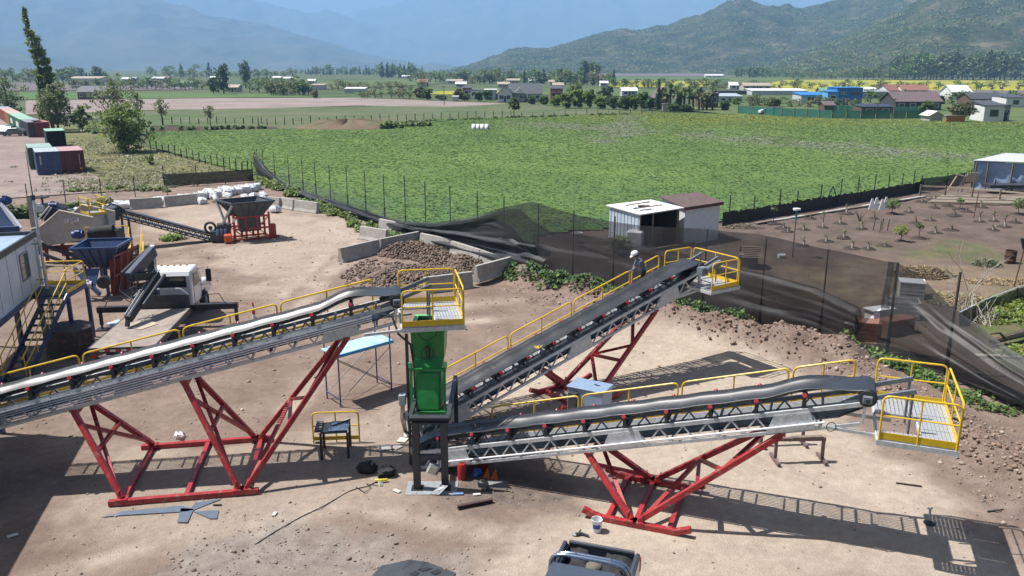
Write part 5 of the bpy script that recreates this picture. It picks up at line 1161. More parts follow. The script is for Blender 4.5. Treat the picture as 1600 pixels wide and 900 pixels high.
lf = dict(mid=mat('leaf_mid', (0.14, 0.225, 0.05), 0.55, var=0, island=0.4, transl=0.4), dark=mat('leaf_dark', (0.07, 0.125, 0.04), 0.55, var=0, island=0.4, transl=0.3), light=mat('leaf_light', (0.25, 0.33, 0.07), 0.55, var=0, island=0.3, transl=0.42),
          olive=mat('leaf_olive', (0.19, 0.21, 0.09), 0.6, var=0, island=0.35, transl=0.38), blue=mat('leaf_blue_green', (0.055, 0.095, 0.055), 0.6, var=0, island=0.35, transl=0.15), brown=mat('leaf_brown', (0.13, 0.085, 0.05), 0.7, var=0, island=0.4, transl=0.15),
          yel=mat('leaf_yellow_green', (0.20, 0.23, 0.04), 0.55, var=0, island=0.35, transl=0.3), bloss=mat('leaf_pale', (0.26, 0.25, 0.15), 0.6, var=0, island=0.3, transl=0.2))
netm = bpy.data.materials.new('shade_net'); netm.use_nodes = True
_nt = netm.node_tree; _N = _nt.nodes; _b = _N['Principled BSDF']; _set(_b.inputs['Base Color'], (0.020, 0.0215, 0.024, 1)); _set(_b.inputs['Roughness'], 0.55)
_tr = _N.new('ShaderNodeBsdfTransparent'); _mx = _N.new('ShaderNodeMixShader'); _g = _N.new('ShaderNodeNewGeometry'); _n = _N.new('ShaderNodeTexNoise'); _set(_n.inputs['Scale'], 1.2); _set(_n.inputs['Detail'], 4)
_m = _N.new('ShaderNodeMapRange'); _set(_m.inputs[1], 0.3); _set(_m.inputs[2], 0.7); _set(_m.inputs[3], 0.62); _set(_m.inputs[4], 0.76)
_nt.links.new(_g.outputs['Position'], _n.inputs['Vector']); _nt.links.new(_n.outputs['Fac'], _m.inputs[0]); _nt.links.new(_m.outputs[0], _mx.inputs[0]); _nt.links.new(_tr.outputs[0], _mx.inputs[1]); _nt.links.new(_b.outputs[0], _mx.inputs[2]); _nt.links.new(_mx.outputs[0], _N['Material Output'].inputs[0])
netf = mat('sunlit_folded_net', (0.045, 0.048, 0.053), 0.6, var=0.5, scale=0.7, alpha=0.84, world_pos=True)  # paler than the hanging net: sunlight on the folds put into the colour
netl = mat('lower_shade_net', (0.022, 0.0235, 0.026), 0.6, var=0.3, scale=1.5, alpha=0.66, world_pos=True)
netr = mat('slumped_shade_net', (0.024, 0.026, 0.028), 0.55, var=0.4, scale=0.9, alpha=0.74, world_pos=True)
wiremesh = mat('wire_mesh', (0.16, 0.18, 0.19), 0.5, 0.3, var=0, alpha=0.28)
# foot of the fence as a function of the picture column it was measured at
_fx = np.array([400, 480, 560, 640, 735, 832, 942, 1060, 1170, 1265, 1366, 1480, 1600, 1760]); _fp = np.array([[p.x, p.y] for p in FENCE])
def foot(px): return Vector((float(np.interp(px, _fx, _fp[:, 0])), float(np.interp(px, _fx, _fp[:, 1])), 0.0))
TOPS_ = [(395, 235), (405, 243), (418, 257), (440, 276), (468, 297), (492, 308), (515, 312), (545, 322), (585, 333), (640, 346), (690, 347), (740, 338), (790, 324), (832, 315), (862, 324), (892, 334), (950, 346), (1000, 353), (1095, 358), (1175, 366), (1270, 388), (1380, 411)]
TOPS2 = [(1368, 409), (1380, 410), (1412, 426), (1440, 452), (1470, 482), (1520, 516), (1560, 546), (1600, 572), (1680, 625), (1760, 690)]
mf = thing('net_fence', 'long black shade net fence sagging between tall thin posts beside the field', 'fence', foot(900))
TOPS = [t for t in TOPS_ if t[0] >= 832]; TOPSA = [t for t in TOPS_ if t[0] <= 832]
def net_panel(T, nu, nv, parent, seed, slack=1.0, m=None):
    a, b = T[0][0], T[-1][0]; V = []; tx = [t[0] for t in T]; ty = [t[1] for t in T]
    for i in range(nu):
        px = a + (b - a) * i / (nu - 1); f = foot(px); zt = max(0.45, GY(px, float(np.interp(px, tx, ty)), f.y).z); lo = 0.12 + 2.0 * float(sstep(1315, 1372, np.float64(px))) * (T is TOPS)
        dn = Vector((-0.8, -0.6, 0)); loose = max(0.06, 1 - zt / 4.2) * slack
        for j in range(nv):
            v = j / (nv - 1); z = lo + (zt - lo) * v
            q = fbm(np.array([f.x * 0.16 + seed]), np.array([v * 8 + f.x * 0.13 + seed]), 3)[0] - 0.5; q = 0.5 * q + 0.55 * (0.25 - abs(q)) * (1 if fbm(np.array([f.x * .1]), np.array([v * 4.0]), 2)[0] > .45 else -1); q2 = fbm(np.array([f.x * 0.9 + seed]), np.array([v * 2.0]), 2)[0] - 0.5
            off = dn * (q * 1.9 * loose + q2 * 0.25 + 0.35 * loose * math.sin(v * 3.1) - 0.02)
            V.append(f + off + Vector((0, 0, z)))
    idx = np.arange(nu * nv).reshape(nu, nv); F = np.stack([idx[:-1, :-1], idx[1:, :-1], idx[1:, 1:], idx[:-1, 1:]], -1).reshape(-1, 4)
    o = origin(parent); return np_obj('net_panel', [(p.x - o.x, p.y - o.y, p.z - o.z) for p in V], F, m or netm, parent, smooth=True)
TOPS = TOPS_; net_panel(TOPS, 260, 34, mf, 1.0, 1.3)
net_panel([(395, 236), (405, 245), (418, 258), (440, 278), (468, 298), (492, 309), (545, 323), (640, 347), (700, 349), (735, 343), (770, 340), (800, 352), (825, 385), (850, 415)], 130, 40, mf, 1.0, 0.5, netf); net_panel(TOPS2, 90, 46, mf, 6.0, 1.9, netr)
net_panel([(690, 352), (740, 342), (785, 329), (812, 326), (832, 345), (860, 362), (950, 372), (1060, 396), (1170, 424), (1265, 450), (1336, 482), (1340, 500)], 170, 24, mf, 9.0, 1.2, netl)
# a second loose layer where the net has slid down
net_panel([(440, 292), (480, 306), (520, 318), (560, 329), (600, 341), (660, 354), (720, 360), (800, 372), (860, 385)], 80, 20, mf, 3.3, 2.0, netf)
postm = mat('fence_post_steel', (0.06, 0.065, 0.07), 0.5, var=0.3)
for px, tp in ((397, 232), (410, 236), (429, 246), (451, 247), (471, 249), (491, 253), (515, 257), (541, 261), (568, 267), (599, 272), (630, 274), (662, 283), (701, 290), (741, 297), (784, 303), (834, 314), (890, 328), (951, 338), (1092, 357), (1180, 366), (1274, 389), (1380, 410), (1472, 425), (1600, 500)):
    f = foot(px) + Vector((0.25, 0.2, 0)); z = min(4.4, max(3.2, GY(px, tp, f.y).z)); r = 0.035 if px < 1370 else 0.06
    p = MB().tube([f, f + Vector((0, 0, z))], r, 6).build('post', postm, mf, True)
    MB().beam(f, f + Vector((0, 0, 1.35)), 0.11, 0.11, (0, 1, 0)).build('footing', concrete if px in (515,) else postm, p)
for a, b in ((440, 834), (1170, 1345)):
    m = MB(); n_ = 24
    P_ = [foot(a + (b - a) * i / n_) + Vector((0.1, 0.08, 0)) for i in range(n_ + 1)]
    for p, q in zip(P_[:-1], P_[1:]): m.quad(p + Vector((0, 0, 0.08)), q + Vector((0, 0, 0.08)), q + Vector((0, 0, 1.3)), p + Vector((0, 0, 1.3)))
    m.build('wire_mesh', wiremesh, mf)
# weeds and leafy growth along its foot
def weeds(name, path, n, w, h, mats, label, s=(0.07, 0.16), off=Vector((0, 0, 0)), probs=None, z0=0.0):
    C = []; S = []; cl = []
    for k in range(max(1, n // (55 if name == 'weeds' else 7))):
        i = random.randrange(len(path) - 1); p = path[i].lerp(path[i + 1], random.random()) + off; cl.append((p.x + random.gauss(0, w * 0.5), p.y + random.gauss(0, w * 0.5), random.uniform(0.4, 1.0)))
    for k in range(n):
        c = random.choice(cl); r = 0.45 * c[2] + 0.12; a = random.random() * math.tau; q = math.sqrt(random.random()) * r
        wx, wy = c[0] + q * math.cos(a), c[1] + q * math.sin(a); gz = yard_z(wx, wy) if (-60 < wx < 23.5 and wy < 100 and z0 == 0) else 0.0
        C.append((wx, wy, max(0, gz) + z0 + 0.04 + random.random() * h * c[2] * (1 - 0.6 * (q / r) ** 2))); S.append(random.uniform(*s))
    o = leaf_obj(name, C, S, [lf[m] for m in mats], probs=probs); return tag(o, label, 'weeds', kind='stuff')
ip = Vector((-0.75, -0.55, 0))
weeds('weeds', [foot(p) for p in (400, 480)], 2600, 0.6, 1.0, ('light', 'mid', 'olive'), 'yellow green weeds behind the pale barriers', (0.1, 0.22), ip * 1.1)
weeds('weeds', [foot(p) for p in (500, 560, 640, 690)], 4200, 0.7, 0.6, ('mid', 'dark', 'light'), 'weeds growing below the collapsed net', (0.08, 0.18), ip * 1.5)
weeds('weeds', [foot(p) for p in (690, 760, 832, 900)], 2600, 0.6, 0.4, ('mid', 'dark', 'blue'), 'weeds between the cobble bay and the net', (0.08, 0.17), ip * 1.0)
weeds('weeds', [foot(p) for p in (870, 950, 1020, 1100)], 3600, 0.55, 0.32, ('blue', 'mid', 'dark'), 'broad leaved weeds between the net and the earth bank', (0.045, 0.11), ip * 1.0)
weeds('weeds', [foot(p) for p in (1100, 1180)], 1800, 0.3, 0.7, ('mid', 'dark', 'blue'), 'weeds at the wire mesh right of the back platform', (0.06, 0.13), ip * 0.8)
weeds('weeds', [foot(p) for p in (1350, 1420, 1500)], 1000, 0.4, 0.45, ('mid', 'dark'), 'weeds behind the right conveyor platform', (0.05, 0.12), ip * 0.7)
weeds('weeds', [foot(p) for p in (1440, 1520, 1600)], 900, 0.5, 0.22, ('mid', 'dark'), 'low weeds at the foot of the slumped net', (0.05, 0.11), ip * 0.9)
weeds('weeds', [G(20, 342), G(90, 335), G(160, 328)], 2600, 1.0, 1.3, ('mid', 'dark', 'olive'), 'dark weeds behind the bags at the left', (0.15, 0.3))
weeds('weeds', [G(262, 376), G(290, 372)], 500, 0.4, 0.5, ('mid', 'light'), 'green tuft beside the feed conveyor', (0.08, 0.15))
weeds('weeds', [G(190, 420), G(225, 400)], 700, 0.5, 0.9, ('mid', 'dark'), 'weeds by the washer stair', (0.1, 0.2))
weeds('weeds', [G(540, 399), G(580, 394), G(598, 365), G(640, 378)], 700, 0.4, 0.4, ('mid', 'light'), 'weeds around the loose barriers', (0.07, 0.14))
weeds('weeds', px_poly([(1545, 500), (1570, 480), (1620, 470), (1640, 520), (1600, 560)]), 7000, 1.0, 0.35, ('light', 'mid', 'yel'), 'bright green ground cover behind the slumped net', (0.06, 0.14), z0=0.05)
weeds('weeds', px_poly([(110, 300), (200, 296), (260, 300)]), 900, 0.8, 0.6, ('mid', 'olive'), 'tufts along the wire fence', (0.12, 0.25))
weeds('dry_grass', px_poly([(120, 220), (200, 245), (300, 275), (230, 285), (160, 290), (140, 250)]), 9000, 6.0, 0.18, ('olive', 'bloss', 'bloss'), 'dry grass on the verge beside the containers', (0.08, 0.2), z0=0.08)
weeds('weeds', [G(150, 209), G(240, 203), G(430, 200)], 2500, 1.2, 0.8, ('mid', 'dark'), 'rough growth along the field edge', (0.2, 0.45))
weeds('weeds', [G(600, 203), G(640, 199), G(668, 198)], 1600, 1.5, 1.8, ('mid', 'blue', 'light'), 'green bushes beside the brown mound in the field', (0.25, 0.5))
weeds('weeds', [G(640, 191), G(800, 184), G(1000, 178)], 2600, 0.8, 0.5, ('mid', 'dark', 'olive'), 'growth along the pasture fence', (0.2, 0.4))
# brown mound in the field
c = G(545, 200); mb = MB(); n_ = 34; rings = []
for k, (rr_, h) in enumerate(((1.0, 0.0), (0.82, 0.5), (0.6, 0.85), (0.34, 1.0), (0.05, 0.95))):
    rings.append([(c.x + 10.5 * rr_ * math.cos(i * math.tau / n_) * random.uniform(.93, 1.07), c.y + 8 * rr_ * math.sin(i * math.tau / n_), 0.05 + h * (1.3 + 0.5 * math.sin(i * 1.7)) * random.uniform(.8, 1.15)) for i in range(n_)])
mb.add([v for r in rings for v in r], [(k * n_ + i, k * n_ + (i + 1) % n_, (k + 1) * n_ + (i + 1) % n_, (k + 1) * n_ + i) for k in range(4) for i in range(n_)])
structure(mb.build('dirt_mound', mat('mound_earth', (0.16, 0.10, 0.065), 0.95, col2=(0.10, 0.10, 0.045), scale=0.4, bump=0.6, bscale=1.5, world_pos=True), None, True))

# ---- short screen, wire fence and field posts on the left
sc = thing('shade_screen', 'short black screen hanging beside the tall net corner', 'screen', G(325, 288))
def simple_net(parent, bot, top, nu=30, nv=8, sag=0.15):
    V = []
    for i in range(nu):
        u = i / (nu - 1)
        k = u * (len(bot) - 1); j = min(int(k), len(bot) - 2); p = bot[j].lerp(bot[j + 1], k - j); q = top[j].lerp(top[j + 1], k - j)
        for v in range(nv):
            w = v / (nv - 1); r = p.lerp(q, w) + Vector((0, -1, 0)) * (sag * (fbm(np.array([u * 9 + p.x]), np.array([w * 3.0]), 2)[0] - 0.5)) - Vector((0, 0, 0.12 * sag * math.sin(u * math.pi * 3) ** 2 * w)); V.append(r)
    idx = np.arange(nu * nv).reshape(nu, nv); F = np.stack([idx[:-1, :-1], idx[1:, :-1], idx[1:, 1:], idx[:-1, 1:]], -1).reshape(-1, 4); o = origin(parent)
    return np_obj('net_panel', [(p.x - o.x, p.y - o.y, p.z - o.z) for p in V], F, netd, parent, smooth=True)
netd = mat('dense_black_net', (0.016, 0.017, 0.018), 0.6, var=0.4, scale=2, alpha=0.9)
bot = [G(257, 293), G(300, 291), G(350, 288), G(395, 285)]; top = [GY(253, 272, bot[0].y), GY(300, 270, bot[1].y), GY(350, 267, bot[2].y), GY(395, 264, bot[3].y)]
simple_net(sc, [b + Vector((0, 0, 0.15)) for b in bot], top)
for b in (bot[0], G(308, 292), G(352, 289), bot[3]): MB().tube([b + Vector((0, 0.1, 0)), b + Vector((0, 0.1, 2.3))], 0.05, 6).build('post', postm, sc, True)
MB().tube([top[0], G(262, 294).lerp(G(280, 293), .8) + Vector((0, -0.4, 0))], 0.05, 6).build('slack_rope', postm, sc, True)
wf = thing('wire_fence', 'thin wire fence with slender posts behind the row of white bags', 'fence', G(130, 320))
pp = []
for px, py, tp in ((-12, 344, 300), (47, 336, 287), (105, 330, 282), (161, 324, 279), (213, 318, 275), (263, 312, 290)):
    b = G(px, py); z = min(3.4, max(2.2, GY(px, tp, b.y).z)); pp.append((b, z)); MB().tube([b, b + Vector((0, 0, z))], 0.045, 6).build('post', postm if px != 47 else mat('rusty_post', (0.16, 0.07, 0.05), 0.7, var=0.3), wf, True)
for h in (0.4, 0.9, 1.4, 1.9):
    m = MB(); m.tube([b + Vector((0, 0, h)) for b, z in pp], 0.012, 4); m.build('wire', galv_d, wf)
def post_row(name, label, pts, h, r, m, wires=True, jitter=0.2):
    t = thing(name, label, 'fence', pts[0]); P_ = []
    a0 = None
    for p in pts:
        hh = h * random.uniform(0.8, 1.2); q = Vector((random.uniform(-jitter, jitter) * 0.3, random.uniform(-jitter, jitter) * 0.3, hh)); MB().tube([p, p + q], r * random.uniform(.8, 1.25), 5).build('post', m, t); P_.append(p + q * 0.85)
    if wires:
        for k in (1.0, 0.6): m2 = MB(); m2.tube([Vector((p.x, p.y, p.z * k)) for p in P_], 0.012, 4); m2.build('wire', galv_d, t)
    return t
post_row('field_fence', 'row of short dark wooden posts along the crop edge near the bush', [G(236 + 9.5 * i, 236 + 2.35 * i) for i in range(17)], 1.5, 0.07, wood_d)
post_row('pasture_fence', 'long low fence of wooden posts across the far side of the crop', [G(404 + 13.6 * i, 196.5 - 0.47 * i) for i in range(30)], 1.5, 0.09, wood_d)
post_row('pasture_fence', 'fence posts along the ditch right of the lone tree', [G(815 + 17 * i, 184 - 0.6 * i) for i in range(13)], 1.3, 0.08, wood_d)
post_row('pasture_fence', 'fence with small posts between the bare field and the green strip', [G(255 + 14 * i, 194.5 - 0.1 * i) for i in range(12)], 1.4, 0.09, wood_d)

# ---- garden: board fence, sheds, orchard
bfn = thing('board_fence', 'low dark board fence between the crop and the garden', 'fence', G(1300, 322))
ba, bb = G(1128, 354), G(1442, 300); nb_ = 104; d = (bb - ba) / nb_
b0 = MB().beam(ba + d * 0.5, ba + d * 0.5 + Vector((0, 0, 1.1)), d.length * 0.93, 0.03, (d.y, -d.x, 0)).build('board', wood_d, bfn)
for i in range(1, nb_):
    o = share('board', b0, bfn, d * i + Vector((0, 0, random.uniform(-0.12, 0.06)))); o.rotation_euler = (0, 0, 0)
for h in (0.3, 0.85): MB().beam(ba + Vector((0.03, 0.05, h)), bb + Vector((0.03, 0.05, h)), 0.05, 0.08).build('rail', wood_d, bfn)
for u in (0.02, 0.12, 0.23, 0.31, 0.42, 0.52, 0.61, 0.7, 0.78, 0.86, 0.93): p = ba.lerp(bb, u) + Vector((0.2, 0.3, 0)); MB().tube([p, p + Vector((0, 0, random.uniform(1.9, 2.5)))], 0.05, 6).build('post', wood_d, bfn)
for s_ in (-0.7, 0.7): p = ba.lerp(bb, 0.47) + Vector((0.4 + s_, 0.5, 0)); MB().beam(p, ba.lerp(bb, 0.47) + Vector((0.4, 0.5, 1.9)), 0.07, 0.07).build('brace', wood_d, bfn)
kc = thing('kerb', 'pale plank kerb along the inside of the board fence', 'kerb', G(1330, 325))
ka, kb = G(1180, 352), G(1445, 309)
for i in range(12): p, q = ka.lerp(kb, i / 12), ka.lerp(kb, (i + 0.97) / 12); MB().beam(p + Vector((0, 0, 0.16)), q + Vector((0, 0, 0.16 + random.uniform(-.03, .03))), 0.35, 0.09).build('plank', concrete if i % 3 else wood, kc)
ns = thing('shade_screen', 'dark net screen with diagonal poles next to the blue tarp shed', 'screen', G(1478, 292))
bot = [G(1438, 303), G(1478, 294), G(1516, 285)]; top = [GY(1438, 279, bot[0].y), GY(1478, 275, bot[1].y), GY(1516, 268, bot[2].y)]
simple_net(ns, bot, top, 16, 6)
for b, tz in zip(bot, top): MB().tube([b, Vector((b.x, b.y, tz.z + 0.3))], 0.06, 6).build('post', wood_d, ns)
sw = thing('pole_frame', 'pale A shaped pole frame in front of the dark net screen', 'frame', G(1492, 305))
for a, b in (((1476, 304), (1497, 272)), ((1502, 302), (1510, 272)), ((1492, 306), (1508, 275)), ((1494, 272), (1513, 277))):
    q = G(1492, 302).y; MB().tube([GY(*a, q), GY(*b, q)], 0.06, 6).build('pole', wood_l, sw, True)
MB().box(GY(1519, 277, G(1492, 302).y), (1.0, 0.12, 0.9)).build('panel', wood_l, sw)

def shed(name, label, roofpts, rz, basez, wallm, roofm, cat='shed', over=0.12):
    """four roof corners (near-left, near, right, far) given with their heights; walls drop from just inside them"""
    c = sum(roofpts, Vector()) / 4; t = thing(name, label, cat, Vector((c.x, c.y, 0)))
    MB().plate(roofpts, 0.07).build('roof', roofm, t)
    ins = [p.lerp(c, over) for p in roofpts]; return t, ins
tin_w = mat('white_tin_roof', (0.80, 0.79, 0.76), 0.35, var=0.1, scale=1.5); tin_b = mat('brown_roof_felt', (0.13, 0.085, 0.08), 0.85, var=0.3, scale=2, spots=((0.2, 0.16, 0.15), 4, 0.6)); clad = mat('pale_blue_cladding', (0.50, 0.58, 0.66), 0.5, var=0.12, scale=3)
rp = [G(946, 321, 2.35), G(1000, 336, 2.3), G(1069, 325, 2.75), G(1017, 312.5, 2.8)]
t, ins = shed('open_shed', 'small shed with a bright white sloping roof behind the net', rp, 0, 0, clad, tin_w)
q = [Vector((p.x, p.y, 0)) for p in ins]
wa = MB().plate([q[0], q[1], ins[1] - Vector((0, 0, 0.05)), ins[0] - Vector((0, 0, 0.05))], 0.06).build('wall', clad, t)
for i in range(9): p = q[0].lerp(q[1], (i + 0.5) / 9) + Vector((-0.035, -0.035, 0)); MB().beam(p + Vector((0, 0, 0.02)), p + Vector((0, 0, 2.2)), 0.03, 0.05, (0, 1, 0)).build('cladding_rib', clad, wa)
MB().plate([q[0], q[3], ins[3] - Vector((0, 0, 0.05)), ins[0] - Vector((0, 0, 0.05))], 0.06).build('wall', wood_d, t); MB().plate([q[3], q[2], ins[2] - Vector((0, 0, 0.05)), ins[3] - Vector((0, 0, 0.05))], 0.06).build('wall', wood_d, t)
for u in (0.0, 0.33, 0.97): p = q[1].lerp(q[2], u); MB().beam(p, p + Vector((0, 0, 2.3 + 0.4 * u)), 0.1, 0.1, (0, 1, 0)).build('post', wood, t)
MB().box(q[1].lerp(q[2], 0.5) + Vector((-0.4, 1.4, 0.6)), (1.8, 0.6, 1.2)).build('workbench', wood, t)
for (a, b) in (((978, 321), (1015, 315)), ((990, 326), (1034, 320))): MB().beam(G(*a, 2.72), G(*b, 2.78), 0.07, 0.07).build('batten', wood, t)
MB().box(G(1006, 322, 2.75), (0.8, 0.3, 0.1)).build('roof_block', wood_d, t)
rp = [G(1029, 307, 2.95), G(1070, 325, 2.75), G(1131, 316, 2.75), G(1091, 301, 2.95)]
t, ins = shed('garden_shed', 'white walled shed with a brown felt roof beside the open shed', rp, 0, 0, white_p, tin_b)
q = [Vector((p.x, p.y, 0)) for p in ins]
for i in range(4): MB().plate([q[i], q[(i + 1) % 4], ins[(i + 1) % 4] - Vector((0, 0, 0.05)), ins[i] - Vector((0, 0, 0.05))], 0.05).build('wall', white_p, t)
MB().beam(rp[1] - Vector((0, 0, 0.1)), rp[2] - Vector((0, 0, 0.1)), 0.05, 0.16).build('fascia', mat('red_brown_board', (0.14, 0.045, 0.03), 0.6, var=0.3), t)
# blue tarp shed
rp = [G(1520, 251, 2.9), G(1660, 256, 2.9), G(1672, 243, 3.1), G(1571, 239.5, 3.3)]
t, ins = shed('tarp_shed', 'pole shed with a pale roof and blue tarpaulin wall at the right edge', rp, 0, 0, None, mat('grey_tin_roof', (0.55, 0.56, 0.58), 0.4, var=0.15), over=0.04)
q = [Vector((p.x, p.y, 0)) for p in ins]
tarp = mat('blue_tarpaulin', (0.36, 0.47, 0.66), 0.45, var=0.3, scale=0.7, bump=0.8, bscale=1.2)
V = []; nu, nv = 40, 10
for i in range(nu):
    for j in range(nv):
        p = q[0].lerp(q[1], i / (nu - 1)); V.append((p.x, p.y + 0.1 + 0.5 * (fbm(np.array([i * 0.35]), np.array([j * 0.5 + i * .12]), 3)[0] - 0.5), 0.05 + 2.75 * j / (nv - 1)))
idx = np.arange(nu * nv).reshape(nu, nv); o_ = origin(t); np_obj('tarpaulin', [(a - o_.x, b - o_.y, c) for a, b, c in V], np.stack([idx[:-1, :-1], idx[1:, :-1], idx[1:, 1:], idx[:-1, 1:]], -1).reshape(-1, 4), tarp, t, smooth=True)
MB().plate([q[0], q[3], ins[3], ins[0]], 0.05).build('side_wall', wood_d, t)
for u in (0.0, 0.14, 0.43, 0.75): p = q[0].lerp(q[1], u) + Vector((0, -0.4, 0)); MB().beam(p, p + Vector((0, 0, 2.75)), 0.13, 0.13, (0, 1, 0)).build('post', wood, t)
tl = thing('flat_trailer', 'dark flat trailer parked in front of the blue tarpaulin', 'trailer', G(1590, 302))
y_ = G(1590, 302); MB().box(y_ + Vector((-0.5, 0, 0.75)), (5.5, 1.6, 0.3)).build('bed', steel_dk, tl); 
for s_ in (-2.8, 0.2, 2.0): MB().beam(y_ + Vector((s_, -0.75, 0.9)), y_ + Vector((s_, -0.75, 1.5)), 0.07, 0.07, (0, 1, 0)).build('stake', steel_blk, tl)
for s_ in (-1.4, 0.6): wheel(tl, y_ + Vector((s_, -0.8, 0.36)), (0, 1, 0), 0.36, 0.25)
deckt = thing('timber_deck', 'low weathered timber deck in front of the tarp shed', 'deck', G(1530, 313))
for i in range(10):
    a = G(1450 + 3 * i, 319 - 1.4 * i); b = G(1584 + 5 * i, 322 - 1.4 * i); MB().beam(a + Vector((0, 0, 0.2)), b + Vector((0, 0, 0.2)), 0.28, 0.05).build('plank', wood_l if i % 3 else wood, deckt)
rf = thing('rail_fence', 'pale two rail wooden fence around the timber deck', 'fence', G(1520, 312))
Pf = [G(1437, 307), G(1476, 308.5), G(1518, 311.5), G(1561, 315.5), G(1605, 320)]
for a, b in zip(Pf[:-1], Pf[1:]):
    for h in (0.5, 1.0): MB().beam(a + Vector((0, 0, h)), b + Vector((0, 0, h)), 0.06, 0.14).build('rail', wood_l, rf)
for p in Pf: MB().beam(p, p + Vector((0, 0, 1.15)), 0.13, 0.13, (0, 1, 0)).build('post', wood, rf)

# ---- saplings, stumps and stakes
soil_d = mat('damp_soil', (0.05, 0.036, 0.03), 0.95, var=0.3, scale=3)
def crown_pts(n, f, seed=0):
    rs = np.random.default_rng(seed); return f(rs, n)
def sapling(px, py, kind, h, label, group=None):
    b = G(px, py); b.z = 0.06; t = thing('sapling', label, 'young tree', b, group)
    m = MB(); n_ = 12; r0 = 0.55 * random.uniform(0.8, 1.25)
    m.add([b + Vector((r0 * math.cos(i * math.tau / n_), r0 * 0.9 * math.sin(i * math.tau / n_), -0.0)) for i in range(n_)] + [b + Vector((r0 * .65 * math.cos(i * math.tau / n_), r0 * .6 * math.sin(i * math.tau / n_), 0.11)) for i in range(n_)] + [b + Vector((0, 0, 0.05))], [(i, (i + 1) % n_, (i + 1) % n_ + n_, i + n_) for i in range(n_)] + [(i + n_, (i + 1) % n_ + n_, 2 * n_) for i in range(n_)])
    m.build('soil_ring', soil_d, t)
    m = MB(); m.tube([b, b + Vector((0.02, 0, h * 0.6)), b + Vector((random.uniform(-.08, .08), 0, h))], 0.035, 5, r2=0.012)
    for k in range(5): a = random.random() * 6.3; p = b + Vector((0, 0, h * random.uniform(0.4, 0.75))); m.tube([p, p + Vector((0.35 * h * math.cos(a), 0.35 * h * math.sin(a), 0.3 * h))], 0.014, 4, r2=0.005)
    m.build('trunk', bark, t, True)
    if kind in ('guard', 'bare'):
        MB().cyl(b + Vector((0.03, 0, 0)), b + Vector((0.03, 0, 0.36)), 0.085, 9).build('tree_guard', wood_l if kind == 'guard' else wood, t, True)
    if kind != 'bare' :
        n2 = {'leafy': 110, 'bush': 380, 'yellow': 380, 'guard': 10}[kind]; w = {'leafy': 0.3, 'bush': 0.65, 'yellow': 0.55, 'guard': 0.15}[kind]
        u = rng.normal(size=(n2, 3)); u /= np.linalg.norm(u, axis=1)[:, None]; u *= (rng.random((n2, 1)) ** 0.4); C = u * [w, w, w * 0.75] + [0, 0, h * 0.78]
        o = leaf_obj('crown', C, rng.uniform(0.05, 0.1, n2), [lf[x] for x in ({'leafy': ('mid', 'dark'), 'bush': ('mid', 'dark'), 'yellow': ('yel', 'light'), 'guard': ('mid', 'olive')}[kind])], t)
        o.parent = t
    return t
for px, py, k, h, lab in [(1208, 351, 'leafy', 1.5, 'leafy sapling nearest the white walled shed'), (1285, 357, 'guard', 1.5, 'thin sapling beside the pole with blue wrap'), (1393, 335, 'bush', 1.1, 'widest dark green bush tree beside the white slabs'),
    (1407, 379, 'yellow', 1.1, 'bright yellow green bush tree in the middle of the orchard'), (1435, 374, 'leafy', 1.2, 'slim sapling right of the yellow green bush'), (1499, 328, 'leafy', 1.0, 'small green sapling below the timber deck'), (1590, 336, 'bush', 1.2, 'dark sapling at the right edge near the rail fence'),
    (1322, 335, 'guard', 1.0, 'low sapling close to the plank kerb'), (1530, 348, 'guard', 1.0, 'sapling beside the thin rusty pole'), (1569, 356, 'guard', 1.2, 'tall thin sapling right of the damp soil patches'), (1552, 347, 'guard', 0.9, 'short sapling with dark wet ring at right'), (1390, 325, 'guard', 0.8, 'small sapling at the fence behind the white slabs')]: sapling(px, py, k, h, lab)
for px, py in [(1231, 364), (1255, 386), (1290, 379), (1318, 373), (1356, 391), (1382, 386), (1461, 366), (1486, 361), (1266, 343), (1312, 351), (1365, 343), (1430, 350), (1453, 346), (1481, 323), (1460, 326), (1491, 338), (1420, 333), (1440, 316), (1459, 313), (1255, 361), (1224, 358), (1551, 361), (1331, 390), (1532, 325), (1510, 332), (1346, 359), (1585, 349)]:
    sapling(px, py, random.choice(['guard', 'guard', 'bare']), random.uniform(0.4, 0.75), 'small newly planted sapling with a short guard in its soil ring', 'newly planted saplings in the orchard')
sb = thing('bare_shrub', 'leafless purple twigged shrub in the orchard', 'shrub', G(1343, 347))
m = MB(); b = G(1343, 347)
for k in range(26): a = random.random() * 6.3; l = random.uniform(0.5, 1.1); p = b + Vector((0.55 * l * math.cos(a), 0.55 * l * math.sin(a), l)); m.tube([b, b.lerp(p, 0.5) + Vector((0, 0, 0.1)), p], 0.018, 4, r2=0.006)
m.build('twigs', mat('purple_twig', (0.13, 0.075, 0.07), 0.8, var=0.2), sb)
for i, (px, py, lab) in enumerate([(1362, 328, 'leftmost white slab leaning beside the bush tree'), (1369, 326, 'second white slab from the left beside the bush tree'), (1378, 329, 'third and broadest white slab beside the bush tree'), (1384, 325, 'last white slab half behind the bush tree')]):
    b = G(px, py); one(MB().prism([b + Vector((-0.28, 0, 0.0)), b + Vector((0.28, 0, 0)), b + Vector((0.1, 0.1, 0.95)), b + Vector((-0.05, 0.1, 0.95))], (0, 0.08, 0)), 'white_slab', white_p, lab, 'slab', b, 'white slabs leaning in the orchard')
pf_ = thing('stake_frame', 'four wooden stakes guarding a planting hole in the orchard', 'stakes', G(1375, 362))
for px, py in ((1364, 361), (1374, 364), (1377, 361), (1386, 362)): b = G(px, py); MB().beam(b, b + Vector((0.05, 0, 0.95)), 0.07, 0.07, (0, 1, 0)).build('stake', wood, pf_)
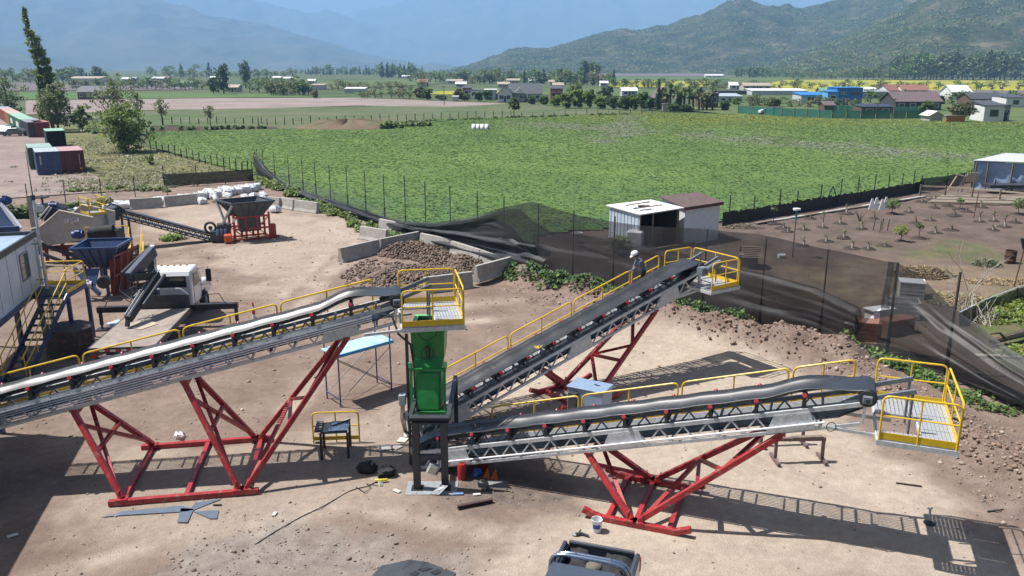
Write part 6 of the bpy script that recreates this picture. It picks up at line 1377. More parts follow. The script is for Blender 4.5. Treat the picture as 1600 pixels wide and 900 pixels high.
bp_ = thing('bird_feeder_pole', 'pole with a round white top and blue wrap in the garden', 'pole', G(1238, 403))
b = G(1238, 403); tz = GY(1241, 327, b.y).z
MB().tube([b, b + Vector((0, 0, tz))], 0.035, 6).build('pole', mat('rusty_pipe', (0.15, 0.07, 0.05), 0.7, var=0.3), bp_, True); MB().cyl(b + Vector((0, 0, tz - 0.75)), b + Vector((0, 0, tz - 0.1)), 0.07, 8).build('blue_wrap', mat('teal_wrap', (0.03, 0.25, 0.33), 0.5, var=0.2), bp_, True); MB().cyl(b + Vector((0, 0, tz - 0.05)), b + Vector((0, 0, tz + 0.06)), 0.24, 14).build('round_top', plastic_w, bp_, True)
rp_ = thing('rusty_pole', 'thin rusty pole standing in the right part of the orchard', 'pole', G(1521, 342)); b = G(1521, 342); MB().tube([b, b + Vector((0.1, 0, GY(1527, 298, b.y).z))], 0.04, 6).build('pole', bpy.data.materials['rusty_pipe'], rp_, True)
lp = thing('lamp_pole', 'thin rusty pole with a black tilted lamp at the right edge', 'lamp pole', G(1584, 449)); b = G(1584, 449); tz = GY(1595, 389, b.y).z
MB().tube([b, b + Vector((0.22, 0, tz))], 0.04, 6).build('pole', bpy.data.materials['rusty_pipe'], lp, True); MB().beam(b + Vector((0.22, 0, tz)), b + Vector((0, 0, tz + 0.62)), 0.2, 0.12).build('lamp_head', steel_blk, lp, bevel=0.02)
br = thing('oil_drum', 'rusty open oil drum standing on the garden soil', 'drum', G(1577, 413)); b = G(1577, 413)
MB().lathe(b, [(0.02, 0.55), (0.3, 0.55), (0.31, 0.9), (0.335, 0.9), (0.33, 0.62), (0.345, 0.6), (0.33, 0.58), (0.33, 0.3), (0.345, 0.28), (0.33, 0.26), (0.33, 0), (0.02, 0)], 16).build('shell', mat('rust', (0.10, 0.045, 0.03), 0.85, var=0.4, spots=((0.03, 0.025, 0.025), 4, 0.55)), br, True)
def heap(name, label, c, rx, ry, h, m, n, cols):
    C = []; S = []
    for k in range(n):
        a = random.random() * 6.3; q = math.sqrt(random.random()); C.append((c.x + rx * q * math.cos(a), c.y + ry * q * math.sin(a), 0.06 + h * (1 - q * q) * random.uniform(.5, 1))); S.append(random.uniform(0.08, 0.2))
    return tag(leaf_obj(name, C, S, cols, aspect=0.18, tilt=0.7), label, m, kind='stuff')
straw_m = mat('dry_straw', (0.30, 0.22, 0.12), 0.9, var=0, island=0.4); twig_m = mat('grey_twig', (0.24, 0.20, 0.16), 0.9, var=0, island=0.4)
heap('straw', 'brown heap of straw and cuttings in the garden', G(1442, 432), 2.0, 1.2, 0.6, 'straw', 1800, [straw_m, lf['brown']])
heap('branches', 'small green heap of cut branches left of the oil drum', G(1542, 415), 0.9, 0.7, 0.45, 'branches', 600, [lf['olive'], lf['blue'], twig_m])
heap('straw', 'dry straw strewn along the right part of the garden', G(1560, 442), 2.6, 0.8, 0.15, 'straw', 800, [straw_m])
heap('straw', 'pale dry grass around the bare white sapling', G(1490, 470), 1.8, 1.6, 0.25, 'straw', 1800, [straw_m, lf['bloss']])
heap('branches', 'scraps heaped right of the brown shed', G(1162, 357), 1.6, 0.7, 0.35, 'scrap', 500, [twig_m, lf['brown']])
# bare white sapling and brushwood
bt = thing('bare_tree', 'leafless pale tree with thin forked stems in the garden', 'tree', G(1503, 505)); b = G(1503, 505)
m = MB()
def br_(p, d, l, r, dep):
    q = p + d * l; m.tube([p, p.lerp(q, 0.5) + Vector((random.uniform(-.04, .04), 0, 0)), q], r, 5, r2=r * 0.6)
    if dep:
        for k in range(2 if dep > 1 else 3): dd = (d + Vector((random.uniform(-.6, .6), random.uniform(-.5, .5), random.uniform(-.05, .3)))).normalized(); br_(q, dd, l * random.uniform(0.55, 0.85), r * 0.6, dep - 1)
for d_, l in (((0.05, 0, 1), 1.6), ((0.18, 0.05, 1), 1.4), ((-0.25, 0, 1), 1.2)): br_(b, Vector(d_).normalized(), l, 0.045, 3)
m.build('stems', bark_w, bt, True)
bw = thing('brushwood', 'pile of grey cut sticks leaning on the low black sheet fence', 'brushwood', G(1530, 505)); b = G(1528, 508)
for k in range(26):
    a = random.uniform(-0.5, 1.2); MB().tube([b + Vector((random.uniform(-.7, .7), random.uniform(-.6, .6), 0.05)), b + Vector((1.3 * math.cos(a) * random.uniform(.5, 1.2), 0.8 + 0.9 * math.sin(a), random.uniform(0.4, 1.3)))], 0.025, 4, r2=0.01).build('stick', bark_w if k % 3 else bark, bw)
lg = thing('fallen_log', 'grey dead log lying at the right edge', 'log', G(1570, 530)); MB().tube([G(1548, 535, 0.3), G(1570, 528, 0.4), G(1600, 520, 0.45), G(1640, 512, 0.5)], 0.13, 8, r2=0.22).build('trunk', bark, lg, True); MB().tube([G(1570, 528, 0.4), G(1562, 520, 1.0), G(1548, 522, 1.1)], 0.06, 6, r2=0.03).build('branch', bark, lg, True)
lw = thing('sheet_fence', 'low black plastic sheet fence curving behind the brushwood', 'fence', G(1560, 480))
bot = [G(1500, 512), G(1540, 490), G(1590, 474), G(1660, 455)]; top = [GY(1500, 488, bot[0].y), GY(1540, 468, bot[1].y), GY(1590, 449, bot[2].y), GY(1660, 428, bot[3].y)]
simple_net(lw, bot, top, 24, 6, 0.5); MB().tube(top, 0.03, 5).build('top_rail', galv, lw, True)
for p, q in zip(bot, top): MB().tube([p, q], 0.04, 5).build('post', wood_d, lw)
for px, py, lab in ((1560, 560, 'pale plank lying flat behind the slumped net'), (1590, 553, 'second pale plank furthest right behind the slumped net')): b = G(px, py); one(MB().beam(b + Vector((-0.9, 0.15, 0.1)), b + Vector((0.9, -0.15, 0.14)), 0.25, 0.05), 'plank', wood_l, lab, 'plank', b)
# crates, boxes, kennel, tank and pots behind the net
def crate(px, py, w, d, h, rz, label, m, lidm=None, name='slatted_crate', slats=4):
    b = G(px, py); b.z = 0.08; t = thing(name, label, 'crate', b); M3 = Matrix.Rotation(rz, 3, 'Z'); X_ = M3 @ Vector((1, 0, 0)); Y_ = M3 @ Vector((0, 1, 0))
    for sx in (-1, 1):
        for sy in (-1, 1): MB().beam(b + X_ * (sx * (w / 2 - .04)) + Y_ * (sy * (d / 2 - .04)), b + X_ * (sx * (w / 2 - .04)) + Y_ * (sy * (d / 2 - .04)) + Vector((0, 0, h)), 0.09, 0.09, Y_).build('post', m, t)
    for i in range(slats):
        z = h * (i + 0.5) / slats; hh = h / slats * 0.7
        for sy in (-1, 1): MB().beam(b + X_ * (-w / 2) + Y_ * (sy * d / 2) + Vector((0, 0, z)), b + X_ * (w / 2) + Y_ * (sy * d / 2) + Vector((0, 0, z)), 0.03, hh).build('slat', m, t)
        for sx in (-1, 1): MB().beam(b + X_ * (sx * w / 2) + Y_ * (-d / 2 + .02) + Vector((0, 0, z)), b + X_ * (sx * w / 2) + Y_ * (d / 2 - .02) + Vector((0, 0, z)), 0.03, hh).build('slat', m, t)
    if lidm: MB().box(b + Vector((0, 0, h + 0.03)), (w + 0.08, d + 0.08, 0.05), rz).build('lid', lidm, t)
    return t
grey_w = mat('grey_painted_wood', (0.52, 0.53, 0.54), 0.6, var=0.15, scale=5); brick_r = mat('terracotta', (0.24, 0.11, 0.075), 0.85, var=0.3, scale=3)
crate(1422, 466, 1.2, 1.0, 0.85, R(-20), 'white slatted crate with a bright lid, further of the two crates', grey_w, white_p)
crate(1408, 496, 1.5, 1.0, 0.85, R(-18), 'open white slatted crate in front of the lidded one', grey_w)
t = thing('brick_box', 'terracotta brick box beside the tall dark post', 'box', G(1352, 532)); b = G(1352, 532)
for k in range(5): MB().box(b + Vector((0, 0, 0.1 + 0.19 * k)), (1.15 - 0.02 * (k % 2), 0.8, 0.18), R(-15)).build('course', brick_r, t, bevel=0.01)
t = thing('brick_box', 'long terracotta brick trough in front of the open white crate', 'box', G(1395, 520)); b = G(1398, 521)
for k in range(4): MB().box(b + Vector((0, 0, 0.1 + 0.19 * k)), (1.7, 0.7, 0.18), R(25)).build('course', brick_r, t, bevel=0.01)
one(MB().box(G(1372, 505) + Vector((0, 0, 0.75)), (1.4, 0.7, 0.05), R(20)).box(G(1372, 505) + Vector((0, 0, 0.36)), (1.2, 0.6, 0.7), R(20)), 'white_table', white_p, 'white topped low bench between the two brick boxes', 'bench', G(1372, 505))
kn = thing('kennel', 'small timber kennel with a pale slatted roof behind the back platform', 'kennel', G(1168, 417)); b = G(1168, 417)
MB().box(b + Vector((0, 0, 0.45)), (1.1, 1.0, 0.8), R(-12)).build('body', wood, kn)
for k in range(7):
    MB().beam(b + Vector((-0.62 + 0.02 * k, -0.62 + 0.09 * k, 0.78 + 0.09 * k)), b + Vector((0.62 + 0.02 * k, -0.88 + 0.09 * k, 0.78 + 0.09 * k)), 0.11, 0.03).build('roof_slat', wood_l, kn)
MB().plate([b + Vector((-0.5, 0.1, 1.35)), b + Vector((0.75, -0.2, 1.35)), b + Vector((0.85, 0.5, 0.8)), b + Vector((-0.4, 0.75, 0.8))], 0.04).build('roof_side', wood, kn)
ib = thing('water_tank', 'white plastic water tank standing at the shed corner behind the net', 'tank', G(992, 386)); b = G(992, 386); MB().box(b + Vector((0, 0, 0.62)), (1.1, 0.9, 1.1), R(-20)).build('tank', plastic_w, ib, bevel=0.08); MB().box(b + Vector((0, 0, 0.06)), (1.15, 0.95, 0.1), R(-20)).build('pallet', wood, ib)
pt = one(MB().lathe(G(902, 380), [(0.02, 0), (0.26, 0), (0.36, 0.75), (0.38, 0.78), (0.34, 0.78), (0.25, 0.08), (0.02, 0.08)], 16), 'white_pot', plastic_w, 'white tapered pot standing behind the net', 'pot', G(902, 380), smooth=True)
one(MB().cyl(G(1221, 404) + Vector((-0.22, 0, 0.17)), G(1221, 404) + Vector((0.22, 0.05, 0.17)), 0.15, 12), 'white_can', plastic_w, 'white can lying on its side behind the net', 'can', G(1221, 404), smooth=True)
for a, b, lab in (((905, 387), (965, 405), 'straight timber log edging left of the bush behind the net'), ((1015, 395), (1085, 384), 'timber rail lying behind the worker')): 
    one(MB().beam(G(*a) + Vector((0, 0, 0.2)), G(*b) + Vector((0, 0, 0.2)), 0.14, 0.14), 'timber_rail', wood, lab, 'rail', G(*a))
bs = thing('garden_bush', 'round green bush directly behind the net left of the tank', 'bush', G(968, 398)); u = rng.normal(size=(900, 3)); u /= np.linalg.norm(u, axis=1)[:, None]; u *= rng.random((900, 1)) ** 0.4
leaf_obj('crown', u * [0.85, 0.8, 0.6] + [0, 0, 0.75], rng.uniform(0.05, 0.11, 900), [lf['olive'], lf['mid']], bs); MB().tube([G(968, 398), G(968, 398) + Vector((0, 0, 0.6))], 0.05, 5).build('trunk', bark, bs)
hb = thing('crop_shelter', 'low white hooped shelter standing in the crop field', 'shelter', G(750, 203)); b = G(750, 203)
for k in range(4):
    m = MB(); pr = [(-1.0, 0), (-0.95, 0.5), (-0.6, 0.95), (0, 1.1), (0.6, 0.95), (0.95, 0.5), (1.0, 0)]; x0 = b.x - 1.6 + 0.85 * k
    m.add([(x0 + dx, b.y + a, z) for dx in (0, 0.72) for a, z in pr], [(i, i + 1, i + 8, i + 7) for i in range(6)]); o = m.build('hoop_cover', white_p, hb, True); so = o.modifiers.new('t', 'SOLIDIFY'); so.thickness = 0.06
MB().prism([(b.x + 1.72, b.y + a, z * 0.97) for a, z in pr], (0.04, 0, 0)).build('end_panel', steel_dk, hb)
MB().prism([(b.x - 1.55, b.y + a * .95, z * 0.95) for a, z in pr], (3.3, 0, 0)).build('inner_cover', wood_d, hb)
# ================================================================== containers, trees, buildings
def container(p, d, L_, Wd, col, label, side=None, openend=False, H_=2.59, roofc=None):
    """p = near left foot corner, d = direction of the long side away from the viewer"""
    d = d.normalized(); r = Vector((d.y, -d.x, 0)); p = Vector((p.x, p.y, 0.09)); t = thing('shipping_container', label, 'container', p, 'shipping containers on the gravel lot')
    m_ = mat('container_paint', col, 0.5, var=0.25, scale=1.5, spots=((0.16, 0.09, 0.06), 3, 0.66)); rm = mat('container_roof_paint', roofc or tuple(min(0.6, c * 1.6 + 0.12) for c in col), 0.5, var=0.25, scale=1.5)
    P = lambda u, v, z: p + d * u + r * v + Vector((0, 0, z))
    def corr(a, b, n, out):
        m = MB(); V = []
        for i in range(n * 4 + 1):
            q = a.lerp(b, i / (n * 4)); o = out * (0.045 if (i % 4) in (1, 2) else 0); V.append(q - out * 0.05 + o)
        m.add(V + [v + Vector((0, 0, H_ - 0.25)) for v in V], [(i, i + 1, i + 1 + len(V), i + len(V)) for i in range(len(V) - 1)]); return m
    z0 = 0.12
    corr(P(0.1, 0, z0), P(L_ - 0.1, 0, z0), int(L_ * 3), -r).build('side_wall', m_, t); corr(P(0.1, Wd, z0), P(L_ - 0.1, Wd, z0), int(L_ * 3), r).build('side_wall', m_, t)
    corr(P(L_, 0.1, z0), P(L_, Wd - 0.1, z0), 7, d).build('end_wall', m_, t)
    if openend: MB().plate([P(1.2, 0.1, z0), P(1.2, Wd - 0.1, z0), P(1.2, Wd - 0.1, H_ - .2), P(1.2, 0.1, H_ - .2)], 0.03).build('interior_shade_sheet', mat('dark_interior', (0.02, 0.015, 0.015), 0.9, var=0.3), t)  # near-black sheet stands for the shade inside the open end
    else:
        for v in (0.1, Wd / 2 + 0.015):
            dr = corr(P(0.02, v, z0), P(0.02, v + Wd / 2 - 0.12, z0), 3, -d).build('door', m_, t)
            for q in (0.3, 0.8): MB().tube([P(-0.05, v + q, z0 + .05), P(-0.05, v + q, H_ - 0.15)], 0.022, 5).build('lock_rod', m_, dr)
    m = MB()
    for u in (0.06, L_ - 0.06):
        for v in (0.06, Wd - 0.06): m.beam(P(u, v, 0), P(u, v, H_), 0.13, 0.13, d)
    for v in (0.06, Wd - 0.06):
        for z in (0.08, H_ - 0.06): m.beam(P(0.13, v, z), P(L_ - 0.13, v, z), 0.11, 0.12)
    for u in (0.06, L_ - 0.06):
        for z in (0.08, H_ - 0.06): m.beam(P(u, 0.13, z), P(u, Wd - 0.13, z), 0.11, 0.12)
    m.build('frame', m_, t)
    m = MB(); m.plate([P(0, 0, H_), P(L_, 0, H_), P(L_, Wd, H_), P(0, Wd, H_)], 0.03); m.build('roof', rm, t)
    if side:
        m = MB(); m.plate([P(L_ * 0.3, -0.03, 0.9), P(L_ * 0.7, -0.03, 0.9), P(L_ * 0.7, -0.03, 1.9), P(L_ * 0.3, -0.03, 1.9)], 0.01); m.build('side_panel', side, t)
    return t, P
d1 = Vector((-0.53, 0.85, 0)); a1 = G(60, 275); r1 = Vector((d1.y, -d1.x, 0)).normalized()
c1, P1 = container(a1, d1, 6.06, 2.44, (0.055, 0.095, 0.19), 'blue container with closed doors at the near end of the lot', roofc=(0.42, 0.48, 0.50))
for k in range(7): MB().plate([P1(-0.06, 0.35, 2.1 - 0.16 * k), P1(-0.06, 0.47 + 0.05 * (k % 2), 2.1 - 0.16 * k), P1(-0.06, 0.47 + 0.05 * (k % 3), 2.2 - 0.16 * k), P1(-0.06, 0.35, 2.2 - 0.16 * k)], 0.01).build('door_marking', inkw, c1)
c2, P2 = container(a1 + r1 * 2.47, d1, 6.06, 2.44, (0.11, 0.032, 0.035), 'dark red container beside the blue one at the near end', roofc=(0.50, 0.30, 0.30))
MB().plate([P2(-0.06, 1.85, 0.4), P2(-0.06, 2.12, 0.4), P2(-0.06, 2.12, 0.62), P2(-0.06, 1.85, 0.62)], 0.01).build('yellow_label', inky, c2); MB().plate([P2(-0.06, 1.9, 0.95), P2(-0.06, 1.94, 0.95), P2(-0.06, 1.94, 2.2), P2(-0.06, 1.9, 2.2)], 0.01).build('door_marking', inkw, c2)
container(a1 + d1.normalized() * 6.5 - r1 * 0.5, d1, 6.06, 2.6, (0.06, 0.13, 0.10), 'green container directly behind the near blue one', roofc=(0.32, 0.43, 0.38))
container(G(75, 233), d1, 6.06, 2.6, (0.03, 0.11, 0.07), 'green container with an open dark end behind the red one', openend=True, roofc=(0.30, 0.52, 0.40))
rowp = [G(46, 215.5), G(34.5, 209.5), G(24, 203), G(16, 197.5), G(9, 192.5), G(1.5, 187), G(-7, 181.5), G(-15, 176.5)]
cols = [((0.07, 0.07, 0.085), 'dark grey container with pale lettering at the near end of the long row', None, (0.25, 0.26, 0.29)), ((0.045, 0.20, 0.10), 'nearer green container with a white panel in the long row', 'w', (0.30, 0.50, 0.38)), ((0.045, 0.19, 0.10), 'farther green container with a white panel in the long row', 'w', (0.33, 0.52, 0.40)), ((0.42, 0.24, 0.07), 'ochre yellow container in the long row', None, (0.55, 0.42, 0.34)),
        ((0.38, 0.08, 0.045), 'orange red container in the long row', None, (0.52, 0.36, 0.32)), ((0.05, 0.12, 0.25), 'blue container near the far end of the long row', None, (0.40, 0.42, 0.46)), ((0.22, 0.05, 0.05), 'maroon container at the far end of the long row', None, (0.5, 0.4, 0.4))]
for i, (c, lab, s_, rc) in enumerate(cols):
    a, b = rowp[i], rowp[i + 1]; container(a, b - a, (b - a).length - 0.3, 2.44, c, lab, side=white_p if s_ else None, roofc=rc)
container(G(58, 215.5), rowp[1] - rowp[0], 6.0, 2.2, (0.20, 0.03, 0.04), 'small red container tucked beside the dark grey one')
cm = mat('car_silver', (0.42, 0.43, 0.45), 0.25, 0.4, var=0.1)
def car(px, py, rz, col, label, L_=4.2):
    b = G(px, py); b.z = 0.1; t = thing('parked_car', label, 'car', b, 'cars parked far away'); M3 = Matrix.Rotation(rz, 3, 'Z'); X_ = M3 @ Vector((1, 0, 0)); Y_ = M3 @ Vector((0, 1, 0))
    pr = [(-0.5, 0.3), (-0.5, 0.75), (-0.46, 0.9), (-0.24, 0.95), (-0.12, 1.4), (0.22, 1.45), (0.44, 1.0), (0.5, 0.85), (0.5, 0.3)]
    m = MB(); m.prism([b + X_ * (u * L_) - Y_ * 0.85 + Vector((0, 0, z)) for u, z in pr], Y_ * 1.7); m.build('body', col, t, bevel=0.06)
    for sg in (-1, 1): MB().plate([b + X_ * (u * L_) + Y_ * (0.86 * sg) + Vector((0, 0, z)) for u, z in ((-0.2, 1.0), (0.36, 1.0), (0.2, 1.36), (-0.1, 1.34))], 0.01).build('side_window', glass, t)
    for u in (-0.3, 0.32):
        for sg in (-1, 1): wheel(t, b + X_ * (u * L_) + Y_ * (0.8 * sg) + Vector((0, 0, 0.31)), Y_, 0.31, 0.2)
    return t
car(6, 208.5, R(100), cm, 'pale car parked furthest left by the containers'); car(14, 210, R(95), mat('car_slate', (0.12, 0.14, 0.17), 0.3, 0.3, var=0.1), 'slate car parked between the pale and the greenish one'); car(23, 213, R(5), mat('car_green_grey', (0.13, 0.17, 0.16), 0.3, 0.3, var=0.1), 'greenish dark car parked nearest the container row')
car(1198, 178.5, R(185), plastic_w, 'white car parked at the green net fence')

# ---- trees
def limb_tree(name, label, base, h, crown, mats, nleaf, leaf, trunk_h=0.35, r0=0.2, group=None, bk=None, seed=0, lean=(0, 0), probs=None, limbs=7):
    """crown = list of clumps (dx, dy, z, rx, ry, rz) in metres"""
    t = thing(name, label, 'tree', base, group); rs = random.Random(seed); m = MB(); b = Vector(base)
    m.tube([b + Vector((0, 0, -0.1)), b + Vector((lean[0] * 0.3, lean[1] * 0.3, h * trunk_h)), b + Vector((lean[0] * 0.7, lean[1] * 0.7, h * 0.75)), b + Vector((lean[0], lean[1], h * 0.95))], r0, 7, r2=r0 * 0.15)
    for k in range(limbs):
        c = crown[k % len(crown)]; z = h * rs.uniform(trunk_h * 0.7, 0.6); p = b + Vector((lean[0] * z / h, lean[1] * z / h, z)); q = b + Vector((c[0] + rs.uniform(-.5, .5) * c[3], c[1] + rs.uniform(-.5, .5) * c[4], c[2] + rs.uniform(0, .5) * c[5])); m.tube([p, p.lerp(q, 0.5) + Vector((0, 0, -0.04 * h)), q], r0 * 0.4, 5, r2=r0 * 0.08)
    m.build('trunk', bk or bark, t, True)
    vol = np.array([c[3] * c[4] * c[5] for c in crown]) ** 0.6; vol /= vol.sum(); C = []
    g = np.random.default_rng(seed + 5)
    for c, v in zip(crown, vol):
        n = max(6, int(nleaf * v)); nsub = max(3, int(9 * (v * len(crown)) ** 0.5)); sub = g.normal(size=(nsub, 3)); sub /= np.linalg.norm(sub, axis=1)[:, None]; sub *= g.random((nsub, 1)) ** 0.33 * 0.82
        w = g.integers(0, nsub, n); u = g.normal(size=(n, 3)); u /= np.linalg.norm(u, axis=1)[:, None]; u *= g.random((n, 1)) ** 0.4 * 0.42
        C.append((sub[w] + u) * [c[3], c[4], c[5]] + [c[0], c[1], c[2]])
    C = np.concatenate(C); C = C[C[:, 2] > 0.05]
    leaf_obj('crown', C, g.uniform(leaf * 0.6, leaf * 1.3, len(C)), [lf[x] for x in mats], t, tilt=1.2, probs=probs); return t
def Zat(px, py, y): return GY(px, py, y).z
b = G(84, 203); cl = []
for i in range(15): u = i / 14; z = 5 + 17.2 * u; cl.append((-0.25 - 2.2 * u ** 1.6 + random.uniform(-.9, .9) * (1 - u * .6), random.uniform(-.8, .8), z, max(0.5, 2.0 * math.sin(min(1, (1 - u) * 1.3 + 0.1) * 1.57)) , 1.6 * (1 - u * 0.6), 1.5))
limb_tree('poplar', 'tall poplar bent to the left at its top', b, 21, cl, ('mid', 'light', 'olive'), 5200, 0.26, 0.2, 0.38, seed=3, lean=(-2.2, 0))
b2 = G(72, 204); limb_tree('poplar', 'shorter poplar column left of the tall bent one', b2, 10.5, [(0, 0, 2 + 1.0 * i, 0.85 * math.sin((9 - i) / 9 * 1.5 + 0.15), 0.8, 0.9) for i in range(9)], ('mid', 'light', 'olive'), 1300, 0.25, 0.2, 0.2, seed=4)
def blob_tree(name, label, px, py, w_px, top_py, mats, n, leaf, seed, group=None, trunk_h=0.3, low=0.25, k=9, probs=None):
    b = G(px, py); sc = b.y / FPX * 1.02; h = max(1.0, Zat(px, top_py, b.y)); w = w_px * sc / 2; rs = random.Random(seed); cl = []
    for i in range(k):
        a = i * 2.4 + rs.uniform(-.4, .4); z = h * (low + (0.88 - low) * (i + 0.5) / k); q = w * 0.62 * math.sin(min(1.0, (i + 1.2) / k) * 2.6) ** 0.8 if (i + 1.2) / k < 1.2 else 0; q *= rs.uniform(0.4, 1); cl.append((q * math.cos(a), q * math.sin(a), z, w * rs.uniform(.38, .6), w * rs.uniform(.38, .6), h * rs.uniform(.12, .2)))
    return limb_tree(name, label, b, h, cl, mats, n, leaf, trunk_h, max(0.06, h * 0.025), group, seed=seed, probs=probs)
blob_tree('leafy_tree', 'round yellow green tree standing over the dry verge', 197, 239, 96, 158, ('light', 'mid', 'dark', 'olive'), 3600, 0.24, 11, trunk_h=0.2, low=0.14, k=14, probs=(.34, .3, .2, .16))
blob_tree('leafy_tree', 'loose pale tree growing under the tall poplar', 92, 207, 58, 128, ('bloss', 'mid', 'olive', 'dark'), 3000, 0.24, 12, low=0.18, k=12, probs=(.28, .3, .27, .15))
blob_tree('leafy_tree', 'open olive tree behind the round verge tree', 184, 208, 66, 116, ('olive', 'mid', 'bloss'), 1100, 0.26, 13, trunk_h=0.35, low=0.35, k=12)
blob_tree('leafy_tree', 'grey green bare limbed tree at the far left edge', 14, 182, 74, 118, ('olive', 'mid', 'blue'), 1900, 0.3, 14, low=0.2, k=11)
blob_tree('leafy_tree', 'low leafy tree between the poplar and the round tree', 128, 205, 42, 164, ('mid', 'dark', 'light'), 1300, 0.24, 15, low=0.2)
blob_tree('leafy_tree', 'sparse little tree with thin trunk left of the lone field tree', 254, 195, 30, 152, ('olive', 'bloss', 'mid'), 420, 0.22, 16, trunk_h=0.4, low=0.42, k=7)
blob_tree('leafy_tree', 'sparse little tree alone at the edge of the bare field', 329, 195.5, 24, 163, ('olive', 'bloss'), 300, 0.22, 17, trunk_h=0.4, low=0.42, k=7)
blob_tree('leafy_tree', 'bare twiggy tree behind the dark grey container', 62, 190, 26, 158, ('olive', 'brown'), 200, 0.22, 18, trunk_h=0.35, low=0.35, k=6)
blob_tree('leafy_tree', 'sparse tree just right of the open olive tree', 218, 196, 26, 142, ('olive', 'mid'), 420, 0.24, 26, trunk_h=0.35, low=0.4, k=7)
blob_tree('flowering_bush', 'small yellow green bush on the dry verge', 235, 259, 18, 240, ('yel', 'light'), 500, 0.12, 19, low=0.1, k=6)
blob_tree('field_tree', 'lone windswept tree at the far crop edge', 803, 181, 24, 151, ('dark', 'mid', 'olive'), 900, 0.3, 20, trunk_h=0.4, low=0.4, k=8)
blob_tree('dense_tree', 'broad dark tree left of the pair beyond the bare field', 350, 146, 32, 98, ('dark', 'blue'), 1500, 0.5, 21, low=0.15, k=12)
blob_tree('dense_tree', 'taller dark tree right of the pair beyond the bare field', 384, 137, 24, 92, ('dark', 'blue'), 1300, 0.5, 22, low=0.2, k=12)
blob_tree('dense_tree', 'low dark tree at the foot of the broad dark tree', 334, 146, 24, 118, ('dark', 'blue'), 700, 0.5, 23, low=0.15)
blob_tree('thorn_tree', 'wide rusty crowned tree beside the white house at right', 1503, 190, 56, 160, ('brown', 'olive', 'dark'), 2400, 0.26, 24, trunk_h=0.25, low=0.4, k=13)
blob_tree('dense_tree', 'dark round tree in front of the brown roofed house', 1446, 184, 28, 157, ('dark', 'mid'), 1100, 0.3, 25, low=0.2)
# belt of garden trees beside the palms
for i, (px, py, w, tp, ms) in enumerate([(884, 168, 30, 143, ('light', 'yel', 'mid')), (903, 168, 28, 138, ('light', 'mid')), (922, 167, 26, 137, ('light', 'mid')), (938, 169, 26, 149, ('mid', 'light')), (946, 160, 34, 133, ('dark', 'blue')), (958, 170, 24, 150, ('mid', 'dark')), (974, 171, 26, 150, ('mid', 'dark')), (990, 171, 26, 148, ('mid', 'dark', 'light')), (1006, 170, 22, 140, ('dark', 'mid')), (1015, 171, 20, 152, ('dark', 'mid')), (868, 166, 22, 150, ('mid', 'light')),
    (1052, 173, 22, 162, ('dark', 'mid')), (1072, 173, 22, 163, ('dark', 'mid')), (900, 152, 34, 128, ('olive', 'mid')), (830, 162, 16, 150, ('mid', 'dark')), (850, 163, 18, 150, ('dark', 'mid')), (762, 156, 20, 140, ('mid', 'dark')), (748, 157, 18, 143, ('dark', 'mid')), (716, 156, 16, 138, ('olive', 'brown')), (655, 153, 20, 135, ('olive', 'brown')), (668, 155, 22, 138, ('mid', 'dark')), (690, 155, 20, 148, ('dark', 'olive')), (725, 156, 22, 147, ('mid', 'dark')), (1132, 172, 18, 158, ('dark', 'mid')), (1150, 163, 16, 152, ('mid', 'light')), (1208, 168, 22, 152, ('mid', 'olive'))]):
    blob_tree('garden_tree', ['bushy tree in the tree belt left of the palms', 'tree among the houses beyond the crop'][0 if 860 < px < 1080 else 1], px, py, w, tp, ms, 1500, 0.4, 40 + i, group='tree belt left of the palms' if 860 < px < 1080 else 'trees among the houses beyond the crop', low=0.12, trunk_h=0.2)
b = G(1028, 172); h = Zat(1028, 124, b.y); limb_tree('cypress', 'tall narrow dark cypress left of the palms', b, h, [(0, 0, h * (0.15 + 0.09 * i), 1.0 * math.sin((10 - i) / 10 * 1.4 + 0.1), 1.0, 0.9) for i in range(10)], ('dark', 'blue'), 1200, 0.26, 0.12, 0.2, seed=31)
def palm(px, py, tp, i):
    b = G(px, py); h = Zat(px, tp, b.y); t = thing('palm_tree', 'fan palm in the clump of palms before the brown house', 'palm', b, 'palms before the brown house'); m = MB(); m.tube([b, b + Vector((random.uniform(-.3, .3), 0, h * 0.8))], 0.34, 8, r2=0.26); m.build('trunk', bark, t, True)
    m = MB(); c = b + Vector((0, 0, h * 0.8))
    for k in range(34):
        a = random.random() * 6.3; el = random.uniform(-0.9, 1.3); l = random.uniform(1.5, 2.3); d = Vector((math.cos(a) * math.cos(el), math.sin(a) * math.cos(el), math.sin(el))); sd = Vector((-math.sin(a), math.cos(a), 0)) * 0.5; p = c + d * 0.5; q = c + d * l - Vector((0, 0, 0.25)); m.add([c, p.lerp(q, 0.6) - sd, q, p.lerp(q, 0.6) + sd], [(0, 1, 2, 3)])
    m.build('crown', lf['dark'] if i % 2 else lf['olive'], t)
for i, (px, tp) in enumerate([(1040, 141), (1047, 131), (1056, 138), (1063, 141), (1068, 140), (1077, 139), (1083, 144), (1092, 139), (1098, 144), (1104, 147), (1113, 138), (1060, 148)]): palm(px, 171 + (i % 3) * 0.6, tp, i)
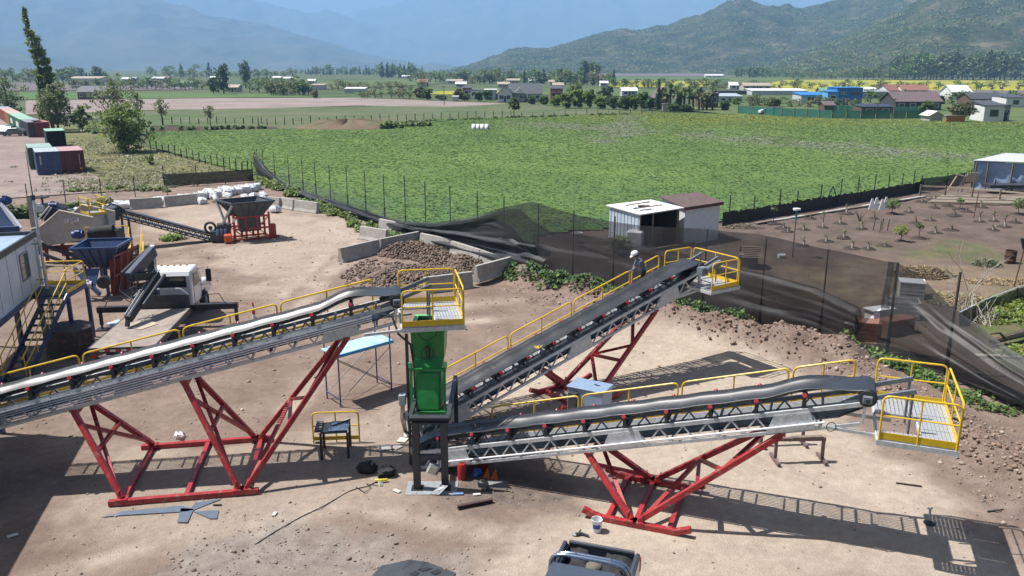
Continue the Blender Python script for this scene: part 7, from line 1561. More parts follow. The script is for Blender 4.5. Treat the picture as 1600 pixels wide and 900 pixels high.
# shared far trees
def far_proto(kind, seed):
    g = np.random.default_rng(seed); b = Vector((0, 0, 0))
    cl, ms, h = {'round': ([(g.uniform(-.25, .25), g.uniform(-.25, .25), z, .36, .36, .2) for z in (.35, .5, .62, .75, .86)], ('dark', 'mid'), 1), 'pale': ([(g.uniform(-.3, .3), g.uniform(-.3, .3), z, .36, .36, .2) for z in (.3, .45, .6, .75, .85)], ('olive', 'mid', 'brown'), 1),
        'tall': ([(g.uniform(-.1, .1), g.uniform(-.1, .1), z, .17 + .08 * math.sin(z * 3), .2, .13) for z in (.25, .38, .5, .62, .74, .86, .94)], ('blue', 'dark', 'olive'), 1), 'conif': ([(0, 0, z, .26 * (1.08 - z), .26 * (1.08 - z), .12) for z in (.15, .28, .42, .56, .7, .84, .95)], ('dark', 'blue'), 1)}[kind]
    t = limb_tree('tree', 'tree', b, h, cl, ms, 260, 0.062, 0.2, 0.03, seed=seed, limbs=4); return t
protos = {k: [far_proto(k, 60 + 7 * j + i) for j in range(2)] for i, k in enumerate(('round', 'pale', 'tall', 'conif'))}
used_p = set()
def far_tree(kind, px, py, h, label, group, w=1.0):
    src = random.choice(protos[kind]); p = G(px, py)
    if src.get('used'): o = dup(src)
    else: o = src; o['used'] = 1
    o.name = 'bush' if 'bush' in label else ('eucalyptus_tree' if 'eucal' in label else ('orchard_tree' if 'orchard' in label else ('hedge_tree' if 'hedge' in label else 'tree'))); o['label'] = label; o['group'] = group; o.location = (p.x, p.y, -0.3); o.rotation_euler = (0, 0, random.random() * 6.3); o.scale = (h * w, h * w, h)
    return o
for kinds, (x0, y0), (x1, y1), n, (h0, h1), label, group, w in [
    (('tall', 'tall', 'round'), (1390, 123.5), (1640, 124.5), 46, (17, 28), 'tall eucalyptus tree at the foot of the near hill', 'eucalyptus row under the near hill', 1.2),
    (('tall', 'round', 'pale'), (1330, 123), (1400, 124), 9, (9, 15), 'tree at the left end of the eucalyptus row', 'smaller trees left of the eucalyptus row', 1.3),
    (('round', 'pale'), (1190, 121), (1330, 122.5), 22, (6, 11), 'scrubby tree along the far edge of the mustard field', 'trees behind the mustard field', 1.5),
    (('round', 'tall'), (1150, 121), (1200, 121), 7, (9, 14), 'dark tree in the clump at the foot of the hills', 'clump where the hills meet', 1.5),
    (('round', 'pale'), (1165, 139), (1640, 141), 30, (3, 6), 'low bush scattered along the mustard field', 'bushes along the mustard field', 1.6),
    (('round', 'pale'), (960, 137), (1150, 139), 24, (3.5, 6.5), 'small tree in the hedge beyond the palms', 'hedge beyond the palms', 1.4),
    (('round', 'conif', 'pale'), (860, 131), (960, 133), 16, (6, 12), 'tree in the grove above the garden belt', 'grove above the tree belt', 1.2),
    (('tall', 'conif'), (905, 126), (935, 127), 6, (12, 18), 'tall dark tree in the group below the middle hill', 'tall trees below the middle hill', 1.1),
    (('round', 'conif'), (770, 128), (860, 130), 14, (7, 12), 'dark tree among the far white houses', 'trees among the far white houses', 1.3),
    (('round', 'round', 'pale'), (640, 127), (780, 131), 20, (6, 11), 'tree in the hedge behind the far cottages', 'hedge behind the far cottages', 1.4),
    (('round', 'conif'), (470, 116.5), (660, 117), 46, (9, 17), 'dark tree of the long line below the blue mountains', 'long tree line below the mountains', 1.2),
    (('conif', 'round'), (595, 121), (650, 121), 9, (12, 19), 'big dark tree in the middle of the valley', 'big trees in the middle of the valley', 1.2),
    (('round', 'pale'), (420, 147), (485, 148.5), 12, (4, 7), 'leafy tree in the hedge behind the white long shed', 'hedge left of the white long shed', 1.4),
    (('round', 'pale'), (515, 140), (660, 142), 14, (3, 6), 'small tree dotted across the middle fields', 'trees dotted on the middle fields', 1.4),
    (('round', 'tall', 'conif'), (98, 124), (170, 126), 18, (7, 13), 'tree in the dark row behind the greenhouse', 'dark row behind the greenhouse', 1.2),
    (('pale', 'round'), (110, 139), (330, 139), 30, (4, 7), 'grey tree of the orchard behind the barn', 'orchard trees behind the barn', 1.3),
    (('round', 'pale'), (240, 121), (460, 122), 26, (6, 12), 'tree in the far hedge above the orchards', 'far hedge above the orchards', 1.3),
    (('conif', 'round'), (230, 119), (330, 120), 6, (12, 20), 'lone dark tree rising over the far hedge', 'lone trees over the far hedge', 1.2),
    (('round', 'pale'), (0, 128), (110, 130), 14, (7, 12), 'hazy tree behind the left edge orchard', 'hazy trees at the left edge', 1.2),
    (('round',), (390, 143), (470, 146), 8, (5, 8), 'dark tree beside the pair of big trees', 'trees beside the dark pair', 1.3),
    (('round', 'pale'), (1350, 160), (1640, 164), 16, (2.5, 5), 'garden bush among the right hand houses', 'bushes among the right hand houses', 1.5),
    (('round', 'pale'), (1160, 164), (1350, 168), 18, (2, 4), 'bush on the rough ground before the blue building', 'bushes before the blue building', 1.6),
    (('pale', 'round'), (560, 152), (650, 153), 8, (2.5, 4), 'bush at the edge of the bare field', 'bushes at the bare field edge', 1.6)]:
    for i in range(n):
        u = (i + random.random()) / n; far_tree(random.choice(kinds), x0 + (x1 - x0) * u, y0 + (y1 - y0) * u + random.uniform(-0.8, 0.9), random.uniform(h0, h1), label, group, w * random.uniform(0.8, 1.2))
for ls in protos.values():
    for o in ls:
        if not o.get('used'):
            for c in list(o.children): bpy.data.objects.remove(c)
            bpy.data.objects.remove(o)
blob_tree('autumn_bush', 'round orange brown bush at the edge of the bare field', 492, 153, 15, 141, ('brown', 'olive'), 500, 0.35, 77, low=0.1)
# scrub on the two near hills, one mass of bushes
def scrub_on(hill, n, label, seed):
    x, y, z = hill; g = np.random.default_rng(seed); ny, nx = x.shape; fi = g.random(n) * (ny * 0.62 - 2) + 1; fj = g.random(n) * (nx - 2)
    i = fi.astype(int); j = fj.astype(int); fx = fj - j; fy = fi - i
    L_ = lambda a: (a[i, j] * (1 - fx) + a[i, j + 1] * fx) * (1 - fy) + (a[i + 1, j] * (1 - fx) + a[i + 1, j + 1] * fx) * fy
    X_, Y_, Z_ = L_(x), L_(y), L_(z); k = (fbm(X_ * 0.012, Y_ * 0.012, 3) + 0.25 * g.random(n)) > 0.50; X_, Y_, Z_ = X_[k], Y_[k], Z_[k]; n = len(X_)
    s = g.uniform(1.2, 3.8, n) * (0.6 + Y_ / 4500); m = 5; C = np.repeat(np.stack([X_, Y_, Z_ + s * 0.3], -1), m, 0) + g.normal(size=(n * m, 3)) * np.repeat(s, m)[:, None] * [0.45, 0.45, 0.25]
    o = leaf_obj('scrub', C, np.repeat(s, m) * g.uniform(0.4, 0.8, n * m), [lf['dark'], lf['mid'], lf['blue'], lf['olive']], probs=(.3, .25, .2, .25)); tag(o, label, 'scrub', kind='stuff')
scrub_on(NEAR, 18000, 'dark bushes dotted over the near hillside', 5); scrub_on(MID, 22000, 'dark bushes covering the middle hill', 6)

# ---- houses
PM = {}
def cmat(key, c, r=0.7):
    if key not in PM: PM[key] = mat(key, c, r, var=0.15, scale=0.8)
    return PM[key]
WALL = dict(white=(0.72, 0.71, 0.69), cream=(0.5, 0.45, 0.38), brick=(0.30, 0.13, 0.085), grey=(0.32, 0.32, 0.33), blue=(0.03, 0.17, 0.46), brown=(0.13, 0.08, 0.06), dark=(0.06, 0.055, 0.055), pale=(0.50, 0.52, 0.54), lblue=(0.12, 0.38, 0.66), orange=(0.45, 0.14, 0.05), teal=(0.03, 0.22, 0.17))
ROOF = dict(white=(0.74, 0.74, 0.73), slate=(0.07, 0.075, 0.085), red=(0.26, 0.12, 0.09), brown=(0.15, 0.11, 0.105), grey=(0.28, 0.29, 0.31), navy=(0.035, 0.045, 0.075), tan=(0.40, 0.33, 0.26), blue=(0.03, 0.2, 0.5), green=(0.18, 0.3, 0.17), bluegrey=(0.36, 0.41, 0.47))
def house(px0, px1, pyb, h, dep, wall, roof, label, kind='gable', rh=1.6, az=0.0, wins=3, cat='house', name='house', door=True, group=None):
    a = G(px0, pyb); b = G(px1, pyb); c = (a + b) / 2; w = (b - a).length; t = thing(name, label, cat, Vector((c.x, c.y, -0.2)), group)
    M3 = Matrix.Rotation(az, 3, 'Z'); P = lambda x, y, z: c + M3 @ Vector((x, y, 0)) + Vector((0, 0, z - 0.2)); w /= 2; wm = cmat('wall_' + wall, WALL[wall]); rm = cmat('roof_' + roof, ROOF[roof], 0.6)
    m = MB(); m.add([P(-w, 0, 0), P(w, 0, 0), P(w, dep, 0), P(-w, dep, 0), P(-w, 0, h), P(w, 0, h), P(w, dep, h), P(-w, dep, h)], [(0, 1, 5, 4), (1, 2, 6, 5), (2, 3, 7, 6), (3, 0, 4, 7)])
    if kind in ('gable',): m.add([P(-w, 0, h), P(-w, dep, h), P(-w, dep / 2, h + rh), P(w, 0, h), P(w, dep, h), P(w, dep / 2, h + rh)], [(0, 1, 2), (3, 5, 4)])
    if kind == 'front': m.add([P(-w, 0, h), P(w, 0, h), P(0, 0, h + rh)], [(0, 1, 2)])
    m.build('wall', wm, t); o = 0.4; m = MB()
    if kind == 'gable': m.plate([P(-w - o, -o, h - .25), P(w + o, -o, h - .25), P(w + o, dep / 2, h + rh), P(-w - o, dep / 2, h + rh)], 0.15); m.plate([P(-w - o, dep / 2, h + rh), P(w + o, dep / 2, h + rh), P(w + o, dep + o, h - .25), P(-w - o, dep + o, h - .25)], 0.15)
    elif kind == 'front': m.plate([P(-w - o, -o, h - .2), P(0, -o, h + rh), P(0, dep + o, h + rh), P(-w - o, dep + o, h - .2)], 0.15); m.plate([P(0, -o, h + rh), P(w + o, -o, h - .2), P(w + o, dep + o, h - .2), P(0, dep + o, h + rh)], 0.15)
    else: m.plate([P(-w - .2, -.2, h + 0.08), P(w + .2, -.2, h + 0.08), P(w + .2, dep + .2, h + rh), P(-w - .2, dep + .2, h + rh)], 0.16)
    m.build('roof', rm, t)
    for i in range(wins):
        x = -w + 2 * w * (i + 0.5) / wins; ww = min(0.9, w / wins * 0.55); f = MB().plate([P(x - ww, -.03, h * .35), P(x + ww, -.03, h * .35), P(x + ww, -.03, h * .78), P(x - ww, -.03, h * .78)], 0.06).build('window', white_p if wall != 'white' else steel_dk, t)
        MB().plate([P(x - ww * .86, -.07, h * .4), P(x + ww * .86, -.07, h * .4), P(x + ww * .86, -.07, h * .74), P(x - ww * .86, -.07, h * .74)], 0.02).build('pane', glass, f)
    if door and wins: x = -w + 2 * w * (0.5 if wins % 2 == 0 else 1.0 / wins); MB().plate([P(x - .4, -.04, 0.1), P(x + .4, -.04, 0.1), P(x + .4, -.04, min(2.1, h * .8)), P(x - .4, -.04, min(2.1, h * .8))], 0.06).build('door', steel_dk, t)
    return t, P
hs = house
hs(122, 166, 154.5, 3.0, 9, 'brown', 'slate', 'dark red brown barn with a low roof at the left', rh=2.0, wins=4, name='barn', cat='barn')
hs(105, 155, 128.5, 3.2, 14, 'white', 'tan', 'long pale greenhouse far left behind the orchard', 'flat', 1.5, wins=0, cat='greenhouse', name='greenhouse')
t, P = hs(796, 846, 158, 3.0, 9, 'pale', 'slate', 'white house with two small gables and a grey roof', rh=3.4, wins=4)
house(778, 800, 158.5, 3.0, 6, 'white', 'slate', 'white gable wing at the left end of the two gabled house', 'front', 2.6, wins=2)
for k, px in enumerate((797, 812)): a = G(px, 158.3); MB().prism([a + Vector((-2.1, -0.8, 2.8)), a + Vector((2.1, -0.8, 2.8)), a + Vector((0, -0.8, 5.0))], (0, 2.5, 0)).build('dormer', cmat('wall_white', WALL['white']), t)
house(735, 757, 153.5, 3.2, 7, 'white', 'slate', 'white flat roofed house left of the two gabled one', 'flat', 0.3, wins=2); house(757, 776, 154.5, 3.6, 7, 'pale', 'white', 'pale blue grey block between the white houses', 'flat', 0.2, wins=1)
house(723, 736, 153, 4.0, 7, 'brick', 'slate', 'red brick house behind the white flat roofed one', 'flat', 0.8, wins=1); house(860, 879, 158.5, 4.6, 7, 'brick', 'slate', 'red brick house beside the garden tree belt', 'flat', 1.2, wins=2)
house(707, 716, 157.2, 1.6, 3, 'pale', 'white', 'small white hut at the edge of the bare field', 'flat', 0.2, wins=0, cat='hut', name='hut')
house(1023, 1046, 169, 3.0, 8, 'brown', 'brown', 'dark brown gabled house behind the cypress', 'front', 3.4, wins=2); house(1095, 1122, 168, 4.4, 8, 'brown', 'brown', 'brown house half hidden by the palms', 'flat', 0.4, wins=2)
house(1035, 1043, 172.5, 2.0, 2, 'cream', 'tan', 'cream gate pillar hut before the brown gabled house', 'flat', 0.1, wins=0, cat='hut', name='hut')
house(1120, 1160, 160, 2.2, 10, 'pale', 'bluegrey', 'blue grey low sheds right of the palms', 'flat', 0.8, wins=2, cat='shed', name='shed'); house(1175, 1262, 148.5, 2.0, 12, 'pale', 'white', 'long white greenhouse before the mustard field', 'flat', 0.7, wins=0, cat='greenhouse', name='greenhouse'); house(1120, 1180, 147.5, 1.6, 6, 'dark', 'slate', 'long dark hedge like shed left of the white greenhouse', 'flat', 0.3, wins=0, cat='shed', name='shed')
house(1162, 1204, 140.5, 2.6, 9, 'cream', 'tan', 'long pale roofed farm building at the mustard field', 'gable', 1.3, wins=4); house(1140, 1153, 139, 2.4, 6, 'white', 'white', 'small white house left of the long farm building', wins=1)
t, P = house(1251, 1293, 162.5, 3.0, 9, 'pale', 'blue', 'low blue roofed building with a row of dark openings', 'flat', 0.9, wins=0)
w = (G(1293, 162.5) - G(1251, 162.5)).length
for i in range(6): x = -w / 2 + w * (0.30 + 0.125 * i); MB().plate([P(x - .45, -.04, .5), P(x + .45, -.04, .5), P(x + .45, -.04, 2.6), P(x - .45, -.04, 2.6)], 0.06).build('opening', cmat('opening_dark', (0.06, 0.03, 0.025)), t); MB().beam(P(x + .65, -.1, 0), P(x + .65, -.1, 2.9), 0.25, 0.25, (0, 1, 0)).build('pillar', cmat('wall_white', WALL['white']), t)
MB().beam(P(-w / 2, -.15, 2.85), P(w / 2, -.15, 2.85), 0.2, 0.75).build('fascia', cmat('wall_lblue', WALL['lblue']), t)
t, P = house(1306, 1346, 164, 5.6, 9, 'blue', 'blue', 'tall bright blue building with a parapet and two windows', 'flat', 0.2, wins=0); w = (G(1346, 164) - G(1306, 164)).length
for x0, x1 in ((-w * .35, -w * .26), (-w * .23, -w * .14), (0.02 * w, .42 * w)): f = MB().plate([P(x0, -.03, 3.5), P(x1, -.03, 3.5), P(x1, -.03, 4.4), P(x0, -.03, 4.4)], 0.06).build('window', white_p if x1 < 0 else cmat('wall_blue', WALL['blue']), t); MB().plate([P(x0 + .1, -.07, 3.6), P(x1 - .1, -.07, 3.6), P(x1 - .1, -.07, 4.3), P(x0 + .1, -.07, 4.3)], 0.02).build('pane', glass, f)
MB().plate([P(-w * .38, -.04, .1), P(-w * .3, -.04, .1), P(-w * .3, -.04, 2.2), P(-w * .38, -.04, 2.2)], 0.06).build('door', cmat('opening_dark', (0.06, 0.03, 0.025)), t)
house(1292, 1309, 164.5, 4.4, 5, 'lblue', 'blue', 'light blue stepped wing joining the blue buildings', 'flat', 0.4, wins=1); house(1282, 1300, 150, 2.4, 6, 'brick', 'green', 'green roofed building behind the blue ones', 'gable', 1.2, wins=1); house(1345, 1374, 147.5, 2.4, 8, 'pale', 'white', 'white roofed shed right of the blue building', 'flat', 0.8, wins=0, cat='shed', name='shed')
house(1345, 1390, 153.5, 2.6, 7, 'grey', 'grey', 'grey low shed below the red roofed pair', 'flat', 0.7, wins=2, cat='shed', name='shed')
house(1387, 1413, 149.5, 2.6, 9, 'white', 'red', 'left house of the red roofed pair', 'gable', 2.2, wins=2, az=R(14)); house(1410, 1448, 150, 2.8, 9, 'white', 'red', 'right longer house of the red roofed pair', 'gable', 2.0, wins=3, az=R(-6))
house(1486, 1516, 155.5, 3.2, 9, 'white', 'white', 'white two storey house with a bright tin roof', 'gable', 2.3, wins=3); house(1516, 1526, 155, 2.4, 6, 'dark', 'grey', 'dark lean to beside the white tin roofed house', 'flat', 0.6, wins=0, cat='shed', name='shed')
house(1399, 1470, 172, 2.8, 11, 'dark', 'brown', 'large brown roofed house behind the dark round tree', 'gable', 2.4, wins=4); house(1430, 1474, 162.5, 2.6, 6, 'dark', 'slate', 'dark flat roofed annex behind the brown roofed house', 'flat', 0.5, wins=1)
house(1517, 1568, 165.5, 2.6, 9, 'brown', 'slate', 'long dark slate roofed house at right', 'gable', 1.6, wins=3); house(1571, 1602, 167.5, 3.0, 8, 'white', 'slate', 'white walled house with slate roof at the right edge', 'flat', 0.9, wins=1)
house(1537, 1566, 189.5, 3.6, 8, 'white', 'slate', 'white house with one dark window beside the rusty tree', 'flat', 0.9, wins=1, az=R(-8), door=False); house(1564, 1576, 188.5, 3.6, 7, 'grey', 'slate', 'grey side wing of the white house at right', 'flat', 0.4, wins=2)
house(1478, 1507, 191, 1.6, 0.6, 'orange', 'tan', 'low orange wall panel behind the rusty tree', 'flat', 0.1, wins=0, cat='wall', name='garden_wall'); house(1452, 1472, 189, 1.5, 4, 'cream', 'white', 'pale covered heap left of the orange wall', 'front', 0.9, wins=0, cat='heap', name='covered_heap')
house(1346, 1396, 177, 1.8, 6, 'brown', 'navy', 'low navy roofed shed behind the green netting', 'flat', 0.6, wins=2, cat='shed', name='shed'); house(1207, 1219, 179, 1.9, 3, 'brown', 'brown', 'dark brown trailer box behind the white car', 'flat', 0.1, wins=0, cat='trailer', name='trailer_box'); house(1288, 1303, 173.5, 2.0, 5, 'brown', 'brown', 'small brown shed before the blue building', 'gable', 0.8, wins=0, cat='shed', name='shed')
house(538, 570, 144, 1.8, 8, 'pale', 'white', 'long white roofed shed on the middle fields', 'flat', 0.6, wins=0, cat='shed', name='shed'); house(486, 506, 139.5, 2.4, 8, 'pale', 'tan', 'tan roofed shed left of the long white one', 'flat', 0.6, wins=0, cat='shed', name='shed'); house(652, 668, 134.5, 3, 8, 'cream', 'red', 'pinkish roofed cottage in the far hedge', wins=1)
for px0, px1, py, w_, r_, lab in [(190, 204, 127, 'white', 'white', 'white house left of the far blue roofed shed'), (202, 212, 126, 'pale', 'bluegrey', 'blue grey roofed shed in the far left group'), (238, 256, 126, 'pale', 'white', 'long white house in the far left group'), (254, 264, 125, 'brick', 'red', 'red roofed house at the end of the far left group'), (272, 300, 135, 'teal', 'green', 'green roofed shed left of the dark pair of trees'), (328, 336, 124, 'white', 'white', 'small white house left of the broad dark tree'),
    (355, 372, 143, 'cream', 'tan', 'tan cottage under the broad dark tree'), (426, 440, 124.5, 'white', 'white', 'leftmost white farm roof in the middle valley'), (440, 456, 126, 'white', 'white', 'bright white farm roof, second from left in the valley'), (457, 470, 129.5, 'white', 'tan', 'low tan roof right of the bright farm roof'), (480, 492, 130.5, 'white', 'white', 'single white roof right of the farm group'), (628, 640, 122, 'white', 'white', 'tiny white house left of the small far hill'), (674, 684, 121, 'white', 'white', 'tiny white house below the small far hill'),
    (698, 708, 130.5, 'white', 'grey', 'white cottage above the lone pole'), (705, 722, 131, 'cream', 'tan', 'tan roofed cottage above the red brick house'), (712, 728, 136.5, 'white', 'white', 'white round roofed house behind the flat roofed one'), (778, 796, 137, 'cream', 'tan', 'tan roofed house behind the two gabled one'), (792, 812, 130, 'cream', 'tan', 'cream house on the slope behind the gables'), (826, 842, 130, 'white', 'white', 'white house below the middle hill'), (864, 880, 138.5, 'white', 'tan', 'white house above the brick one'), (858, 866, 132, 'cream', 'tan', 'cream house left of the white one above the brick house'),
    (938, 950, 134.5, 'white', 'white', 'white gabled house at the small mustard field'), (972, 995, 150, 'pale', 'white', 'white modern house behind the tree belt'), (1038, 1054, 112.5, 'white', 'white', 'white shed high on the bare slope under the hill'), (1102, 1130, 121, 'white', 'white', 'long white roof at the foot of the middle hill'), (906, 918, 116.5, 'cream', 'tan', 'tan roofs at the foot of the middle hill'), (782, 786, 119, 'white', 'white', 'white dot like hut under the middle hill')]:
    house(px0, px1, py, 2.1 + (px1 - px0) * 0.02, 7, w_, r_, lab, 'gable', 1.1, wins=2 if px1 - px0 > 11 else 1)
# green netting fence and poles
gf = thing('net_fence', 'green netting fence along the far right edge of the crop', 'fence', G(1300, 185)); gm = mat('green_netting', (0.025, 0.17, 0.125), 0.7, var=0.3, scale=0.4, alpha=0.93)
pg = [G(1153, 176.5), G(1196, 179), G(1222, 181), G(1300, 184.5), G(1345, 185.5), G(1440, 185)]
for a, b in zip(pg[:-1], pg[1:]):
    n_ = max(2, int((b - a).length / 3.2))
    for i in range(n_): p, q = a.lerp(b, i / n_), a.lerp(b, (i + 0.94) / n_); MB().quad(p, q, q + Vector((0, 0, 1.9)), p + Vector((0, 0, 1.9))).build('net_panel', gm, gf); MB().beam(p, p + Vector((0, 0, 2.1)), 0.12, 0.12, (0, 1, 0)).build('post', wood_d, gf)
gf2 = thing('net_fence', 'upper green netting fence behind the low navy roofed shed', 'fence', G(1390, 176)); a, b = G(1300, 173.5), G(1440, 176.5)
for i in range(14): p, q = a.lerp(b, i / 14), a.lerp(b, (i + .95) / 14); MB().quad(p, q, q + Vector((0, 0, 1.5)), p + Vector((0, 0, 1.5))).build('net_panel', gm, gf2)
def pole(px, py, tp, label, arm=0, m=wood, r=0.13):
    b = G(px, py); h = Zat(px, tp, b.y); t = thing('utility_pole', label, 'pole', b); MB().tube([b, b + Vector((0, 0, h))], r, 7, r2=r * .75).build('pole', m, t, True)
    MB().beam(b + Vector((-arm if arm > 2 else -0.8, 0, h - 0.3)), b + Vector((0.8 if arm < 2 else 0.1, 0, h - 0.3)), 0.1, 0.12).build('cross_arm', m, t)
pole(694, 164.5, 134, 'dark wooden pole at the edge of the bare field'); pole(824, 162, 141, 'white lamp pole with a long arm at the two gabled house', 7, white_p, 0.1); pole(1171, 180, 152, 'thin pole beside the white car'); pole(1395, 186, 153, 'leaning wooden pole at the green netting'); pole(1369, 184, 160, 'short wooden pole left of the leaning one')
# ================================================================== things in the yard
def box_(name, label, cat, c, size, rz, m, bevel=0.01): return one(MB().box(c, size, R(rz)), name, m, label, cat, Vector((c[0], c[1], c[2] - size[2] / 2)), bevel=bevel)
# scaffold with blue board
blue_tube = mat('violet_blue_tube', (0.055, 0.05, 0.16), 0.4, var=0.25); sf = thing('scaffold', 'blue tube scaffold with a blue topped board behind the left trestle', 'scaffold', (-5.8, 28.6, 0))
A_, B_, C_, D_ = Vector((-6.25, 27.5, 0)), Vector((-4.62, 29.08, 0)), Vector((-6.92, 28.3, 0)), Vector((-5.3, 29.88, 0))
for p in (A_, B_, C_, D_): MB().tube([p, p + Vector((0, 0, 2.75))], 0.028, 7).build('upright', blue_tube, sf, True)
for p, q in ((A_, C_), (B_, D_)):
    for z in (1.95, 0.3): MB().tube([p + Vector((0, 0, z)), q + Vector((0, 0, z))], 0.025, 6).build('ledger', blue_tube, sf, True)
for p, q in ((A_, B_), (C_, D_)):
    MB().tube([p + Vector((0, 0, 0.25)), q + Vector((0, 0, 1.8))], 0.016, 6).build('cross_brace', galv_d, sf, True); MB().tube([p + Vector((0, 0, 1.8)), q + Vector((0, 0, 0.25))], 0.016, 6).build('cross_brace', steel_dk, sf, True)
blue_b = mat('blue_board', (0.05, 0.28, 0.55), 0.45, var=0.12); top_b = mat('splashed_board_top', (0.50, 0.60, 0.68), 0.4, col2=(0.22, 0.45, 0.62), scale=4)
u_ = (B_ - A_).normalized() * 0.15; o = MB().plate([A_ - u_ + Vector((0, 0, 2.02)), B_ + u_ + Vector((0, 0, 2.02)), D_ + u_ + Vector((0, 0, 2.02)), C_ - u_ + Vector((0, 0, 2.02))], 0.03).build('board_top', top_b, sf)
MB().beam(A_ - u_ + Vector((0.03, -0.03, 1.985)), B_ + u_ + Vector((0.03, -0.03, 1.985)), 0.02, 0.11).build('board_edge', blue_b, sf)
# work table, tools on it, loose rail
wt = thing('work_table', 'dark steel work table in front of a loose yellow rail', 'table', (-5.65, 23.9, 0))
tc = [Vector((-6.02, 23.45, 0)), Vector((-5.2, 23.56, 0)), Vector((-5.3, 24.38, 0)), Vector((-6.12, 24.24, 0))]
for p in tc: MB().beam(p, p + Vector((0, 0, 0.86)), 0.07, 0.07, (0, 1, 0)).build('leg', steel_blk, wt)
MB().plate([p + Vector((0, 0, 0.88)) for p in (tc[0], tc[1], tc[2], tc[3])], 0.04).build('top', steel_dk, wt)
bs_ = mat('brushed_plate', (0.22, 0.30, 0.40), 0.3, 0.4, var=0.35, scale=6)
one(MB().plate([Vector((-5.8, 23.55, 0.915)), Vector((-5.2, 23.6, 0.915)), Vector((-5.25, 24.35, 0.915)), Vector((-5.85, 24.3, 0.915))], 0.012), 'steel_sheet', bs_, 'bluish steel sheet lying on the work table', 'sheet', (-5.5, 24, 0.9))
one(MB().beam((-5.75, 23.9, 0.945), (-5.25, 24.35, 0.96), 0.04, 0.04), 'steel_bar', steel_blk, 'black bar lying across the work table sheet', 'bar', (-5.5, 24.1, 0.93))
for k in range(4): one(MB().box((-6.12 - 0.02 * k, 23.55 + 0.19 * k, 0.945), (0.22, 0.14, 0.07), R(10)), 'tool_case', wood if k % 2 else steel_dk, ['brown case at the near left corner of the work table', 'black case second along the table edge', 'brown case third along the table edge', 'black case at the far left corner of the work table'][k], 'case', (-6.12, 23.55 + .19 * k, 0.91))
lr = thing('loose_guard_rail', 'loose yellow guard rail panel standing behind the work table', 'guard rail', (-5.8, 24.65, 0))
m = MB(); q = lambda u, z: Vector((-6.56 + 1.5 * u, 24.6 + 0.12 * u, z)); m.tube(rounded([q(0, 0), q(0, 1.08), q(1, 1.08), q(1, 0)], 0.16), 0.026, 8); m.tube([q(0, .6), q(1, .6)], 0.02, 6); m.tube([q(.5, 0), q(.5, 1.07)], 0.022, 6); m.build('frame', yellow, lr, True); MB().beam(q(0, .16), q(1, .16), 0.012, 0.14).build('toe_board', yellow, lr)
# sawhorses right
def saw(p0, p1, label):
    p0, p1 = Vector(p0), Vector(p1); t = thing('steel_trestle', label, 'trestle', (p0 + p1) / 2); n = Vector((-(p1 - p0).y, (p1 - p0).x, 0)).normalized()
    MB().beam(p0 - (p1 - p0).normalized() * .12 + Vector((0, 0, .74)), p1 + (p1 - p0).normalized() * .05 + Vector((0, 0, .74)), 0.12, 0.1).build('top_bar', mat('brown_primer', (0.20, 0.13, 0.12), 0.6, var=0.3), t)
    for p in (p0, p1): MB().beam(p + Vector((0, 0, .1)), p + Vector((0, 0, .7)), 0.09, 0.09, (0, 1, 0)).build('leg', bpy.data.materials['brown_primer'], t); MB().beam(p - n * .38 + Vector((0, 0, .06)), p + n * .38 + Vector((0, 0, .06)), 0.09, 0.09).build('foot', bpy.data.materials['brown_primer'], t)
saw((8.3, 23.35, 0), (9.8, 23.4, 0), 'low brown steel trestle behind the right conveyor'); saw((8.2, 24.5, 0), (9.6, 24.6, 0), 'second brown trestle further back, half hidden')
one(MB().beam((8.75, 23.3, 0.825), (9.75, 23.36, 0.825), 0.14, 0.06), 'wood_block', wood, 'weathered timber block lying on the low brown trestle', 'timber', (9.2, 23.3, .8))
gb = thing('electrical_cabinet', 'blue grey cabinet standing between the two right conveyors', 'cabinet', (2.75, 26.7, 0))
cabm = mat('cabinet_blue_grey', (0.24, 0.33, 0.46), 0.4, var=0.12); MB().box((2.75, 26.75, .62), (1.35, 0.85, 1.05), R(-28)).build('body', cabm, gb, bevel=0.02); MB().box((2.75, 26.75, 1.17), (1.42, 0.92, 0.05), R(-28)).build('lid', cabm, gb, bevel=0.01); MB().box((2.75, 26.75, .05), (1.3, 0.8, 0.08), R(-28)).build('plinth', steel_blk, gb)
MB().tube([(2.9, 26.75, 1.2), (2.95, 26.7, 1.23), (3.1, 26.62, 1.2)], 0.02, 5).build('handle', steel_blk, gb)
MB().box((2.2, 26.55, .65), (0.3, 0.5, 0.75), R(-28)).build('side_door', steel_dk, gb)
# bucket, grinder, tamper
bk = thing('bucket', 'white paint bucket with a blue label and raised handle', 'bucket', G(932, 830)); b = G(932, 830) + Vector((0, 0, 0.01))
MB().lathe(b, [(0.02, 0.0), (0.125, 0.0), (0.15, 0.33), (0.158, 0.345), (0.158, 0.36), (0.14, 0.36), (0.118, 0.06), (0.02, 0.06)], 20).build('shell', plastic_w, bk, True); m = MB(); m.add([b + Vector((0.148 * math.cos(a) + 0, 0.148 * math.sin(a), z)) for z in (0.13, 0.25) for a in [-2.4 + 0.2 * i for i in range(8)]], [(i, i + 1, i + 9, i + 8) for i in range(7)]); m.build('label_band', mat('label_blue', (0.03, 0.06, 0.35), 0.4, var=0), bk)
MB().tube([b + Vector((0.15 * math.cos(q * math.pi / 10), 0.05 * math.sin(q * math.pi / 10), 0.34 + 0.2 * math.sin(q * math.pi / 10))) for q in range(11)], 0.008, 5).build('handle', steel_blk, bk)
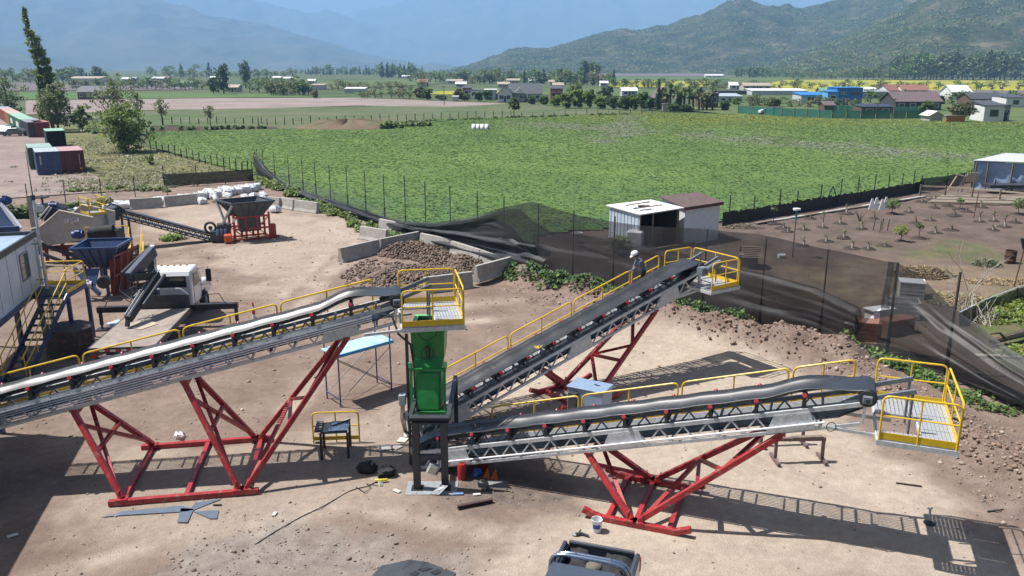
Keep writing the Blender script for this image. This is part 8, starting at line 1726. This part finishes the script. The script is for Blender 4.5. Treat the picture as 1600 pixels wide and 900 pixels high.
gr = thing('angle_grinder', 'grey angle grinder lying left of the white bucket', 'tool', G(908, 838)); b = G(908, 838); MB().tube([b + Vector((-.14, 0, .06)), b + Vector((0, .04, .07)), b + Vector((.2, -.06, .05))], 0.05, 8, r2=0.03).build('body', steel_dk, gr, True); MB().cyl(b + Vector((-.16, .05, .03)), b + Vector((-.16, .05, .05)), 0.09, 14).build('disc', galv_d, gr); MB().tube([b + Vector((-.05, .05, .08)), b + Vector((0, .16, .1))], 0.02, 6).build('side_handle', steel_blk, gr)
tm = thing('marker_stand', 'short grey post with a flared black foot on the pale ground', 'stand', G(1452, 818)); b = G(1452, 818); MB().lathe(b, [(0.02, 0.03), (0.15, 0.0), (0.16, 0.02), (0.05, 0.07), (0.03, 0.1)], 16).build('foot', steel_blk, tm, True); MB().tube([b + Vector((0, 0, .06)), b + Vector((0.02, 0.1, .4))], 0.03, 8).build('post', galv_d, tm, True); MB().tube([b + Vector((-.05, .1, .4)), b + Vector((.08, .1, .41))], 0.025, 6).build('grip', galv, tm)
one(MB().ibeam((-1.53, 20.42, 0.07), (-0.55, 20.81, 0.07), 0.1, 0.1, 0.014), 'steel_beam', mat('rusty_brown_steel', (0.07, 0.04, 0.035), 0.7, var=0.3), 'short dark brown steel beam lying before the portal', 'beam', (-1, 20.6, 0))
flat_g = mat('blue_grey_offcut', (0.17, 0.21, 0.27), 0.4, 0.3, var=0.25, scale=3)
for pts, lab in (([(158, 809), (190, 800), (285, 791), (305, 797), (292, 800), (190, 806)], 'long strip of steel offcut lying below the left trestle'), ([(283, 795), (303, 796), (293, 817), (277, 817)], 'short upright piece of the steel offcuts'), ([(305, 786), (347, 780), (302, 798), (298, 795)], 'narrow pointed triangle among the steel offcuts'), ([(302, 800), (342, 798), (339, 811), (328, 811)], 'wide triangle at the right of the steel offcuts')):
    P_ = [G(x, y) for x, y in pts]; zz = max(yard_z(p.x, p.y) for p in P_) + 0.02; one(MB().plate([Vector((p.x, p.y, zz)) for p in P_[::-1]], 0.012), 'steel_offcut', flat_g, lab, 'offcut', P_[0], 'flat steel offcuts on the ground')
P_ = [G(x, y) for x, y in [(578, 905), (596, 886), (640, 876), (668, 880), (712, 897), (700, 925), (560, 925)]]; sh = one(MB().plate([Vector((p.x, p.y, yard_z(p.x, p.y) * .3 + 0.03)) for p in P_[::-1]], 0.012), 'steel_sheet', mat('dark_grey_sheet', (0.075, 0.085, 0.095), 0.45, 0.2, var=0.35, scale=3), 'dark grey steel sheet lying at the bottom edge of the yard', 'sheet', P_[2])
for k, pts in enumerate(([(652, 893), (668, 889), (676, 891), (660, 896)], [(640, 899), (650, 895), (656, 898), (648, 903)], [(672, 897), (684, 892), (690, 896), (680, 901)])): Q = [G(x, y) for x, y in pts]; MB().plate([Vector((p.x, p.y, 0.05 + yard_z(p.x, p.y) * .3)) for p in Q[::-1]], 0.006).build('cutout', steel_blk, sh)
for a, b in (((655, 894), (664, 878)), ((628, 893), (645, 878))): p, q = G(*a), G(*b); MB().tube([p + Vector((0, 0, .07)), q + Vector((0, 0, .1))], 0.006, 4).build('wire', steel_blk, sh)
# cable on the ground
cp = [G(x, y) for x, y in [(398, 850), (430, 830), (470, 806), (505, 790), (545, 768), (556, 764), (575, 760), (590, 752), (597, 748)]]; one(MB().tube([Vector((p.x, p.y, yard_z(p.x, p.y) + 0.015)) for p in cp], 0.014, 5), 'power_cable', steel_blk, 'long thin black power cable lying across the dirt', 'cable', cp[4], smooth=True)
cp = [G(x, y) for x, y in [(556, 762), (570, 771), (580, 763), (572, 757), (590, 760)]]; one(MB().tube([Vector((p.x, p.y, 0.03)) for p in cp], 0.012, 5), 'power_cable', steel_blk, 'looped cable end beside the yellow grinder', 'cable', cp[1], smooth=True)
blk_f = mat('black_fabric', (0.02, 0.02, 0.023), 0.8, var=0.3, bump=0.4, bscale=8)
tb = thing('tool_bag', 'black tool bag with handles in the shade left of the portal', 'bag', G(574, 738)); b = G(574, 738); MB().ball(b + Vector((0, 0, .16)), 0.3, 16, 11, (1.0, .6, .75)).crumple(.09).build('body', blk_f, tb, True); 
for k in (0, .14): MB().tube([b + Vector((.02 + k, -.08, .3)), b + Vector((.06 + k, -.02, .44)), b + Vector((.14 + k, .04, .44)), b + Vector((.2 + k, .08, .28))], 0.014, 5).build('handle', galv_d, tb)
one(MB().ball(G(604, 743) + Vector((0, 0, .12)), 0.26, 16, 11, (1.1, .8, .6)).crumple(.12, 3), 'tool_bag', blk_f, 'slumped black bag right of the handled tool bag', 'bag', G(604, 743), smooth=True)
yg = thing('yellow_grinder', 'yellow power tool on the ground before the black bags', 'tool', G(596, 754)); b = G(596, 754); MB().tube([b + Vector((-.18, .02, .06)), b + Vector((0, 0, .08)), b + Vector((.17, .05, .07))], 0.045, 8).build('body', mat('tool_yellow', (0.6, 0.5, 0.02), 0.4, var=0.15), yg, True); MB().cyl(b + Vector((.0, -.14, .03)), b + Vector((.02, -.14, .05)), 0.1, 14).build('disc', galv, yg)
rb = thing('red_barrel', 'bright red container under the right conveyor tail', 'container', G(722, 755)); b = G(722, 748); MB().lathe(b, [(0.02, 0), (.13, 0), (.14, .4), (.1, .5), (.02, .5)], 14).build('shell', mat('bright_red_plastic', (.38, .02, .02), .4, var=.15), rb, True)
box_('red_toolbox', 'dark red tool chest right of the bright red container', 'chest', (-1.0, 22.75, .2), (.55, .35, .4), 10, red_d)
for k, (px, py, lab) in enumerate(((760, 748, 'orange cloth draped left under the right conveyor'), (772, 750, 'orange cloth draped right under the conveyor'))): b = G(px, py); one(MB().add([b + Vector((-.12, 0, .02)), b + Vector((.12, -.05, .02)), b + Vector((.05, .1, .34)), b + Vector((-.05, .2, .03))], [(0, 1, 2), (1, 3, 2), (3, 0, 2)]), 'orange_cloth', mat('orange_cloth', (.55, .1, .02), .7, var=.2), lab, 'cloth', b)
one(MB().ball(G(745, 745) + Vector((0, 0, .15)), .13, 14, 10, (1, .7, 1)).crumple(.08, 7), 'blue_bag', mat('blue_plastic_bag', (.03, .12, .45), .4, var=.2), 'blue plastic bag between red chest and orange cloth', 'bag', G(745, 745), smooth=True)
one(MB().plate([G(748, 762, .12), G(800, 764, .08), G(790, 752, .3), G(745, 750, .25)], .02), 'dark_sheet', steel_dk, 'dark sheet leaning under the right conveyor', 'sheet', G(770, 760))
card = mat('pale_cardboard', (.55, .52, .46), .8, var=.15)
for k, (px, py, s, rz, lab) in enumerate([(601, 700, .42, 20, 'square pale cardboard on the ground left of the portal'), (620, 699, .3, 50, 'smaller cardboard beside the square one'), (629, 688, .34, 75, 'cardboard scrap under the back conveyor tail'), (638, 680, .3, 15, 'cardboard scrap nearest the portal post'), (429, 803, .2, 80, 'white paper scrap alone in the dirt'), (620, 768, .25, -35, 'thin pale board before the left portal post'), (716, 772, .3, 5, 'blue crumpled wrapper before the right portal post'), (745, 773, .22, 12, 'torn paper right of the portal'), (20, 838, .25, 40, 'white scrap at the far left bottom')]):
    b = G(px, py); one(MB().box((b.x, b.y, yard_z(b.x, b.y) + .03), (s, s * .5 if k > 3 else s * .9, .02), R(rz)), 'scrap', mat('blue_wrap_film', (.15, .28, .5), .3, var=.2) if k == 6 else card, lab, 'scrap', b)
one(MB().plate([G(670, 772, .02), G(686, 773, .03), G(700, 759, .3), G(690, 758, .28)], .012), 'folded_plate', galv, 'small folded bright metal plate between the portal posts', 'plate', G(680, 770))
one(MB().ball(G(282, 693) + Vector((0, 0, .25)), .17, 16, 11, (1.1, .8, .9)).crumple(.12, 5), 'plastic_bag', plastic_w, 'crumpled translucent white bag on the far skid of the left trestle', 'bag', G(282, 693), smooth=True)
tcn = thing('safety_cone', 'small red and white marker beyond the left conveyor rail', 'cone', G(397, 497)); b = G(397, 497)
for k in range(4): MB().cyl(b + Vector((0, 0, .02 + .2 * k)), b + Vector((0, 0, .21 + .2 * k)), .1 - .017 * k, 10, r2=.085 - .017 * k).build('band', inkr if k % 2 else plastic_w, tcn, True)
for i, (px, py, l, rz) in enumerate([(1555, 800, .5, 10), (1420, 758, .7, -18), (230, 385, .9, 5), (500, 692, .3, 5), (340, 790, .25, 0)]): b = G(px, py); one(MB().beam(b + Vector((-l / 2 * math.cos(R(rz)), -l / 2 * math.sin(R(rz)), yard_z(b.x, b.y) + .03)), b + Vector((l / 2 * math.cos(R(rz)), l / 2 * math.sin(R(rz)), yard_z(b.x, b.y) + .04)), .04, .03), 'stick', wood_d, ['short stick on the rubble at the lower right', 'thin stick along the edge of the pale ground', 'dark rod before the charcoal hopper', 'small stick near the work table', 'small bar beside the offcut point'][i], 'stick', b)
W, Wg, e, n, sl = frame('B')
yf = one(MB().add([], []), 'plastic_tape', yellow, 'x', 'tape', (0, 0, 0)); bpy.data.objects.remove(yf)
m = MB(); c = W(-2.1, -0.42, .47)
for k in range(7): a = k * .9; m.add([c, c + Vector((.2 * math.cos(a), .2 * math.sin(a) * .6, .06 + .05 * (k % 2))), c + Vector((.2 * math.cos(a + .5), .12 * math.sin(a + .5), .03))], [(0, 1, 2)])
one(m, 'plastic_tape', mat('yellow_plastic', (.7, .5, .05), .4, var=.2), 'crumpled yellow plastic tape on the near belt edge of the back conveyor', 'tape', c)

# ------------------------------------------------------------------ pickup
pk_c = Vector((2.13, 16.97, 0)); pkf = Vector((-.31, -.951, 0)); pkr = Vector((-.951, .31, 0))
K = lambda u, v, z: pk_c + pkf * u + pkr * v + Vector((0, 0, z))
pk = thing('pickup_truck', 'blue grey pickup with double roll bar at the bottom edge', 'pickup', K(2.5, 0, 0)); pkm = mat('pickup_blue_grey', (.085, .105, .135), .28, .3, var=.08, coat=.5)
def kbox(u0, u1, v0, v1, z0, z1): return MB().prism([K(u0, v0, z0), K(u1, v0, z0), K(u1, v1, z0), K(u0, v1, z0)], (0, 0, z1 - z0))
for s_ in (-1, 1):
    v0, v1 = sorted((.78 * s_, .93 * s_)); kbox(.06, 1.62, v0, v1, .45, 1.03).build('bed_side', pkm, pk, bevel=.03)
    MB().tube([K(.1, .87 * s_, 1.045), K(1.6, .87 * s_, 1.045)], .06, 8).build('rail_cap', mat('rail_cap_grey', (.05, .06, .075), .4, var=.1), pk, True)
    kbox(-.02, .12, *sorted((.80 * s_, .94 * s_)), .62, .95).build('tail_lamp', inkr, pk, bevel=.01)
kbox(0, .07, -.79, .79, .5, 1.04).build('tailgate', pkm, pk, bevel=.02); kbox(.07, 1.6, -.78, .78, .5, .56).build('bed_floor', steel_blk, pk); kbox(-.14, 0, -.85, .85, .42, .6).build('rear_bumper', steel_dk, pk, bevel=.03)
MB().tube([K(.04, -.78, 1.05), K(.04, .78, 1.05)], .05, 8).build('tailgate_cap', bpy.data.materials['rail_cap_grey'], pk, True)
V = []; nu, nv = 26, 14
for i in range(nu):
    for j in range(nv):
        u = .1 + 1.1 * j / (nv - 1); v = -.74 + 1.48 * i / (nu - 1); z = .62 + .22 * (fbm(np.array([u * 5.0]), np.array([v * 4.0]), 3)[0]) + .28 * max(0, 1 - u / .45) * (1 if abs(v - .1) > .2 else .2); V.append(K(u, v, z) - K(2.5, 0, 0))
idx = np.arange(nu * nv).reshape(nu, nv); ob = np_obj('liner_cover', [tuple(v) for v in V], np.stack([idx[:-1, :-1], idx[1:, :-1], idx[1:, 1:], idx[:-1, 1:]], -1).reshape(-1, 4), blk_f, pk, smooth=True)
one(MB().ball(K(.62, .05, .88), .2, 12, 8, (1, .9, .6)), 'sack', mat('burlap', (.17, .15, .12), .9, var=.35, bump=.4, bscale=12), 'grey brown sack lying in the pickup bed', 'sack', K(.62, .05, .8), smooth=True)
for k, (u, v) in enumerate(((.95, -.55), (.95, -.3), (.5, -.62))): one(MB().tube([K(u, v - .14, .92), K(u + .03, v, 1.0), K(u, v + .12, .9), K(u - .1, v + .14, .84)], .03, 6), 'strap', blk_f, ['strap loop at the right of the pickup bed', 'strap loop second from the right in the pickup bed', 'strap loop near the tailgate'][k], 'strap', K(u, v, .85), smooth=True)
chrome = mat('roll_bar_blue_chrome', (.30, .38, .52), .18, .85, var=.05)
for u, zt in ((1.2, 1.52), (1.5, 1.66)): MB().tube(rounded([K(u - .1, -.9, 1.04), K(u, -.84, zt - .1), K(u, -.6, zt), K(u, .6, zt), K(u, .84, zt - .1), K(u - .1, .9, 1.04)], .18), .045, 10).build('roll_bar', chrome, pk, True)
for v in (-.45, .35): MB().tube([K(1.18, v, 1.5), K(1.52, v, 1.66)], .05, 10).build('roll_bar_link', chrome, pk, True)
kbox(1.62, 3.6, -.86, .86, .45, 1.1).build('cab_body', pkm, pk, bevel=.05); m = MB(); m.prism([K(1.64, -.84, 1.1), K(1.82, -.74, 1.68), K(3.0, -.74, 1.72), K(3.75, -.84, 1.1)], pkr * .001)
m = MB(); m.add([K(1.64, -.84, 1.1), K(3.8, -.84, 1.1), K(3.8, .84, 1.1), K(1.64, .84, 1.1), K(1.85, -.72, 1.7), K(3.1, -.72, 1.72), K(3.1, .72, 1.72), K(1.85, .72, 1.7)], [(0, 1, 5, 4), (1, 2, 6, 5), (2, 3, 7, 6), (3, 0, 4, 7), (4, 5, 6, 7)]); m.build('cab_roof', pkm, pk, bevel=.05)
MB().plate([K(1.655, -.68, 1.16), K(1.655, .68, 1.16), K(1.80, .62, 1.6), K(1.80, -.62, 1.6)], .012).build('rear_window', glass, pk)
for k in range(26): v = -.62 + 1.1 * k / 25; MB().beam(K(1.66, v, 1.40), K(1.74, v, 1.5), .022, .02).build('louvre_slat', plastic_w, pk)
kbox(3.6, 5.1, -.88, .88, .45, 1.0).build('bonnet', pkm, pk, bevel=.08)
for u in (.75, 4.2):
    for s_ in (-1, 1): wheel(pk, K(u, .82 * s_, .38), pkr, .38, .26)

# ------------------------------------------------------------------ worker on the walkway of the back conveyor
W, Wg, e, n, sl = frame('B'); S0, T0 = 4.02, .93; base = W(S0, T0, -.43); fwd = (-e * .93 + n * .36).normalized(); lft = Vector((-fwd.y, fwd.x, 0)); lft = lft if lft.z == 0 else lft
Q = lambda f, l, z: base + fwd * f + lft * l + Vector((0, 0, z))
def skin_body(chains, roots):
    """chains of (point, radius) joined at shared points into one skinned surface"""
    vs = []; es = []; rd = []; key = {}
    def vid(p, r):
        k = (round(p.x, 4), round(p.y, 4), round(p.z, 4))
        if k not in key: key[k] = len(vs); vs.append(p); rd.append(r)
        return key[k]
    for ch_ in chains:
        ids = [vid(p, r) for p, r in ch_]; es.extend(zip(ids[:-1], ids[1:]))
    me = bpy.data.meshes.new('body'); me.from_pydata(vs, es, []); o = bpy.data.objects.new('body', me); COL.objects.link(o)
    sk = o.modifiers.new('skin', 'SKIN'); sk.use_smooth_shade = True
    for i, r in enumerate(rd): me.skin_vertices[0].data[i].radius = (r, r) if not isinstance(r, tuple) else r
    me.skin_vertices[0].data[0].use_root = True
    ss = o.modifiers.new('sub', 'SUBSURF'); ss.levels = 1; ss.render_levels = 1
    dg = bpy.context.evaluated_depsgraph_get(); dg.update(); m2 = bpy.data.meshes.new_from_object(o.evaluated_get(dg)); bpy.data.objects.remove(o); return m2
pel = Q(.0, 0, .92); wai = Q(.05, 0, 1.06); che = Q(.17, 0, 1.26); nck = Q(.30, 0, 1.42); hb0 = Q(.36, 0, 1.49); hd0 = Q(.42, 0, 1.57); hdt = Q(.45, 0, 1.67)
chains = [[(pel, .135), (wai, .135), (che, .15), (nck, .06), (hb0, .06), (hd0, .095), (hdt, .08)], [(che, .15), (Q(.24, -.02, 1.37), .1)]]
chest_mat_z = []
for sg, hand in ((1, W(3.55, 1.33, .52)), (-1, Q(.38, -.2, .92))):
    sh = Q(.22, .2 * sg, 1.36); hand = Vector(hand); el = sh.lerp(hand, .52) + (Vector((0, 0, -.05)) + lft * .07 * sg); wr = el.lerp(hand, .86)
    chains.append([(che, .15), (sh, .075), (el, .05), (wr, .034)]); d = (hand - el).normalized(); sd = d.cross(Vector((0, 0, 1))).normalized(); pm = wr + d * .07; chains.append([(wr, .034), (pm, .036)])
    for k, (o_, l) in enumerate(((-.028, .062), (-.01, .075), (.01, .07), (.027, .055))): f0 = pm + sd * o_ + d * .02; chains.append([(pm, .036), (f0, .011), (f0 + d * l * .6 - Vector((0, 0, .012)), .0095), (f0 + d * l * .9 - Vector((0, 0, .045)), .008)])
    th0 = wr + d * .03 - sd * .04 * sg; chains.append([(wr, .034), (th0, .013), (th0 + d * .05 - sd * .012 * sg - Vector((0, 0, .015)), .010)])
for sg, ff in ((1, .12), (-1, -.1)):
    hp_ = Q(0, .09 * sg, .88); kn_ = Q(.09 + ff * .6, .11 * sg, .48 + ff * -.1); an = Q(ff * .9 - .02, .11 * sg, .09 - sl * ff); chains.append([(pel, .135), (hp_, .1), (kn_, .065), (an, .048), (Q(ff * .9 + .1, .12 * sg, .035 - sl * ff), .045), (Q(ff * .9 + .17, .12 * sg, .03 - sl * ff), .038)])
bm_ = skin_body(chains, pel)
skin = mat('skin', (.28, .15, .10), .55, var=.1); shirt = mat('grey_shirt', (.17, .19, .24), .8, var=.25, scale=9, bump=.3); trou = mat('dark_trousers', (.03, .03, .036), .8, var=.3, scale=9); boot = mat('boot', (.03, .022, .018), .6, var=.2)
for m_ in (skin, shirt, trou, boot): bm_.materials.append(m_)
hands = [W(3.55, 1.33, .52), Q(.38, -.2, .92)]; mi = []
for p in bm_.polygons:
    c = p.center; r_ = c - base; along = r_.dot(fwd); k = 1
    if r_.z > 1.44 and along > .24: k = 0
    elif r_.z < .93 and min((c - h).length for h in hands) > .3: k = 2 if r_.z > .13 + .0 * along else 3
    if min((c - h).length for h in hands) < .13: k = 0
    mi.append(k)
bm_.polygons.foreach_set('material_index', mi); bm_.polygons.foreach_set('use_smooth', [True] * len(mi))
pe = thing('person', 'worker in white helmet and grey shirt leaning on the yellow walkway rail', 'person', base)
for v in bm_.vertices: v.co = v.co - base
bo = bpy.data.objects.new('body', bm_); COL.objects.link(bo); bo.parent = pe
hc = hd0 + fwd * -.005 + Vector((0, 0, .035)); tilt = Matrix.Rotation(R(24), 3, lft)
m = MB(); n_ = 18
rings = [(.138, -.005), (.142, .03), (.132, .08), (.105, .12), (.06, .148), (.012, .156)]
m.add([hc + tilt @ (fwd * (r_ * 1.12 * math.cos(k * math.tau / n_)) + lft * (r_ * math.sin(k * math.tau / n_)) + Vector((0, 0, z))) for r_, z in rings for k in range(n_)], [(i * n_ + k, i * n_ + (k + 1) % n_, (i + 1) * n_ + (k + 1) % n_, (i + 1) * n_ + k) for i in range(5) for k in range(n_)])
m.add([hc + tilt @ (fwd * (.12 + .1 * q) + lft * (.11 * s_ * (1 - .4 * q)) + Vector((0, 0, -.004 - .015 * q))) for q in (0, 1) for s_ in (-1, 1)] + [hc + tilt @ (fwd * (.12 + .1 * q) + lft * (.11 * s_ * (1 - .4 * q)) + Vector((0, 0, -.016 - .015 * q))) for q in (0, 1) for s_ in (-1, 1)], [(0, 1, 3, 2), (4, 6, 7, 5), (2, 3, 7, 6), (0, 2, 6, 4), (1, 5, 7, 3)])
m.build('helmet', mat('helmet_white', (.8, .8, .8), .25, var=0, coat=.4), pe, True)
m = MB(); m.ball(hd0 + fwd * .095 + Vector((0, 0, -.01)), .022, 8, 6); m.build('nose', skin, pe, True)
for sg in (-1, 1): MB().ball(hd0 + lft * (.09 * sg), .028, 8, 6, (1, .5, 1.3)).build('ear', skin, pe, True); MB().ball(hd0 + fwd * .085 + lft * (.035 * sg) + Vector((0, 0, .02)), .012, 6, 5).build('eye', ink, pe, True)
MB().ball(hd0 + fwd * .085 + Vector((0, 0, -.05)), .022, 8, 5, (.5, 1, .35)).build('mouth', mat('lips', (.2, .08, .07), .5, var=0), pe, True)
MB().ball(hd0 - fwd * .03 + Vector((0, 0, .0)), .1, 12, 8, (1, .95, .9)).build('hair', mat('dark_hair', (.012, .01, .009), .7, var=.2), pe, True)

# ------------------------------------------------------------------ air
hz = bpy.data.materials.new('valley_haze'); hz.use_nodes = True; N = hz.node_tree.nodes; N.remove(N['Principled BSDF']); v = N.new('ShaderNodeVolumePrincipled'); _set(v.inputs['Color'], (.37, .63, 1.0, 1)); _set(v.inputs['Density'], HAZE); _set(v.inputs['Anisotropy'], 0.0); hz.node_tree.links.new(v.outputs[0], N['Material Output'].inputs['Volume'])
m = MB(); m.box((0, 5700, 518), (21000, 12000, 1040)); o = m.build('haze', hz); o['kind'] = 'stuff'
